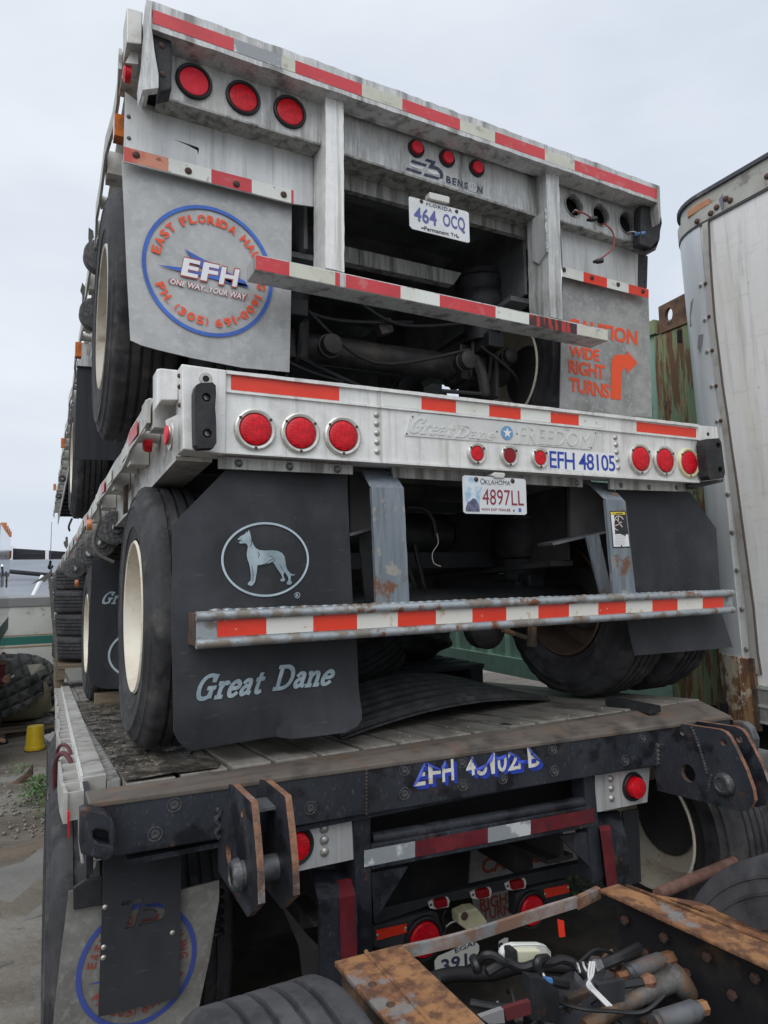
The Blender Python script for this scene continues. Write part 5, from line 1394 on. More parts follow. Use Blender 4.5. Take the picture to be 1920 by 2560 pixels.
panel('inner_plate', hole_black, k(11, (185, 330), (985, 190), (990, 330), (190, 470)), 2.36, .02, TC)
# bent legs carrying red tape
def bentC(p_top, p_bend, p_bot, Yt, Yb):
    t, m, b2 = [PY(p, Yt) for p in p_top], [PY(p, Yb) for p in p_bend], [PY(p, Yb) for p in p_bot]
    bm = bmesh.new()
    A = [bm.verts.new(v) for v in (t[0], t[1], m[0], m[1], b2[0], b2[1])]
    bm.faces.new((A[0], A[1], A[3], A[2])); bm.faces.new((A[2], A[3], A[5], A[4]))
    thicken(bm, Vector((0, .016, .003)))
    return obj('guard_leg', bm, black_paint, TC)
bentC(k(12, (195, 190), (428, 188)), k(12, (230, 352), (455, 330)), k(12, (245, 900), (470, 820)), 2.24, 2.10)
bm = bmesh.new()
A = [bm.verts.new(v) for v in (PY(k(12, (328, 240)), 2.188), PY(k(12, (422, 222)), 2.188), PY(k(12, (350, 345)), 2.096), PY(k(12, (446, 326)), 2.096), PY(k(12, (362, 760)), 2.096), PY(k(12, (460, 720)), 2.096))]
bm.faces.new((A[0], A[1], A[3], A[2])); bm.faces.new((A[2], A[3], A[5], A[4])); obj('reflective_strip', bm, dark_tape, TC)
bentC(k(11, (1022, 352), (1110, 340)), k(11, (1046, 408), (1134, 432)), k(11, (1080, 640), (1160, 640)), 2.22, 2.12)
bm = bmesh.new()
A = [bm.verts.new(v) for v in (PY(k(11, (1032, 394)), 2.14), PY(k(11, (1072, 388)), 2.14), PY(k(11, (1038, 412)), 2.112), PY(k(11, (1078, 408)), 2.112), PY(k(11, (1066, 640)), 2.112), PY(k(11, (1106, 640)), 2.112))]
bm.faces.new((A[0], A[1], A[3], A[2])); bm.faces.new((A[2], A[3], A[5], A[4])); obj('reflective_strip', bm, dark_tape, TC)
for q, Y in (((150, 590), 2.5),):
    panel('side_brace', under_dark, k(12, (0, 360), (160, 560), (240, 640), (240, 900), (150, 880), (120, 640)), 2.45, .02, TC)
# light bar
LBY = 2.50
panel('light_bar', flap_black, k(29, (200, 640), (500, 570), (1110, 425), (1560, 330), (1560, 400), (1110, 500), (520, 620), (195, 735)), LBY, .04, TC, bev=.005)
for q in (((188, 740), (560, 645), (595, 660), (625, 800), (640, 900), (380, 930), (190, 880)), ((1080, 545), (1110, 520), (1400, 445), (1425, 470), (1425, 560), (1300, 640), (1080, 690))):
    panel('lamp_housing', flap_black, k(29, *q), LBY + .012, .06, TC, bev=.012)
for p, r in ((k(29, (500, 822)), .068), (k(29, (1174, 640)), .062)):
    lamp(TC, p, LBY + .010, r * 1.3, r, grommet, lens_red, proud=.018, screws=False)
panel('reflector', orange_tape, k(29, (203, 768), (395, 728), (397, 782), (208, 832)), LBY + .008, .004, TC)
panel('reflector', orange_tape, k(29, (1256, 512), (1412, 480), (1418, 530), (1268, 566)), LBY + .008, .004, TC)
for p in k(29, (388, 756), (212, 800), (1410, 500), (1264, 542)): bolt(TC, p, LBY + .008, .006, rivet_m)
for cx, cy in ((598, 604), (862, 542), (1080, 486)):
    mb = panel('marker_light', lamp_white, k(29, (cx - 66, cy - 6), (cx - 30, cy - 28), (cx + 58, cy - 42), (cx + 68, cy - 18), (cx + 60, cy + 20), (cx - 20, cy + 34), (cx - 56, cy + 28)), LBY - .012, .012, TC, bev=.003)
    panel('lens', lens_dark, k(29, (cx - 24, cy - 18), (cx + 52, cy - 34), (cx + 58, cy + 16), (cx - 14, cy + 34)), LBY - .038, .026, mb, bev=.006)
    bolt(mb, k(29, (cx - 52, cy + 4)), LBY - .012, .006, bolt_dark)
panel('plug_box', plastic_tan, k(29, (722, 672), (790, 640), (840, 632), (902, 712), (900, 732), (778, 772), (726, 735)), LBY - .03, .06, TC, bev=.008)
inst('plug_cap', 'plugcap', lambda b: lathe(b, [(0, .016), (-.006, .015), (-.006, 0)], 14), bolt_rust, PY(k(29, (756, 678)), LBY - .032), TC)
wire('loose_wire', wire_white, [PY(k(29, (640, 748)), LBY), PY(k(29, (670, 722)), LBY - .02), PY(k(29, (702, 710)), LBY)], .003, TC)
wire('loose_wire', wire_black, [PY(k(29, (640, 640)), LBY), PY(k(29, (620, 700)), LBY), PY(k(29, (640, 760)), LBY), PY(k(29, (620, 800)), LBY)], .004, TC)
# number plate on the frame behind the light bar
np_ = panel('number_plate', white_box, k(34, (105, 410), (140, 360), (270, 305), (420, 225), (500, 205), (545, 250), (545, 300), (500, 410), (215, 540), (150, 540), (110, 490)), LBY - .06, .003, TC)
lettering('EGAF', k(34, (300, 285), (530, 190), (525, 238), (310, 330)), LBY - .0615, ink_navy, np_, bold=.02)
lettering('391', k(34, (165, 395), (425, 325), (430, 450), (190, 530)), LBY - .0615, ink_navy, np_, bold=.03, space=1.1)
np2 = panel('number_plate_end', white_box, k(34, (740, 215), (800, 178), (832, 178), (832, 330), (770, 330), (738, 290)), LBY - .06, .003, TC)
lettering('9', k(34, (735, 222), (790, 222), (790, 330), (735, 330)), LBY - .0615, ink_navy, np2, bold=.04)
# flap with a warning seen through the frame
cfl = panel('mud_flap', flap_grime, k(29, (797, 270), (1100, 205), (1330, 340), (1330, 420), (1090, 520), (1060, 720), (850, 760), (785, 480)), 3.0, .008, TC)
lettering('CAUTION', k(29, (862, 318), (1330, 228), (1336, 320), (870, 418)), 2.998, print_dull, cfl, bold=.03, shear=.02)
lettering('RIGHT', k(29, (850, 570), (1072, 520), (1074, 590), (858, 646)), 2.998, print_dull, cfl, bold=.03)
lettering('TURNS', k(29, (866, 640), (1080, 590), (1084, 656), (872, 712)), 2.998, print_dull, cfl, bold=.03)
# left flaps
fg = panel('mud_flap', M('muddy_flap', (.23, .225, .21), .65, .1, [((.14, .135, .125), 7, .45, .68, V1, 10, .8), ((.08, .075, .07), 2.5, .55, .75, V1, 8, .7), ((.30, .295, .28), 34, .56, .72, V1, 6, .5)], bump=(50, .08, .003)), k(30, (180, 445), (215, 440), (1160, 430), (1480, 350), (1478, 520), (1440, 740), (1400, 1000), (1310, 1420), (1240, 1700), (20, 1900), (45, 1590), (110, 1000), (150, 700)), 2.285, .008, TC)
e1, e2 = PY(k(30, (238, 1230)), 2.282), PY(k(30, (1284, 930)), 2.282)
cG = Vector(((e1.x + e2.x) / 2, 2.282, (PY(k(30, (238, 1230)), 2.282).z + PY(k(30, (1284, 930)), 2.282).z) / 2))
rg = (e2.x - e1.x) / 2
ring_mesh('printed_ring', cG, rg, rg * 1.02, .014, M('ink_blue_ring', (.045, .075, .30), .55), fg)
arc_text('EAST FLORIDA HAULING', cG, rg * .70, rg * .15, 172, -8, print_dull, fg, wf=.82)
arc_text('PH. (305) 691-0091', cG, rg * .70, rg * .14, 204, 338, print_dull, fg, inside=True, wf=.8)
flat('printed_swoosh', k(30, (340, 1250), (440, 1222), (1170, 1068), (440, 1238)), 2.2815, M('ink_blue_ring', (0, 0, 0)), fg)
panel('flap_hanger', black_plain, k(30, (218, 418), (330, 342), (475, 320), (470, 565), (220, 608)), 2.262, .015, TC, bev=.004)
def cut(*q): return [PY(p, 2.25) for p in k(30, *q)]
cuts = [cut((632, 566), (642, 530), (722, 514), (700, 562)), cut((664, 772), (690, 700), (752, 506), (832, 490), (776, 655), (742, 756)),
        cut((825, 610), (842, 558), (940, 542), (985, 556), (1014, 600), (1010, 650), (985, 688), (940, 708), (785, 746), (802, 690), (900, 668), (935, 650), (945, 620), (900, 600))]
bf = panel('mud_flap', flap_black, k(30, (480, 150), (1150, 60), (1148, 700), (1132, 1362), (436, 1530), (462, 760)), 2.25, .008, TC, holes=cuts)
bf['label'] = 'black flap with a slanted letter logo cut through it'
for p in k(30, (494, 582), (482, 928), (480, 1018), (1076, 802)): bolt(bf, p, 2.25, .008, rivet_m)
V, Fs = ribbons([curve2([(710, 390), (722, 320), (780, 290), (940, 255), (1005, 290), (1010, 360), (960, 410), (800, 440), (745, 460)])], 12)
me = bpy.data.meshes.new('embossed_outline'); me.from_pydata([PY(p, 2.2485) for p in k(30, *V)], [], Fs); link('embossed_outline', me, flap_dark, bf)
panel('hanger_tab', alu_apron, k(15, (742, 885), (785, 885), (775, 935), (732, 984), (716, 975), (742, 930)), 2.2, .004, TC)
# right flaps behind the mounting ears
panel('mud_flap', flap_dark, k(22, (640, 1300), (1050, 1380), (1118, 1765), (700, 1930)), 2.45, .01, TC)
panel('mud_flap', flap_dark, k(11, (1120, 340), (1180, 330), (1190, 600), (1150, 610)), 2.3, .01, TC)
# deck planks
x0 = PZ(k(15, (930, 165)), zc - .01).x + .01
X = x0 + .01; i = 0
while X < 2.78:
    wd_ = .165 + rnd.uniform(-.02, .02)
    dz = rnd.uniform(-.004, .004)
    yl = 9.5
    box('plank', plank_m, X, X + wd_ - .017, 2.275 + rnd.uniform(0, .010), yl, zc - .055 + dz, zc - .014 + dz, TC, shC, bev=.003)
    X += wd_; i += 1
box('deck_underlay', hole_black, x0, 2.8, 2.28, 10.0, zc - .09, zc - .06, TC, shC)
panel('plank_hole', hole_black, [(0, 0), (1, 0), (1, 1)], 2.4, .001, TC) if False else None
hp = [PZ(p, zc - .0105) for p in k(20, (1150, 748), (1185, 738), (1295, 765), (1265, 770))]
bm = bmesh.new(); add_prism(bm, [p + Vector((0, 0, -.02 * (p.y - 2.4) + .004)) for p in hp], Vector((0, 0, -.02))); obj('rope_slot', bm, hole_black, TC)
# steel channel across the right of the deck
bm = bmesh.new(); qa = [PZ(p, zc + .01) for p in k(22, (0, 440), (150, 468), (232, 480), (234, 545), (0, 480))]
bm.free()
pA, pB = PZ(k(9, (1035, 940)), zc - .005), PZ(k(9, (1205, 975)), zc - .005)
bm = bmesh.new(); d_ = (pB - pA); n_ = Vector((-d_.y, d_.x, 0)).normalized() * .07
add_prism(bm, [pA, pB, pB + n_, pA + n_], Vector((0, 0, .028))); obj('channel_piece', bm, black_plain, TC)
# left edge of the lower trailer
box('side_rail', alu_side, .135, .205, 2.40, 13.5, zc - .26, zc + .002, TC, shC, bev=.004)
box('side_rail_ridge', alu_pale, .128, .137, 2.40, 13.5, zc - .05, zc + .006, TC, shC)
box('inner_flange', alu_grime, .207, x0 + .004, 2.40, 13.5, zc - .06, zc - .022, TC, shC)
bm = bmesh.new(); n = 60
for i in range(n):
    y0, y1 = 2.26 + 11.1 * i / n, 2.26 + 11.1 * (i + 1) / n
    wv = lambda y: .005 * math.sin(y * 6.3) + .003 * math.sin(y * 14.1 + 1)
    add_box(bm, .072, .083, y0, y1, zc - .10, zc - .012, lambda p: shC(Vector((p[0] + wv(p[1]), p[1], p[2]))))
bmesh.ops.remove_doubles(bm, verts=bm.verts[:], dist=.0005)
obj('rub_rail', bm, alu_side, TC)
def pocketC(b):
    for (xa, xb, ya, yb) in ((-.026, .026, -.055, -.047), (-.026, .026, .047, .055), (.018, .026, -.047, .047)):
        add_box(b, xa, xb, ya, yb, -.08, .0)
for i in range(30):
    y = 2.33 + i * .19 if i < 14 else 4.99 + (i - 14) * .4
    inst('stake_pocket', 'pockC', pocketC, alu_side, shC(Vector((.108, y, zc - .012))), TC, smooth=False)
panel('side_marker', lens_red, k(15, (550, 490), (566, 485), (568, 660), (555, 705)), 2.22, .02, TC)
wire('maroon_strap', strap_red, [shC(Vector((.075, 3.2, zc - .22))), shC(Vector((.066, 3.16, zc - .03))), shC(Vector((.085, 3.1, zc + .02))), shC(Vector((.112, 3.06, zc + .0))), shC(Vector((.118, 3.02, zc - .07)))], .007, TC)
wire('maroon_strap', strap_red, [shC(Vector((.066, 3.02, zc - .2))), shC(Vector((.058, 2.95, zc - .04))), shC(Vector((.08, 2.86, zc + .02))), shC(Vector((.11, 2.80, zc - .005))), shC(Vector((.118, 2.78, zc - .08)))], .0085, TC)
# wheels and frame of the bottom trailer
for X_, y_, z_, sd_, rm in ((.055, 2.98, .52, 1, under_dark), (2.66, 2.54, .58, 1, cream)):
    wheel(TC, X_, y_, z_, .52, .27, sd_, rm, rubber, .98)
wheel(TC, .37, 2.98, .52, .52, .27, 1, rust_rim, rubber, .98, dish=False)
wheel(TC, .075, 4.25, .45, .52, .27, 1, cream, rubber, .98)
ybar('axle', under_dark, (.7, 3.0, .52), (2.6, 3.0, .52), .07, TC, 16)
for x in (.98, 2.05):
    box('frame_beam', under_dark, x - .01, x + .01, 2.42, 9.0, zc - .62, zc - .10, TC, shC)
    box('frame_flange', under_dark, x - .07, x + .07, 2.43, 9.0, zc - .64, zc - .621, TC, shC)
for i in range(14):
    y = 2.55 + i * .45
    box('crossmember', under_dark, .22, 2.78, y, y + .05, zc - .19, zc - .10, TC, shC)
bm = bmesh.new()
for i in range(46):
    t = i * .42
    bmesh.ops.create_icosphere(bm, subdivisions=1, radius=.012, matrix=Matrix.Translation((1.0 + .035 * math.cos(t), 2.6 + .035 * math.sin(t), .72 - i * .006)))
bm.free()
hx = [Vector((PY(k(10, (840, 880)), 2.42).x + .035 * math.cos(i * .5), 2.42 + .035 * math.sin(i * .5), PY(k(10, (840, 800)), 2.42).z - i * .0025)) for i in range(70)]
bm = bmesh.new(); tube(bm, hx, .007, 6); obj('coiled_hose', bm, wire_black, TC, smooth=True)

box('added_shade_plate', under_dark, .72, 2.62, 3.32, 3.36, .10, .98, TC)  # plate added as a dark backing for the shade under this trailer
box('suspension_beam', under_dark, .95, 1.06, 2.7, 3.31, .42, .56, TC)
box('suspension_beam', under_dark, 2.0, 2.11, 2.7, 3.31, .42, .56, TC)
wheel(TC, 2.60, 4.0, .45, .52, .27, 1, cream, rubber, .98)
wheel(TC, .66, 2.98, .52, .52, .05, 1, under_dark, rubber, .98, dish=False) if False else None

# ================================================================== THINGS ON THE LOWER DECK
def deckz(x, y): return zc - .012 + dC[1] * (y - 2.4)
bm = bmesh.new()
nu, nv = 40, 52
rows = []
for j in range(nv + 1):
    v = j / nv
    row = []
    for i in range(nu + 1):
        u = i / nu
        x = 1.06 + .05 * v * 8 * .5 + u * (1.28 - .12 * v)
        y = 2.50 + .30 * u * (1 - v) + v * 1.00 - .12 * u * v
        arch = math.sin(math.pi * min(1, max(0, u))) ** .85
        z = deckz(x, y) + .008 + arch * (.055 + .085 * v) + (.016 if int(v * 13) % 2 == 0 and .05 < v < .98 else 0)
        row.append(bm.verts.new((x, y, z)))
    rows.append(row)
for j in range(nv):
    for i in range(nu):
        bm.faces.new((rows[j][i], rows[j][i + 1], rows[j + 1][i + 1], rows[j + 1][i]))
thicken(bm, Vector((0, 0, -.008)))
tag(obj('plastic_fender', bm, mat_blk, smooth=True), 'curved black ribbed plastic fender lying on the plank deck', 'fender')
pt = thing('pallet', 'dark blue-black pallet lying on the deck behind the ribbed fender', 'pallet', (2.3, 4.2, deckz(2.3, 4.2)))
pa = PZ(k(20, (1045, 478)), deckz(2.5, 3.8)); 
for i in range(6):
    box('slat', pallet_blue, pa.x - 1.10, pa.x, pa.y + .0 + i * .17, pa.y + .13 + i * .17, deckz(2, 4) + .15, deckz(2, 4) + .175, pt)
    box('slat', pallet_blue, pa.x - 1.10, pa.x, pa.y + .0 + i * .17, pa.y + .13 + i * .17, deckz(2, 4) + .01, deckz(2, 4) + .03, pt)
for xq in (pa.x - 1.1, pa.x - .6, pa.x - .10):
    box('stringer', pallet_blue, xq, xq + .09, pa.y + .005, pa.y + .97, deckz(2, 4) + .03, deckz(2, 4) + .149, pt)
ty = thing('loose_tyre', 'worn black tyre lying tilted on the dark pallet', 'tyre', (pa.x - .75, pa.y + .5, deckz(2, 4) + .18))
bm = bmesh.new(); lathe(bm, tyre_profile(.50, .26, 4), 48, 'X', caps=False); 
bmesh.ops.rotate(bm, verts=bm.verts[:], matrix=Matrix.Rotation(math.radians(72), 3, 'Y'))
bmesh.ops.translate(bm, verts=bm.verts[:], vec=Vector((pa.x - .95, pa.y + .45, deckz(2, 4) + .32)))
obj('casing', bm, rubber, ty, smooth=True)
bm = bmesh.new(); bmesh.ops.create_icosphere(bm, subdivisions=4, radius=1)
for v in bm.verts:
    d = 1 + .10 * math.sin(v.co.x * 5 + 1) * math.cos(v.co.y * 4) + .06 * math.sin(v.co.z * 9 + v.co.x * 6)
    v.co = Vector((pa.x - .32 + v.co.x * .32 * d, pa.y + .5 + v.co.y * .3 * d, deckz(2, 4) + .33 + v.co.z * .17 * d))
tag(obj('seat_cushion', bm, rubber_pad, smooth=True), 'slumped black cushion on the pallet beside the tilted tyre', 'cushion')
# crumpled plastic
bm = bmesh.new(); c0 = PZ(k(20, (230, 425)), deckz(1.6, 3.9) + .1)
bmesh.ops.create_icosphere(bm, subdivisions=3, radius=1)
for v in bm.verts:
    d = 1 + .35 * math.sin(v.co.x * 9 + v.co.z * 5) * math.cos(v.co.y * 8)
    v.co = c0 + Vector((v.co.x * .10 * d, v.co.y * .07 * d, v.co.z * .05 * d))
tag(obj('crumpled_sheet', bm, flap_dark, smooth=False), 'crumpled grey plastic scrap at the left end of the dark pallet', 'scrap')
def timber(nm, px, z, h, label, mat=wood_m):
    bm = bmesh.new(); add_prism(bm, [PZ(p, z) for p in px], Vector((0, 0, -h))); return tag(obj(nm, bm, mat), label, 'timber')
wz = deckz(.5, 5.4)
timber('timber_block', k(7, (612, 1640), (800, 1630), (800, 1652), (616, 1660)), wz + .07, .07, 'weathered timber block under the rear of the second black wheel')
timber('timber_plank', k(20, (1048, 470), (1060, 460), (1280, 488), (1292, 508)), deckz(2.6, 3.6) + .03, .03, 'pale timber plank beside the pallet corner at the right', cloth_y)
# leaf litter along the left gutter
bm = bmesh.new()
for i in range(320):
    y = 2.45 + rnd.random() ** 1.4 * 3.2
    x = x0 + rnd.random() * min(.30, .12 + .1 * (y - 2.4))
    z = deckz(x, y) + .004
    s = rnd.uniform(.004, .012); a = rnd.uniform(0, 6.28)
    c, s2 = math.cos(a) * s, math.sin(a) * s
    h = [Vector((x + c, y + s2, z + rnd.uniform(0, .012))), Vector((x - s2 * .5, y + c * .5, z + rnd.uniform(0, .008))), Vector((x - c, y - s2, z + rnd.uniform(0, .012))), Vector((x + s2 * .5, y - c * .5, z + rnd.uniform(0, .008)))]
    bm.faces.new([bm.verts.new(p) for p in h])
o = obj('leaf_litter', bm, litter_m); o['kind'] = 'stuff'
bm = bmesh.new(); gx_ = 14
vv = [[bm.verts.new((x0 + .004 + (.29 + (rnd.uniform(-.04, .03) if i == 6 else 0)) * i / 6, 2.29 + 3.5 * j / 40, deckz(0, 2.29 + 3.5 * j / 40) + .003 + rnd.uniform(0, .006))) for i in range(7)] for j in range(41)]
for j in range(40):
    for i in range(6): bm.faces.new((vv[j][i], vv[j][i + 1], vv[j + 1][i + 1], vv[j + 1][i]))
o = obj('wet_dirt', bm, litter_m, smooth=True); o['kind'] = 'stuff'
bm = bmesh.new()
for i in range(70):
    x, y = rnd.uniform(.5, 2.7), 2.3 + rnd.random() ** 2 * 1.3
    bmesh.ops.create_icosphere(bm, subdivisions=1, radius=rnd.uniform(.001, .0028), matrix=Matrix.Translation((x, y, deckz(x, y) + .003)))
o = obj('grit', bm, cloth_y); o['kind'] = 'stuff'
# tyres piled on a pallet far along the deck
yq = 8.4
pz = deckz(.4, yq)
for i in range(4):
    p = PY(k(13, (1130, 1950 + i * 0)), yq)
    t = thing('loose_tyre', ['bottom tyre', 'second tyre from the bottom', 'third tyre from the bottom', 'topmost tyre'][i] + ' of the stack beyond the second wheel', 'tyre', (.56, yq, pz + .3 + i * .24), 'tyres stacked on the deck')
    inst('casing', 'stacktyre', lambda b: lathe(b, [(-z, r) for z, r in tyre_profile(.48, .25, 4)], 36, 'Z', caps=False), rubber, (.62 + .02 * (i % 2), yq, pz + .55 + i * .245), t)
pt2 = thing('pallet', 'small weathered timber pallet under the stack of tyres', 'pallet', (.6, yq, pz))
for i in range(5):
    box('slat', wood_m, .16, 1.1, yq - .5 + i * .22, yq - .36 + i * .22, pz + .24, pz + .27, pt2)
for xq in (.17, .6, 1.0):
    box('stringer', wood_m, xq, xq + .09, yq - .49, yq + .52, pz + .13, pz + .239, pt2)
    box('bearer', wood_m, xq, xq + .09, yq - .3, yq + .3, pz + .0, pz + .129, pt2)

# ================================================================== RUSTY TRUCK CHASSIS IN FRONT
zf = H - .97
TF = thing('truck_chassis', 'stripped truck chassis with rusty orange frame rails and dusty rear tyres in front', 'truck chassis', (1.2, 1.4, 0))
def rail(nm, tl, tr, br, bl, zt_, th, mat):
    bm = bmesh.new(); pts = [PZ(p, zt_) for p in (tl, tr, br, bl)]
    # carry the rail on toward the viewer's side
    d1 = pts[3] - pts[0]; d2 = pts[2] - pts[1]
    pts[3] = pts[0] + d1 * 1.9; pts[2] = pts[1] + d2 * 1.9
    add_prism(bm, pts, Vector((0, 0, -th))); bevel(bm, .004)
    obj(nm, bm, mat, TF); return pts
LR = rail('rail_flange', (835, 2402), (1002, 2359), k(12, (1222, 1090)), k(12, (650, 1090)), zf, .014, rust)
RR = rail('rail_flange', (1499, 2222), k(21, (745, 20)), k(21, (1659, 385)), k(21, (1659, 525)), zf, .012, rust)
R2 = rail('outer_flange', k(21, (790, 18)), k(21, (985, 92)), k(21, (1659, 288)), k(21, (1659, 372)), zf - .02, .012, rust)
# the swelling of the outer flange
bm = bmesh.new(); add_prism(bm, [PZ(p, zf - .02) for p in k(21, (985, 92), (1150, 118), (1235, 132), (1659, 298), (1659, 340), (1100, 140))], Vector((0, 0, -.012))); obj('outer_flange_wing', bm, rust, TF)
def web(pts_a, pts_b, drop, th, mat, nm='rail_web'):
    bm = bmesh.new(); a, b2 = pts_a, pts_b
    n_ = Vector((-(b2 - a).y, (b2 - a).x, 0)).normalized() * th
    z0 = Vector((0, 0, -.0145)); z1 = Vector((0, 0, -drop))
    add_prism(bm, [a + z0, b2 + z0, b2 + z1, a + z1], n_); return obj(nm, bm, mat, TF)
web(LR[0] + Vector((.012, -.02, 0)), LR[3] + Vector((.012, 0, 0)), .28, .01, rust_dark)
web(LR[1] + Vector((-.06, -.02, 0)), LR[2] + Vector((-.06, 0, 0)), .28, .01, web_dark)
web(RR[1] + Vector((-.02, -.01, 0)), RR[2] + Vector((-.02, 0, 0)), .34, .012, web_dark)
web(RR[1] + Vector((.012, -.01, -.012)), RR[2] + Vector((.012, 0, -.012)), .30, .01, rust_dark)
# seam weld down the middle of the left flange
sa, sb = PZ(k(12, (505, 662)), zf + .001), PZ(k(12, (900, 1085)), zf + .001)
bm = bmesh.new(); tube(bm, [sa.lerp(sb, i / 30) + Vector((rnd.uniform(-.002, .002), 0, 0)) for i in range(40)], .0055, 6); obj('weld_seam', bm, rust, TF, smooth=True)
for p in ((548, 856), (655, 975)):
    inst('bolt_hole', 'fh', lambda b: lathe(b, [(0, .011), (.0015, .009), (-.003, .007), (-.003, 0)], 12, 'Z'), rust_dark, PZ(k(12, p), zf + .0005), TF)
# end crossmember
ca, cb_ = PZ(k(12, (740, 664)), zf - .012), PZ(k(21, (630, 55)), zf - .006)
def bar3(nm, a, b2, w_, h_, mat, parent, nseg=1, wob=0):
    bm = bmesh.new()
    n_ = Vector((-(b2 - a).y, (b2 - a).x, 0)).normalized() * w_
    for i in range(nseg):
        p, q = a.lerp(b2, i / nseg), a.lerp(b2, (i + 1) / nseg)
        add_prism(bm, [p, q, q + n_, p + n_], Vector((0, 0, -h_)))
    return obj(nm, bm, mat, parent)
ybar_ = PZ(k(29, (1180, 690)), zf - .02)
path = [PZ(k(29, (372, 905)), zf - .014), PZ(k(29, (720, 825)), zf - .014), PZ(k(29, (1010, 735)), zf - .014), PZ(k(29, (1300, 640)), zf - .014), PZ(k(29, (1470, 588)), zf - .014)]
bm = bmesh.new(); sp = smooth_path(path, 6)
for a_, b2 in zip(sp, sp[1:]):
    add_prism(bm, [a_ + Vector((0, 0, .012)), b2 + Vector((0, 0, .012)), b2 + Vector((0, .012, .012)), a_ + Vector((0, .012, .012))], Vector((0, 0, -.030)))
bmesh.ops.remove_doubles(bm, verts=bm.verts[:], dist=.0005)
obj('end_crossmember', bm, M('worn_grey_rust', (.24, .25, .26), .5, .2, [((.22, .12, .075), 9, .48, .6, V1, 10, .9, .85), ((.42, .43, .44), 5, .55, .75, V1, 7, .6)], bump=(80, .3, .003)), TF)
bm = bmesh.new(); a_, b2 = PZ(k(29, (1470, 575)), zf - .006), PZ(k(21, (640, 50)), zf - .006)
add_prism(bm, [a_, b2, b2 + Vector((0, .02, 0)), a_ + Vector((0, .02, 0))], Vector((0, 0, -.03))); obj('crossmember_tip', bm, rust_edge, TF)
# torque rod, shock absorbers, air bag
def cyl(nm, a, b2, r, mat, parent=TF, ends=True, seg=18):
    bm = bmesh.new(); d_ = (b2 - a)
    tube(bm, [a, a + d_ * .08, a + d_ * .1, a + d_ * .9, a + d_ * .92, b2], [r * .8, r * .8, r, r, r * .8, r * .8], seg)
    return obj(nm, bm, mat, parent, smooth=True)
zs = zf - .13
c1, c2 = PZ(k(21, (795, 575)), zs), PZ(k(21, (1025, 492)), zs)
cyl('shock_absorber', c1, c2, .025, steel_worn)
for a_, b2, r in ((PZ(k(21, (738, 590)), zs), PZ(k(21, (800, 572)), zs), .013), (PZ(k(21, (1010, 498)), zs), PZ(k(21, (1075, 478)), zs), .022)):
    bm = bmesh.new(); tube(bm, [a_, b2], r, 6); obj('end_nut', bm, rust, TF)
e0 = PZ(k(21, (1110, 640)), zs - .0)
arm = [PZ(k(21, (540, 900)), zs - .03), PZ(k(21, (820, 745)), zs - .015), PZ(k(21, (1010, 640)), zs)]
bm = bmesh.new()
pth = smooth_path(arm + [PZ(k(21, (1090, 590)), zs + .01)], 8)
tube(bm, pth, [.019] * 8 + [.019 + .0010 * i for i in range(len(pth) - 8)], 10)
tube(bm, smooth_path([PZ(k(21, (1050, 545)), zs + .025), PZ(k(21, (1110, 610)), zs + .005), PZ(k(21, (1185, 715)), zs - .05)], 5), [.017, .026, .029, .030, .031, .031, .031, .030, .028, .026, .017], 16)
obj('torque_rod', bm, M('worn_rust_steel', (.12, .12, .115), .5, .3, [((.20, .115, .065), 7, .48, .64, V1, 9, .85), ((.045, .034, .03), 7, .50, .66, V1, 9, .8), ((.24, .25, .26), 6, .6, .72, V1, 8, .7)], bump=(80, .4, .004)), TF, smooth=True)
cyl('shock_absorber', PZ(k(21, (960, 880)), zs - .03), PZ(k(21, (1235, 790)), zs - .03), .026, steel_worn)
bm = bmesh.new(); tube(bm, [PZ(k(21, (1215, 790)), zs - .03), PZ(k(21, (1280, 775)), zs - .03)], .018, 6); obj('end_nut', bm, rust, TF)
ab = PZ(k(21, (600, 760)), zs - .08)
bm = bmesh.new(); lathe(bm, [(-.10, .12), (-.04, .135), (.0, .125), (.035, .10), (.045, .06), (.046, 0)], 28, 'Z', c=ab); obj('air_spring', bm, flap_dark, TF, smooth=True)
bm = bmesh.new(); lathe(bm, [(.04, .085), (.055, .08), (.06, .05), (.06, 0)], 24, 'Z', c=ab + Vector((.04, .0, .0))); obj('air_spring_cap', bm, steel_worn, TF, smooth=True)
panel('gusset_plate', flap_dark, k(21, (620, 640), (790, 610), (785, 740), (640, 770)), 1.32, .012, TF)
# cross tubes and beams below
bm = bmesh.new(); tube(bm, smooth_path([PZ(k(12, (770, 870)), zf - .20), PZ(k(12, (1000, 800)), zf - .18), PZ(k(12, (1250, 790)), zf - .18), PZ(k(12, (1500, 740)), zf - .2), PZ(k(21, (740, 560)), zf - .2)]), .020, 10); obj('cross_tube', bm, web_dark, TF, smooth=True)
box('cross_channel', black_plain, .82, 1.52, 1.42, 1.52, zf - .33, zf - .24, TF)
box('cross_channel', black_plain, .82, 1.52, 1.2, 1.34, zf - .50, zf - .38, TF)
panel('centre_bracket', black_plain, k(34, (1045, 570), (1200, 590), (1330, 690), (1340, 1000), (1060, 990)), 1.40, .03, TF)
panel('pale_bracket', trim_grey, k(34, (555, 960), (785, 880), (800, 1020), (640, 1027)), 1.33, .012, TF)
panel('red_bracket', M('faded_dark_red', (.10, .018, .02), .6), k(34, (785, 880), (1050, 800), (1060, 930), (820, 1000)), 1.34, .012, TF)
panel('reflector_strip', orange_tape, k(34, (1322, -5), (1382, 10), (1396, 165), (1340, 172)), 1.56, .003, TF)
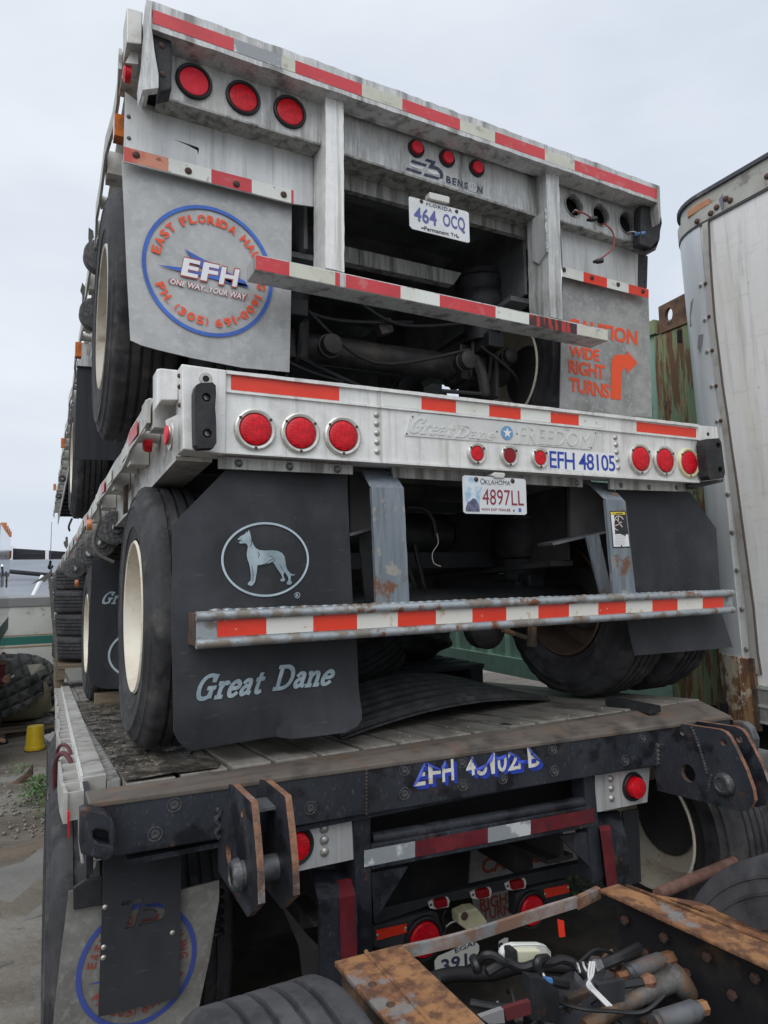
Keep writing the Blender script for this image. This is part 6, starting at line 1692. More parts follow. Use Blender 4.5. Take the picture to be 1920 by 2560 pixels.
# oval lamp hanging by its leads
OV = k(34, (770, 350), (790, 300), (835, 262), (900, 245), (1150, 243), (1215, 262), (1258, 315), (1262, 370), (1240, 408), (1180, 420), (900, 425), (800, 405))
ol = panel('oval_lamp', lamp_white, OV, 1.52, .02, TF, bev=.005)
panel('lamp_back', lamp_cream, k(34, (925, 305), (1150, 303), (1165, 320), (1165, 425), (1140, 435), (935, 432)), 1.50, .02, ol, bev=.004)
panel('plug', black_plain, k(34, (858, 300), (920, 296), (930, 430), (855, 425)), 1.495, .03, ol, bev=.003)
V, Fs = ribbons([curve2([(830, 285), (900, 258), (1150, 256), (1210, 275), (1245, 330)])], 8)
me = bpy.data.meshes.new('lamp_line'); me.from_pydata([PY(p, 1.514) for p in k(34, *V)], [], Fs); link('lamp_line', me, trim_grey, ol)
wire('wiring_loom', wire_black, [PY(k(34, (620, 520)), 1.46), PY(k(34, (720, 460)), 1.46), PY(k(34, (820, 420)), 1.47), PY(k(34, (960, 470)), 1.46), PY(k(34, (1130, 420)), 1.45), PY(k(34, (1250, 420)), 1.45), PY(k(34, (1360, 390)), 1.45), PY(k(34, (1480, 430)), 1.44), PY(k(34, (1600, 560)), 1.42)], .011, TF)
wire('wiring_loom', wire_black, [PY(k(34, (540, 420)), 1.5), PY(k(34, (600, 350)), 1.48), PY(k(34, (680, 350)), 1.47), PY(k(34, (760, 400)), 1.46), PY(k(34, (800, 440)), 1.46)], .010, TF)
wire('wiring_loom', wire_black, [PY(k(34, (490, 380)), 1.52), PY(k(34, (515, 440)), 1.5), PY(k(34, (530, 500)), 1.5)], .013, TF)
wire('wiring_loom', wire_black, [PY(k(34, (1210, 380)), 1.46), PY(k(34, (1130, 400)), 1.44), PY(k(34, (1120, 480)), 1.44), PY(k(34, (1160, 540)), 1.44)], .012, TF)
wire('wire_connector', wire_blue, [PY(k(34, (1190, 595)), 1.41), PY(k(34, (1250, 605)), 1.41)], .009, TF)
wire('wire_connector', wire_black, [PY(k(34, (1255, 605)), 1.41), PY(k(34, (1330, 620)), 1.41), PY(k(34, (1410, 635)), 1.41)], [.010] * 7 + [.018] * 6 if False else .013, TF)
wire('loose_wire', wire_white, [PY(k(34, (1175, 530)), 1.43), PY(k(34, (1195, 570)), 1.42), PY(k(34, (1205, 590)), 1.41)], .003, TF)
for dx in (0, 12, 26):
    wire('loose_wire', wire_white, [PY(k(21, (600 - dx, 500)), 1.36), PY(k(21, (590 - dx, 580)), 1.34), PY(k(21, (555 + dx, 640)), 1.33), PY(k(21, (600 + dx, 690)), 1.30), PY(k(21, (680 + dx, 770)), 1.27)], .0028, TF)
for i in range(7):
    a_ = k(21, (480 + i * 17, 505 + (i % 3) * 6))
    wire('loose_wire', wire_white if i % 2 else wire_black, [PY(a_, 1.40), PY((a_[0] + 3, a_[1] + 10), 1.37), PY((a_[0] + 10 - 4 * (i % 3), a_[1] + 22), 1.36)], .003, TF)
rc = random.Random(21)
tang = [wire_black, wire_black, web_dark, black_plain, steel_worn, rust_dark]
for i in range(30):
    x, y, z = rc.uniform(.86, 1.5), rc.uniform(1.22, 1.55), rc.uniform(.56, .76)
    pts = [Vector((x, y, z))]
    a = rc.uniform(0, 6.28)
    for j in range(rc.randint(2, 4)):
        a += rc.uniform(-.9, .9)
        pts.append(pts[-1] + Vector((math.cos(a) * rc.uniform(.05, .14), math.sin(a) * rc.uniform(.04, .09), rc.uniform(-.045, .035))))
        pts[-1].x = min(1.56, max(.80, pts[-1].x)); pts[-1].y = min(1.60, pts[-1].y); pts[-1].z = min(.80, pts[-1].z)
    r_ = rc.choice((.004, .005, .007, .010, .014))
    wire('air_line' if r_ < .008 else 'hose', tang[i % 6], pts, r_, TF)
    if i % 2 == 0:
        d_ = (pts[1] - pts[0]).normalized()
        bm = bmesh.new(); tube(bm, [pts[0] - d_ * .014, pts[0] - d_ * .004, pts[0], pts[0] + d_ * .018], [r_ * 1.5, r_ * 2.0, r_ * 2.0, r_ * 1.4], 6); obj('hose_fitting', bm, steel_worn if i % 4 else rust_edge, TF)
for i, (x, y, z) in enumerate(((.92, 1.50, .70), (1.06, 1.42, .66), (1.3, 1.5, .70), (1.42, 1.36, .68), (1.5, 1.48, .74), (1.2, 1.3, .64))):
    box('bracket', (web_dark, black_plain, rust_dark)[i % 3], x - .035, x + .035, y - .012, y + .012, z - .10, z, TF, bev=.004)
    inst('bolt_head', 'bh6', lambda b: lathe(b, [(0, .011), (-.009, .011), (-.009, 0)], 6), bolt_rust, (x, y - .012, z - .03), TF, smooth=False)
for i in range(9):
    t_ = i / 8
    p = LR[1].lerp(LR[2], .05 + .8 * t_) + Vector((-.052, -.02, -.07 - .06 * (i % 2)))
    inst('bolt_head', 'bhx', lambda b: lathe(b, [(0, .013), (.010, .013), (.010, 0)], 6, 'X'), bolt_rust, p, TF, smooth=False)
    p = RR[1].lerp(RR[2], .05 + .6 * t_) + Vector((-.034, -.01, -.08 - .07 * (i % 2)))
    inst('bolt_head', 'bhy', lambda b: lathe(b, [(0, .013), (-.010, .013), (-.010, 0)], 6, 'X'), bolt_rust, p, TF, smooth=False)
# wheels
wheel(TF, .265, 1.205, .515, .52, .30, 1, rust_rim, rubber_dust, .98, grooves=4, sipes=False)
wheel(TF, 1.78, 1.09, .53, .53, .30, 1, rust_rim, rubber_dust, .98, grooves=4, dish=False, sipes=False)
ybar('axle', black_plain, (.66, 1.15, .5), (1.9, 1.12, .5), .08, TF, 16)

bm = bmesh.new(); bmesh.ops.create_uvsphere(bm, u_segments=28, v_segments=18, radius=1, matrix=Matrix.Translation((1.2, 1.14, .52)) @ Matrix.Diagonal((.19, .24, .20, 1))); obj('differential', bm, web_dark, TF, smooth=True)
for y_ in (1.60, 1.36, .9):
    box('rail_crossmember', web_dark, .84, 1.54, y_, y_ + .012, zf - .46, zf - .22, TF)
box('added_ground_screen', black_plain, .80, 1.60, 1.575, 1.59, .10, .655, TF)  # plate added to hide the bright ground beyond and keep this dark
box('suspension_beam', web_dark, .74, .82, .5, 1.64, .46, .60, TF)
box('suspension_beam', web_dark, 1.55, 1.63, .5, 1.64, .46, .60, TF)
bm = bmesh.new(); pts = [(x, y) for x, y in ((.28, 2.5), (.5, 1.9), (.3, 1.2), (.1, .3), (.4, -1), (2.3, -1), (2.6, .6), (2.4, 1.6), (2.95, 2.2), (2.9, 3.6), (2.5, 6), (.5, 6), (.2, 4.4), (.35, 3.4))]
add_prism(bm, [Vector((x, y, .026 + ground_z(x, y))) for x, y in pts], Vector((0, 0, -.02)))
o = obj('painted_shade_sheet', bm, M('painted_shade_dirt', (.022, .020, .018), .7, 0, [((.075, .065, .05), 4, .45, .7, V1, 9, .8)], bump=(30, .4, .01))); o['kind'] = 'structure'  # flat dark sheet: the shade under the trucks painted onto the ground

# ================================================================== WHITE BOX TRAILER AT THE RIGHT
X0b = 3.30
LEAN = .052                                  # the whole body leans a little
VTOP = H + 1.93
def PV(p, off=0.0):
    d = ray(p); t = (X0b + off - LEAN * (H - VTOP)) / (d.x + LEAN * d.z)
    return CAM + d * t
def ln(p):
    return Vector((p[0] + LEAN * (VTOP - p[2]), p[1], p[2]))
TV = thing('box_trailer', 'stained white box trailer with rounded front corner and rusty bottom corner at the right', 'trailer', (4.2, 0, .4))
zb_ = PV(k(22, (880, 560))).z
ztop = H + 1.93
rC = .28; yC_ = 2.50
def outline(off=0, n=10, y_end=-3.2, x_end=5.7):
    pts = [(X0b - off, y_end), (X0b - off, yC_)]
    for i in range(1, n + 1):
        t = math.pi - math.pi / 2 * i / n
        pts.append((X0b + rC + (rC + off) * math.cos(t), yC_ + (rC + off) * math.sin(t)))
    pts += [(x_end, yC_ + rC + off)]
    return pts
def wallstrip(nm, mat, z0, z1, off, sl=None, parent=TV, th=.006, n=10, smooth=True):
    pts = outline(off, n)
    if sl: pts = pts[sl[0]:sl[1]]
    bm = bmesh.new()
    a_ = [bm.verts.new(ln((x, y, z0))) for x, y in pts]; b2 = [bm.verts.new(ln((x, y, z1))) for x, y in pts]
    for i in range(len(pts) - 1): bm.faces.new((a_[i], a_[i + 1], b2[i + 1], b2[i]))
    bmesh.ops.recalc_face_normals(bm, faces=bm.faces[:])
    r = bmesh.ops.solidify(bm, geom=bm.faces[:], thickness=th)
    return obj(nm, bm, mat, parent, smooth=smooth)
ysm = PV(k(23, (850, 200))).y
wallstrip('wall_panel', white_tr, zb_ + .22, ztop, 0, th=.02)
wallstrip('corner_sheet', white_strip, zb_ + .34, ztop - .0, .006, (1, 99), th=.004)
# the lapped seam leaning out of true
sm = [PV(p, -.012) for p in k(24, (672, 1050), (690, 1500), (715, 1900))] + [PV(p, -.012) for p in k(23, (840, 440), (880, 780), (925, 1170), (985, 1560), (1030, 1900), (1075, 2200))] + [PV(p, -.012) for p in k(9, (1575, 560), (1592, 740), (1605, 820))]
def ribbon3(nm, mat, pts, wd_, th, parent):
    bm = bmesh.new()
    for a_, b2 in zip(pts, pts[1:]):
        w0 = Vector((0, wd_, 0))
        add_prism(bm, [a_, a_ - w0, b2 - w0, b2], Vector((th, 0, 0)))
    bmesh.ops.remove_doubles(bm, verts=bm.verts[:], dist=.0003)
    return obj(nm, bm, mat, parent)
ribbon3('seam_strip', M('bare_seam', (.52, .515, .49), .5, .2, [((.30, .26, .21), 7, .52, .72, V1, 8, .7), ((.5, .5, .48), 9, .52, .7, V1, 5, .6)]), sm, .038, .010, TV)
ribbon3('seam_edge', M('seam_edge_rust', (.10, .08, .07), .7), [p - Vector((0, .037, 0)) + Vector((-.002, 0, 0)) for p in sm], .005, .012, TV)
for p in k(23, (755, 55), (803, 438), (830, 788), (878, 1172), (938, 1560)) + k(9, (1503, 130), (1520, 276), (1539, 422), (1558, 572), (1575, 726)):
    inst('rivet', 'vriv', lambda b: lathe(b, [(.004, .013), (-.001, .012), (-.003, .009), (-.004, 0)], 14, 'X'), rivet_m, PV(p, -.008), TV)
for p in k(23, (810, 40), (850, 405), (885, 780), (928, 1172), (980, 1555)):
    inst('bolt', 'vbolt', lambda b: lathe(b, [(.004, .012), (-.003, .010), (-.004, 0)], 10, 'X'), bolt_rust, PV(p, -.014), TV)
panel('bare_patch', trim_grey, [(0, 0)] * 3, 1, .001) if False else None
for q in (((735, 610), (790, 598), (775, 700), (752, 800), (725, 750)), ((650, 250), (680, 200), (665, 300), (650, 420), (660, 520), (640, 520), (640, 380))):
    bm = bmesh.new(); add_prism(bm, [PV(p, -.0065) for p in k(23, *q)], Vector((-.0008, 0, 0))); obj('scraped_patch', bm, trim_grey, TV)
# top rails
wallstrip('top_rail', M('dirty_rail', (.52, .52, .48), .5, .2, [((.36, .35, .30), 4, .45, .7, V1, 8, .7), ((.15, .14, .12), 9, .6, .76, V1, 8, .7)]), ztop, ztop + .075, .012, th=.018)
wallstrip('top_rail_groove', M('groove_dark', (.08, .075, .08), .7), ztop - .012, ztop - .0005, .010, th=.012)
wallstrip('upper_fascia', M('dirty_rail', (0, 0, 0)), ztop + .076, ztop + .155, -.010, th=.012)
bm = bmesh.new(); pts = outline(.014); pts2 = pts + [(5.7, -3.2)]
v1 = [bm.verts.new((x, y, ztop + .156)) for i, (x, y) in enumerate(pts2)]
bm.faces.new(v1); thicken(bm, Vector((0, 0, .022))); obj('roof_edge', bm, M('roof_dark', (.06, .062, .075), .7, 0, [((.2, .2, .2), 7, .6, .75, V1, 8, .7)]), TV)
def onarc(s):
    """arc-length along the wall outline from the seam toward the corner"""
    pass
mk = [PV(p, -.0) for p in k(24, (495, 955), (505, 860), (800, 690), (800, 770), (640, 880))]
bm = bmesh.new(); add_prism(bm, [PV(p, +.005) for p in k(24, (488, 970), (492, 870), (620, 770), (800, 682), (802, 772))], Vector((-.02, 0, 0))); bevel(bm, .004); obj('marker_light', bm, orange_flat, TV)
for p in k(24, (602, 1010), (800, 893), (887, 806), (1018, 680), (1082, 706), (1622, 355)):
    inst('bolt', 'vb2', lambda b: lathe(b, [(.004, .017), (-.008, .015), (-.012, .008), (-.012, 0)], 10, 'X'), bolt_rust, PV(p, -.012), TV)
bm = bmesh.new(); add_prism(bm, [PV(p, -.014) for p in k(24, (915, 690), (975, 600), (985, 820), (955, 850))], Vector((-.001, 0, 0))); obj('grimy_joint', bm, M('grimy_joint', (.18, .19, .22), .6), TV)
# base rail and rusty corner
wallstrip('corner_casting', rust_white, zb_, zb_ + .36, .010, (1, 99), th=.02)
ysw = PV(k(22, (1165, 400)), -.01).y
box('corner_plate', rust_white, X0b - .022, X0b - .003, ysw, yC_ + .02, zb_, zb_ + .355, TV, ln, bev=.003)
box('corner_plate_edge', rust_dark, X0b - .028, X0b - .002, ysw - .025, ysw - .001, zb_ - .02, zb_ + .36, TV, ln)
box('base_rail', alu_grime, X0b - .018, X0b + .02, -3.2, ysw - .028, zb_ + .02, zb_ + .22, TV, ln)
for zz in (.215, .12, .035):
    box('base_rail_lip', alu_old, X0b - .026, X0b - .0185, -3.2, ysw - .028, zb_ + zz - .012, zb_ + zz, TV, ln)
for i in range(12):
    for zz in (.165, .07):
        inst('bolt', 'vb2', None, bolt_dark, ln((X0b - .019, ysw - .12 - i * .16, zb_ + zz)), TV)
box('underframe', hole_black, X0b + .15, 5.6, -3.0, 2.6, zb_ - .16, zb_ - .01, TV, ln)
box('landing_gear_leg', black_plain, X0b + .32, X0b + .46, 1.55, 1.69, .12, zb_ - .15, TV, ln)
box('landing_gear_foot', black_plain, X0b + .24, X0b + .54, 1.47, 1.77, .0, .115, TV, ln)
box('side_rail_red', M('faded_red_rail', (.22, .045, .03), .6), X0b + .05, X0b + .12, -3.0, 2.2, zb_ - .42, zb_ - .30, TV, ln)
box('rear_wall', white_tr, X0b + .02, 5.68, -3.19, -3.15, zb_, ztop + .15, TV, ln)
box('floor', hole_black, X0b + .03, 5.68, -3.1, 2.7, zb_ + .02, zb_ + .08, TV, ln)

# ================================================================== GREEN CONTAINER
XC = 3.84
TG = thing('shipping_container', 'faded green corrugated shipping container with a heavily rusted corner post', 'container', (5, 8, .6))
zg1 = PX(k(23, (205, 455)), XC).z; 
pg = PX(k(22, (600, 340)), XC)
zg0 = PX(k(22, (600, 500)), XC).z
ynear = 2.96; ypost = PX(k(23, (262, 700)), XC).y
bm = bmesh.new()
y = ypost + .02; pr = []
while y < 15.0:
    for dy, dx in ((0, 0), (.075, 0), (.105, .035), (.175, .035), (.205, 0)):
        pr.append((XC + .02 + dx, y + dy))
    y += .28
a_ = [bm.verts.new((x, y, zg0 + .16)) for x, y in pr]; b2 = [bm.verts.new((x, y, zg1 - .10)) for x, y in pr]
for i in range(len(pr) - 1): bm.faces.new((a_[i], a_[i + 1], b2[i + 1], b2[i]))
obj('corrugated_wall', bm, green_ct, TG)
box('top_rail', post_ct, XC - .005, XC + .06, ypost, 15, zg1 - .10, zg1, TG)
box('bottom_rail', green_ct, XC - .005, XC + .07, ypost, 15, zg0, zg0 + .16, TG)
box('roof', green_ct, XC + .06, XC + 2.3, 3.1, 15, zg1 - .04, zg1 - .02, TG)
box('floor', under_dark, XC + .07, XC + 2.3, 3.1, 15, zg0 + .02, zg0 + .1, TG)
zp = PX(k(23, (300, 410)), XC - .02).z
box('corner_post', post_ct, XC - .02, XC + .14, ynear, ypost - .001, zg0, zg1 - .13, TG, bev=.006)
zq = PX(k(23, (420, 290)), XC - .03).z + .03
bm = bmesh.new()
y1_, y0_ = PX(k(23, (296, 400)), XC - .03).y, ynear - .02
pts = [Vector((XC - .03, y0_, zg1 - .128)), Vector((XC - .03, y1_, zg1 - .128)), Vector((XC - .03, y1_, zq)), Vector((XC - .03, y0_, zq + .02))]
ch = PX(k(23, (405, 385)), XC - .03)
bm = grid_fill([pts, [Vector((XC - .03, ch.y + .032 * math.cos(t * math.pi / 8), ch.z + .05 * math.sin(t * math.pi / 8))) for t in range(16)]])
thicken(bm, Vector((.03, 0, 0))); bmesh.ops.recalc_face_normals(bm, faces=bm.faces[:]); obj('corner_casting', bm, M('deep_rust', (.13, .07, .05), .85, 0, [((.24, .15, .085), 8, .48, .7, V1, 9, .9), ((.045, .03, .025), 12, .55, .75, V1, 9, .8)], bump=(80, .5, .004)), TG)
bm = bmesh.new(); q = [PX(p, XC - .024) for p in k(23, (498, 560), (545, 545), (550, 690), (500, 690))]; add_prism(bm, q, Vector((.01, 0, 0))); obj('post_slot', bm, hole_black, TG)
bm = bmesh.new(); q = [PX(p, XC - .024) for p in k(22, (755, 440), (820, 440), (830, 505), (760, 505))]; add_prism(bm, q, Vector((.01, 0, 0))); obj('post_slot', bm, hole_black, TG)
box('container_support', under_dark, XC + .1, XC + .5, 3.1, 3.6, 0, zg0 - .001, TG)
box('container_support', under_dark, XC + .1, XC + .5, 9.1, 9.6, -.3, zg0 - .001, TG)

# ================================================================== LEFT BACKGROUND
# tractor cab at the left edge
TT = thing('truck_cab', 'shiny truck cab at the left edge with a row of amber roof lights', 'truck', (-1.6, 9.5, -.3))
xw = -.42
yfar = PX((22, 1500), xw).y
zroof = PX(k(13, (175, 700)), xw).z
zcab = PX(k(14, (60, 400)), xw).z
box('sleeper_side', chrome, xw - .06, xw, yfar - 3.2, yfar, zcab, zroof, TT, bev=.02)
box('cab_body', chrome, xw - 2.2, xw - .061, yfar - 3.1, yfar - .05, zcab, zroof - .03, TT)
for i, q in enumerate(((15, 320), (30, 410), (20, 510), (70, 515), (110, 590), (105, 680), (152, 675))):
    px_ = k(13, q)
    yy = yfar - .05 - (6 - i) * .30
    inst('roof_light', 'rooflamp', lambda b: add_box(b, -.035, .035, -.05, .05, 0, .09), lens_amber, (xw - .02 - .05 * (i % 2), yy, zroof + .002), TT, smooth=False)
panel('mirror_bracket', black_plain, k(13, (150, 690), (168, 690), (172, 960), (152, 960)), yfar - .05, .03, TT)
panel('corner_lamp', lens_amber, k(13, (125, 960), (200, 940), (195, 1080), (130, 1080)), yfar - .06, .05, TT, bev=.01)
for q in (((45, 1560), (52, 1380), (35, 1200), (60, 1150), (75, 1200), (62, 1500)), ((110, 1580), (115, 1380), (100, 1290), (125, 1240), (140, 1290), (128, 1580))):
    bm = bmesh.new(); tube(bm, [PX(k(13, p), xw + .03) if PX(k(13, p), xw).y > 0 else None for p in q][:3], .012, 8); obj('grab_handle', bm, chrome, TT, smooth=True)
box('lower_stripe', stripe_green, xw + .001, xw + .004, yfar - 3.0, yfar - .02, zcab + .22, zcab + .40, TT)
panel('tail_reflector', orange_tape, k(14, (0, 440), (80, 430), (95, 475), (0, 505)), yfar - .04, .03, TT)
wheel(TT, xw - .05, yfar - 2.9, ground_z(0, yfar - 2.9) + .5, .5, .28, -1, chrome, rubber)
# white trailer with green stripe
YW = 14.6
TW = thing('box_trailer', 'white box trailer with a green and gold stripe behind the covered tank', 'trailer', (0, 15.5, -.6))
zt_ = PY(k(13, (400, 1760)), YW).z; zl = PY(k(14, (600, 900)), YW).z
xl_, xr_ = -6.0, 2.2
box('body', white_box, xl_, xr_, YW, YW + 2.4, ground_z(0, YW) + .35, zt_ - .16, TW)
box('top_trim', trim_grey, xl_, xr_, YW - .02, YW + 2.4, zt_ - .158, zt_, TW)
zz = [PY(k(14, (500, v)), YW).z for v in (158, 186, 305, 330, 352)]
box('stripe', stripe_gold, xl_, xr_, YW - .005, YW - .001, zz[1] + .015, zz[0], TW)
box('stripe', stripe_green, xl_, xr_, YW - .005, YW - .001, zz[2], zz[1], TW)
box('stripe', stripe_gold, xl_, xr_, YW - .005, YW - .001, zz[4], zz[3] , TW)
# low building behind
YS = 20.0
TBd = thing('shed', 'low shed with a blue-grey sloping roof behind the striped trailer', 'building', (0, 24, -1.2))
zr0, zr1 = PY(k(13, (400, 1755)), YS).z, PY(k(13, (400, 1105)), YS + 3).z
bm = bmesh.new(); add_prism(bm, [Vector((-14, YS, zr0 - .2)), Vector((5, YS, zr0 - .2)), Vector((5, YS + 3.4, zr1 + .02)), Vector((-14, YS + 3.4, zr1 + .02))], Vector((0, .05, -.08))); obj('roof', bm, roof_blue, TBd)
for zf_ in (.62,):
    a_ = PY(k(13, (160, 1305)), YS + 1.9); b2 = PY(k(13, (760, 1360)), YS + 1.9)
    bm = bmesh.new(); tube(bm, [a_ + Vector((-6, -.25, .12)), a_ + Vector((0, -.25, 0)), b2 + Vector((0, -.25, 0)), b2 + Vector((4, -.25, -.2))], .06, 8); obj('roof_batten', bm, screen_bl, TBd)
box('wall', trim_grey, -13.8, 4.8, YS + .2, YS + 3.3, ground_z(0, YS) - .05, zr0 - .3, TBd)
bm = bmesh.new(); tube(bm, [PY(k(13, (740, 1380)), YS - .3), PY(k(13, (560, 1750)), YS - .5)], .055, 8)
tag(obj('white_pole', bm, print_white), 'white pole leaning on the blue-grey roof', 'pole')
TSc = thing('screen_fence', 'tall black shade-cloth screen on pale posts above the shed roof', 'fence', (-3, 24, -1.2))
Yf = 23.8
q = [PY(p, Yf) for p in k(13, (190, 850), (1080, 955), (1080, 1130), (160, 1110))]
q[0] += Vector((-8, 0, .5)); q[3] += Vector((-8, 0, 0)); q[1] += Vector((4, 0, -.3)); q[2] += Vector((4, 0, 0))
q[3].z = q[2].z = ground_z(0, 23) - .1
bm = bmesh.new(); add_prism(bm, q, Vector((0, .03, 0))); obj('cloth', bm, screen_bl, TSc)
for px_ in ((195, 860), (815, 935)):
    p = PY(k(13, px_), Yf - .03)
    bm = bmesh.new(); add_box(bm, p.x - .05, p.x + .05, Yf - .09, Yf - .002, ground_z(0, 23) - .1, p.z); obj('post', bm, print_white, TSc)
# covered tank on a pallet
Yt = 11.9
gz = ground_z(0, Yt)
cT = PY(k(14, (330, 1010)), Yt)
TK = thing('tank', 'pale tan tank lying on a pallet, half hidden by the quilted blanket', 'tank', (cT.x, Yt, gz + .16))
bm = bmesh.new(); lathe(bm, [(-.66, .1), (-.63, .25), (-.55, .36), (-.45, .40), (.40, .40), (.50, .36), (.58, .25), (.60, .1)], 36, 'X', c=(cT.x - .15, Yt - .05, gz + .16 + .40)); obj('shell', bm, tank_m, TK, smooth=True)
rt = PY(k(14, (890, 950)), Yt).x; tpz = PY(k(14, (300, 495)), Yt).z
bm = bmesh.new(); bmesh.ops.create_uvsphere(bm, u_segments=72, v_segments=44, radius=1)
cx_ = cT.x - .18
rx_ = rt - cx_ + .02
hz = tpz - gz - .05
dl = []
for v in bm.verts:
    n_ = v.co.copy()
    sgn = lambda a, e: math.copysign(abs(a) ** e, a)
    wob = 1 + .03 * math.sin(n_.x * 7 + n_.z * 3) + .03 * math.sin(n_.y * 8 + n_.x * 5)
    qx = math.sin((n_.x * 1.2 + n_.z * .5) * 17); qz = math.sin((n_.z * 1.15 - n_.x * .35) * 17)
    quiltd = .014 * (abs(qx) ** .5 + abs(qz) ** .5)
    if v.co.x > .45 and v.co.z < .3: wob += .05 * math.sin(n_.x * 24 + n_.z * 3)
    v.co = Vector((cx_ + sgn(n_.x, .8) * rx_ * wob, Yt + .15 + sgn(n_.y, .8) * (.78 + quiltd) * wob, gz + .05 + (sgn(n_.z, .85) * .5 + .5) * hz + quiltd))
    # hem sweeps up toward the right, leaving the tank showing low at the front
    a_ = Vector((v.co.x, v.co.z))
    hx0, hz0 = PY(k(14, (190, 1440)), Yt - .6), PY(k(14, (690, 1090)), Yt - .6)
    if v.co.y < Yt - .1 and hx0.x - .12 < v.co.x < hz0.x + .02:
        t = (v.co.x - hx0.x) / (hz0.x - hx0.x)
        if v.co.z < hx0.z + (hz0.z - hx0.z) * max(0, t) ** 1.3: dl.append(v)
bmesh.ops.delete(bm, geom=dl, context='VERTS')
tag(obj('quilted_blanket', bm, quilt, smooth=True), 'grey-green quilted moving blanket draped over the tan tank', 'blanket')
rg = [PY(p, Yt - .74) for p in k(14, (420, 640), (640, 620), (690, 700), (600, 725), (480, 785))]
for i, dy in enumerate((.06, .1, .13, .06, -.02)): rg[i].y += dy
bm = bmesh.new(); add_prism(bm, rg, Vector((0, .02, 0))); tag(obj('pale_patch', bm, cloth_y), 'pale striped rag on the front of the quilted blanket', 'rag')
TP = thing('pallet', 'low timber pallet under the blanket-covered tank', 'pallet', (cT.x, Yt - .2, gz))
for i in range(5):
    box('slat', wood_m, cx_ - .9, cx_ + .75, Yt - .72 + i * .3, Yt - .60 + i * .3, gz + .115, gz + .14, TP)
for x in (cx_ - .9, cx_ - .1, cx_ + .62):
    box('stringer', wood_m, x, x + .10, Yt - .71, Yt + .6, gz + .01, gz + .114, TP)
# yellow bucket, upside down
yb = 11.0
pbk = None
for yy in [9 + .05 * i for i in range(80)]:
    if PY((87, 1885), yy).z <= ground_z(0, yy): pbk = PY((87, 1885), yy); break
gzb = ground_z(pbk.x, pbk.y); hb = PY((87, 1820), pbk.y).z - gzb
wl = (PY(k(14, (705, 1800)), pbk.y).x - PY(k(14, (395, 1800)), pbk.y).x) / 2
BK = thing('bucket', 'upturned yellow plastic bucket standing on the yard floor', 'bucket', (pbk.x, pbk.y + .15, gzb))
c_ = Vector((pbk.x, pbk.y + .15, gzb))
bm = bmesh.new(); lathe(bm, [(.02, wl * 1.05), (.04, wl * 1.07), (.06, wl * 1.05), (.065, wl), (hb * .95, wl * .86), (hb, wl * .83), (hb * 1.0, 0)], 32, 'Z', c=c_); obj('shell', bm, yellow_pl, BK, smooth=True)
bm = bmesh.new(); lathe(bm, [(.0, wl * 1.08), (.019, wl * 1.08)], 32, 'Z', c=c_); obj('rim', bm, black_plain, BK, smooth=True)

# person at the left edge, spraying
for yy in [9 + .05 * i for i in range(120)]:
    if PY((10, 1862), yy).z <= ground_z(0, yy): pf = PY((10, 1862), yy); break
Yp = pf.y; gp_ = ground_z(pf.x, Yp)
def skin_mesh(nm, V_, E_, Rr, mat, parent, root=0, sub=2):
    me = bpy.data.meshes.new(nm); me.from_pydata(V_, E_, []); me.update()
    o = link(nm, me, mat, parent)
    m_ = o.modifiers.new('skin', 'SKIN')
    for i, r in enumerate(Rr):
        sv = me.skin_vertices[0].data[i]; sv.radius = (r, r) if not isinstance(r, tuple) else r
        sv.use_root = (i == root)
    m_.use_smooth_shade = True
    s_ = o.modifiers.new('sub', 'SUBSURF'); s_.levels = sub; s_.render_levels = sub
    return o
sh_ = PY(k(14, (0, 690)), Yp); hand = PY(k(14, (118, 850)), Yp - .25); head = PY(k(14, (-48, 592)), Yp)
foot = Vector((pf.x - .08, Yp, gp_))
PR = thing('person', 'person in maroon jacket, grey cap and dark trousers at the left edge', 'person', (foot.x, foot.y, gp_))
hip = Vector((foot.x - .18, Yp + .02, gp_ + .74)); chest = Vector((sh_.x - .10, Yp, sh_.z - .10)); neck = Vector((head.x - .03, Yp, head.z - .13))
kneeR = Vector((foot.x - .02, Yp - .06, gp_ + .42)); kneeL = Vector((foot.x - .22, Yp + .12, gp_ + .42))
ankR, ankL = Vector((foot.x - .05, Yp, gp_ + .08)), Vector((foot.x - .28, Yp + .16, gp_ + .08))
shR, shL = PY(k(14, (-15, 720)), Yp - .15), chest + Vector((-.04, .18, .04))
elb = PY(k(14, (22, 890)), Yp - .20); 
wr = hand + Vector((-.035, .0, -.0))
elbL = Vector((chest.x - .1, Yp + .22, chest.z - .28)); wrL = elbL + Vector((.12, -.05, -.16))
V_ = [hip, hip.lerp(chest, .5), chest, neck, head + Vector((0, 0, -.06)), head, head + Vector((0, 0, .06)), shR, elb, wr, shL, elbL, wrL, hip + Vector((.03, -.09, -.05)), kneeR, ankR, hip + Vector((-.02, .09, -.05)), kneeL, ankL, ankR + Vector((.16, -.02, -.04)), ankL + Vector((.16, -.02, -.04)), head + Vector((.10, 0, -.02))]
E_ = [(0, 1), (1, 2), (2, 3), (3, 4), (4, 5), (5, 6), (2, 7), (7, 8), (8, 9), (2, 10), (10, 11), (11, 12), (0, 13), (13, 14), (14, 15), (0, 16), (16, 17), (17, 18), (15, 19), (18, 20), (5, 21)]
Rr = [.13, .12, .14, .055, .075, .09, .075, .065, .045, .03, .065, .045, .03, .085, .06, .04, .085, .06, .04, .032, .032, .018]
skin_mesh('body', V_, E_, Rr, skin_m, PR)
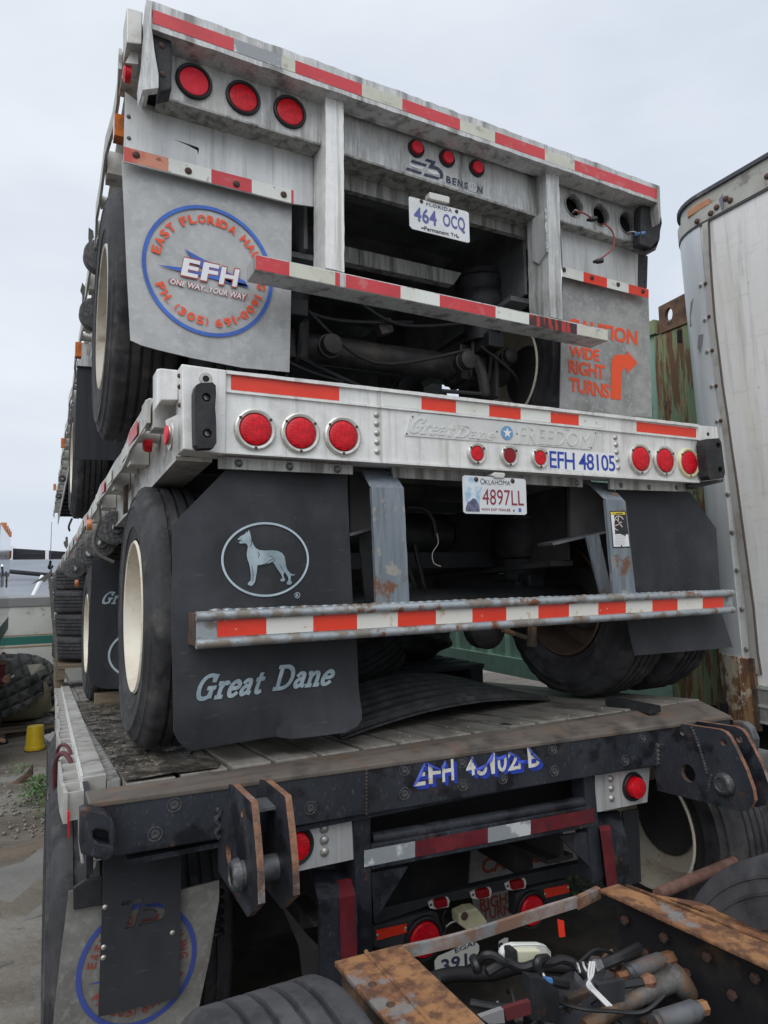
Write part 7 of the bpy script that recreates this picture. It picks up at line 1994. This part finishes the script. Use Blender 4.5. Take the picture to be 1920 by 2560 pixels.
skin_mesh('jacket', [hip + Vector((0, 0, .02)), hip.lerp(chest, .5), chest, chest.lerp(neck, .6), shR, elb, wr + (elb - wr) * .12, shL, elbL, wrL], [(0, 1), (1, 2), (2, 3), (2, 4), (4, 5), (5, 6), (2, 7), (7, 8), (8, 9)], [.155, .145, .165, .075, .085, .064, .046, .085, .064, .046], jacket_m, PR)
skin_mesh('trousers', [hip, V_[13], kneeR, ankR + Vector((0, 0, .02)), V_[16], kneeL, ankL + Vector((0, 0, .02))], [(0, 1), (1, 2), (2, 3), (0, 4), (4, 5), (5, 6)], [.15, .105, .082, .068, .105, .082, .068], trouser_m, PR)
for a_ in (ankR, ankL):
    skin_mesh('shoe', [a_ + Vector((-.05, 0, -.03)), a_ + Vector((.06, 0, -.035)), a_ + Vector((.19, 0, -.045))], [(0, 1), (1, 2)], [.052, .05, .036], black_plain, PR)
for i in range(4):
    b0 = hand + Vector((-.015, -.01, .03 - .02 * i)); skin_mesh('finger', [b0 + Vector((-.04, 0, 0)), b0 + Vector((.015, -.03, 0)), b0 + Vector((.045, -.012, 0)), b0 + Vector((.05, .01, -.004))], [(0, 1), (1, 2), (2, 3)], [.011, .010, .009, .008], skin_m, PR, sub=1)
skin_mesh('thumb', [hand + Vector((-.05, .02, .03)), hand + Vector((-.0, .03, .045)), hand + Vector((.03, .02, .05))], [(0, 1), (1, 2)], [.012, .011, .009], skin_m, PR, sub=1)
bm = bmesh.new(); bmesh.ops.create_uvsphere(bm, u_segments=24, v_segments=14, radius=1)
for v in bm.verts: v.co = head + Vector((v.co.x * .108, v.co.y * .10, .045 + v.co.z * .075))
bmesh.ops.delete(bm, geom=[v for v in bm.verts if v.co.z < head.z + .02], context='VERTS')
add_prism(bm, [head + Vector((.07, -.07, .03)), head + Vector((.19, -.05, .02)), head + Vector((.20, .05, .02)), head + Vector((.07, .07, .03))], Vector((0, 0, .012)))
obj('cap', bm, cap_m, PR, smooth=True)
for s_ in (-1, 1):
    inst('eye', 'eye', lambda b: lathe(b, [(-.004, .004), (.004, .007), (.008, 0)], 8, 'X'), hole_black, head + Vector((.088, s_ * .032, .0)), PR)
    bm = bmesh.new(); bmesh.ops.create_icosphere(bm, subdivisions=2, radius=1, matrix=Matrix.Translation(head + Vector((-.005, s_ * .095, -.015))) @ Matrix.Diagonal((.022, .01, .032, 1))); obj('ear', bm, skin_m, PR, smooth=True)
box('mouth', ink_wine, head.x + .085, head.x + .092, head.y - .025, head.y + .025, head.z - .062, head.z - .054, PR)
ca_, cb2 = PY(k(14, (105, 955)), Yp - .25), PY(k(14, (185, 815)), Yp - .25)
SC = thing('spray_can', 'dark spray can with a pale nozzle held in the outstretched hand', 'spray can', tuple(ca_))
bm = bmesh.new(); tube(bm, [ca_, ca_.lerp(cb2, .04), ca_.lerp(cb2, .86), ca_.lerp(cb2, .95)], [.026, .03, .03, .018], 14); obj('canister', bm, can_m, SC, smooth=True)
bm = bmesh.new(); tube(bm, [ca_.lerp(cb2, .95), cb2, cb2.lerp(PY(k(14, (228, 780)), Yp - .25), .8)], [.016, .018, .012], 10); obj('nozzle', bm, bag_white, SC, smooth=True)

# hook on a thin cable
wp = [PY(k(13, (893, 455)), 15.0), PY(k(13, (882, 750)), 13), PY(k(13, (870, 1140)), 11.0)]
hk = thing('hook', 'dark hook hanging on a thin cable beside the middle trailer', 'hook', tuple(wp[2]))
bm = bmesh.new(); tube(bm, wp, .005, 6); obj('cable', bm, wire_black, hk)
hq = [PY(k(13, p), 11.0) for p in ((872, 1120), (866, 1180), (845, 1225), (862, 1250), (888, 1235), (900, 1215), (888, 1205))]
bm = bmesh.new(); tube(bm, smooth_path(hq), .018, 8); obj('hook_body', bm, black_plain, hk, smooth=True)
bm = bmesh.new(); tube(bm, smooth_path([PY(k(13, p), 8.5) for p in ((1245, 385), (1190, 520), (1200, 590), (1215, 600))]), .012, 6)
tag(obj('bent_rod', bm, black_plain, smooth=True), 'bent black rod hanging beneath the front of the topmost trailer', 'rod')

# ================================================================== WEEDS, RUBBLE
def gpt(px):
    for i in range(400):
        yy = 1.5 + i * .05
        p = PY(px, yy)
        if p.z <= ground_z(p.x, yy): return Vector((p.x, yy, ground_z(p.x, yy)))
    return PZ(px, 0)
def weed(px, s, n, label, grp=None):
    c = gpt(px)
    bm = bmesh.new()
    for i in range(n):
        a = rnd.uniform(0, 6.28); r = s * rnd.random() ** .6
        h = rnd.uniform(.15, .95) * s * (1.15 - r / s * .6)
        p = c + Vector((math.cos(a) * r, math.sin(a) * r, h))
        l = rnd.uniform(.018, .042) * (s / .25) ** .4; t = rnd.uniform(-.6, .9); d = Vector((math.cos(a) * math.cos(t), math.sin(a) * math.cos(t), math.sin(t)))
        sd_ = d.cross(Vector((0, 0, 1))).normalized() * l * .42
        pts = [p, p + d * l * .5 + sd_, p + d * l, p + d * l * .5 - sd_ + Vector((0, 0, l * .1))]
        bm.faces.new([bm.verts.new(q) for q in pts])
    fo = bmesh.new()
    for i in range(max(5, n // 30)):
        a = rnd.uniform(0, 6.28); r = s * rnd.uniform(.2, .8)
        tube(fo, [c, c + Vector((math.cos(a) * r * .5, math.sin(a) * r * .5, s * .4)), c + Vector((math.cos(a) * r, math.sin(a) * r, s * .7))], .0025, 4)
    t_ = thing('weed_plant', label, 'weed', tuple(c), grp)
    obj('foliage', bm, leaf_m, t_); obj('stem', fo, leaf_m, t_)
G_ = 'weeds growing in the yard'
weed(k(15, (400, 400)), .26, 620, 'largest leafy green weed clump left of the lowest trailer', G_)
weed(k(15, (420, 515)), .13, 200, 'small green weed in front of the largest clump', G_)
weed(k(15, (270, 345)), .12, 120, 'sparse yellow-green weed left of the largest clump', G_)
weed(k(15, (170, 185)), .14, 60, 'thin upright weed by the charred scrap of wood', G_)
weed((1605, 2235), .16, 220, 'green weed beside the right rear wheel of the lowest trailer', G_)
weed((1575, 2190), .05, 20, 'single sprig between the rusty rail and the red-brown pipe', G_) if False else None
weed(k(29, (1440, 560)), .13, 120, 'green weed behind the red reflector under the lowest trailer', G_)
c = gpt(k(15, (170, 260)))
bm = bmesh.new(); add_prism(bm, [c + Vector(v) for v in ((-.10, 0, .0), (.05, .0, .10), (.09, .03, .16), (.10, .0, .06), (-.04, -.02, -.02))], Vector((.01, .06, 0)))
tag(obj('wood_scrap', bm, rust_dark), 'charred scrap of wood lying near the thin weed', 'scrap wood')
bm = bmesh.new()
for i in range(420):
    if i < 260: p = gpt(k(15, (rnd.uniform(0, 470), rnd.uniform(20, 700))))
    else: p = gpt(k(14, (rnd.uniform(100, 900), rnd.uniform(1700, 2100))))
    r = rnd.uniform(.004, .018) * (1.6 if rnd.random() < .08 else 1)
    bmesh.ops.create_icosphere(bm, subdivisions=1, radius=r, matrix=Matrix.Translation(p + Vector((0, 0, r * .3))) @ Matrix.Diagonal((1, rnd.uniform(.6, 1.3), .6, 1)))
o = obj('gravel', bm, M('gravel_stone', (.20, .185, .16), .85, 0, [((.18, .16, .14), 30, .45, .6, V1, 3, .8)])); o['kind'] = 'stuff'
# rubbish beside the tank
for nm, q, m_, lab, s_ in (('rubble', (770, 1700), brown_pipe, 'broken brick on the ground right of the yellow bucket', .06), ('crumpled_plastic', (850, 1750), bag_white, 'crumpled clear plastic beside the lowest trailer', .12), ('folded_tarp', (740, 1560), trim_grey, 'folded grey tarp beside the pallet end', .18)):
    c = gpt(k(14, (q[0], q[1] + 60)))
    bm = bmesh.new(); bmesh.ops.create_icosphere(bm, subdivisions=3, radius=1)
    for v in bm.verts:
        d = 1 + .3 * math.sin(v.co.x * 8 + v.co.z * 4) * math.cos(v.co.y * 7 + v.co.x * 3)
        v.co = c + Vector((v.co.x * s_ * d * 1.2, v.co.y * s_ * d, s_ * .4 + v.co.z * s_ * .6 * d))
    tag(obj(nm, bm, m_, smooth=False), lab, 'rubbish')
bm = bmesh.new(); a_, b2 = PY(k(14, (865, 1480)), 8.6), PY(k(14, (905, 1790)), 8.6); b2.z = ground_z(0, 8.6)
tube(bm, [a_, b2], .025, 8); tag(obj('metal_pole', bm, steel_worn), 'grey metal pole leaning against the lowest trailer side', 'pole')
# red-brown pipe by the right tyre
bm = bmesh.new(); tube(bm, [PY(k(22, (300, 2125)), 1.95), PY(k(22, (560, 2010)), 1.98), PY(k(22, (980, 1835)), 2.03)], .022, 16)
tag(obj('steel_pipe', bm, brown_pipe, smooth=True), 'red-brown steel pipe behind the dusty right tyre', 'pipe')
# concrete slab at the lower left and a paler strip of paving
for q, nm, lab in (((0, 2000), 'a', ''),):
    bm = bmesh.new()
    pts = [PZ(p, .006) for p in ((-600, 2560), (60, 2420), (128, 2405), (250, 2560), (300, 2900), (-600, 2950))]
    add_prism(bm, pts, Vector((0, 0, -.05))); o = obj('concrete_slab', bm, slab_m); o['kind'] = 'structure'
    bm = bmesh.new(); pts = [gpt(p) + Vector((0, 0, .006)) for p in ((-300, 2230), (0, 2175), (60, 2160), (133, 2100), (128, 2290), (60, 2310), (-300, 2360))]
    add_prism(bm, pts, Vector((0, 0, -.03))); o = obj('concrete_slab', bm, slab_m); o['kind'] = 'structure'
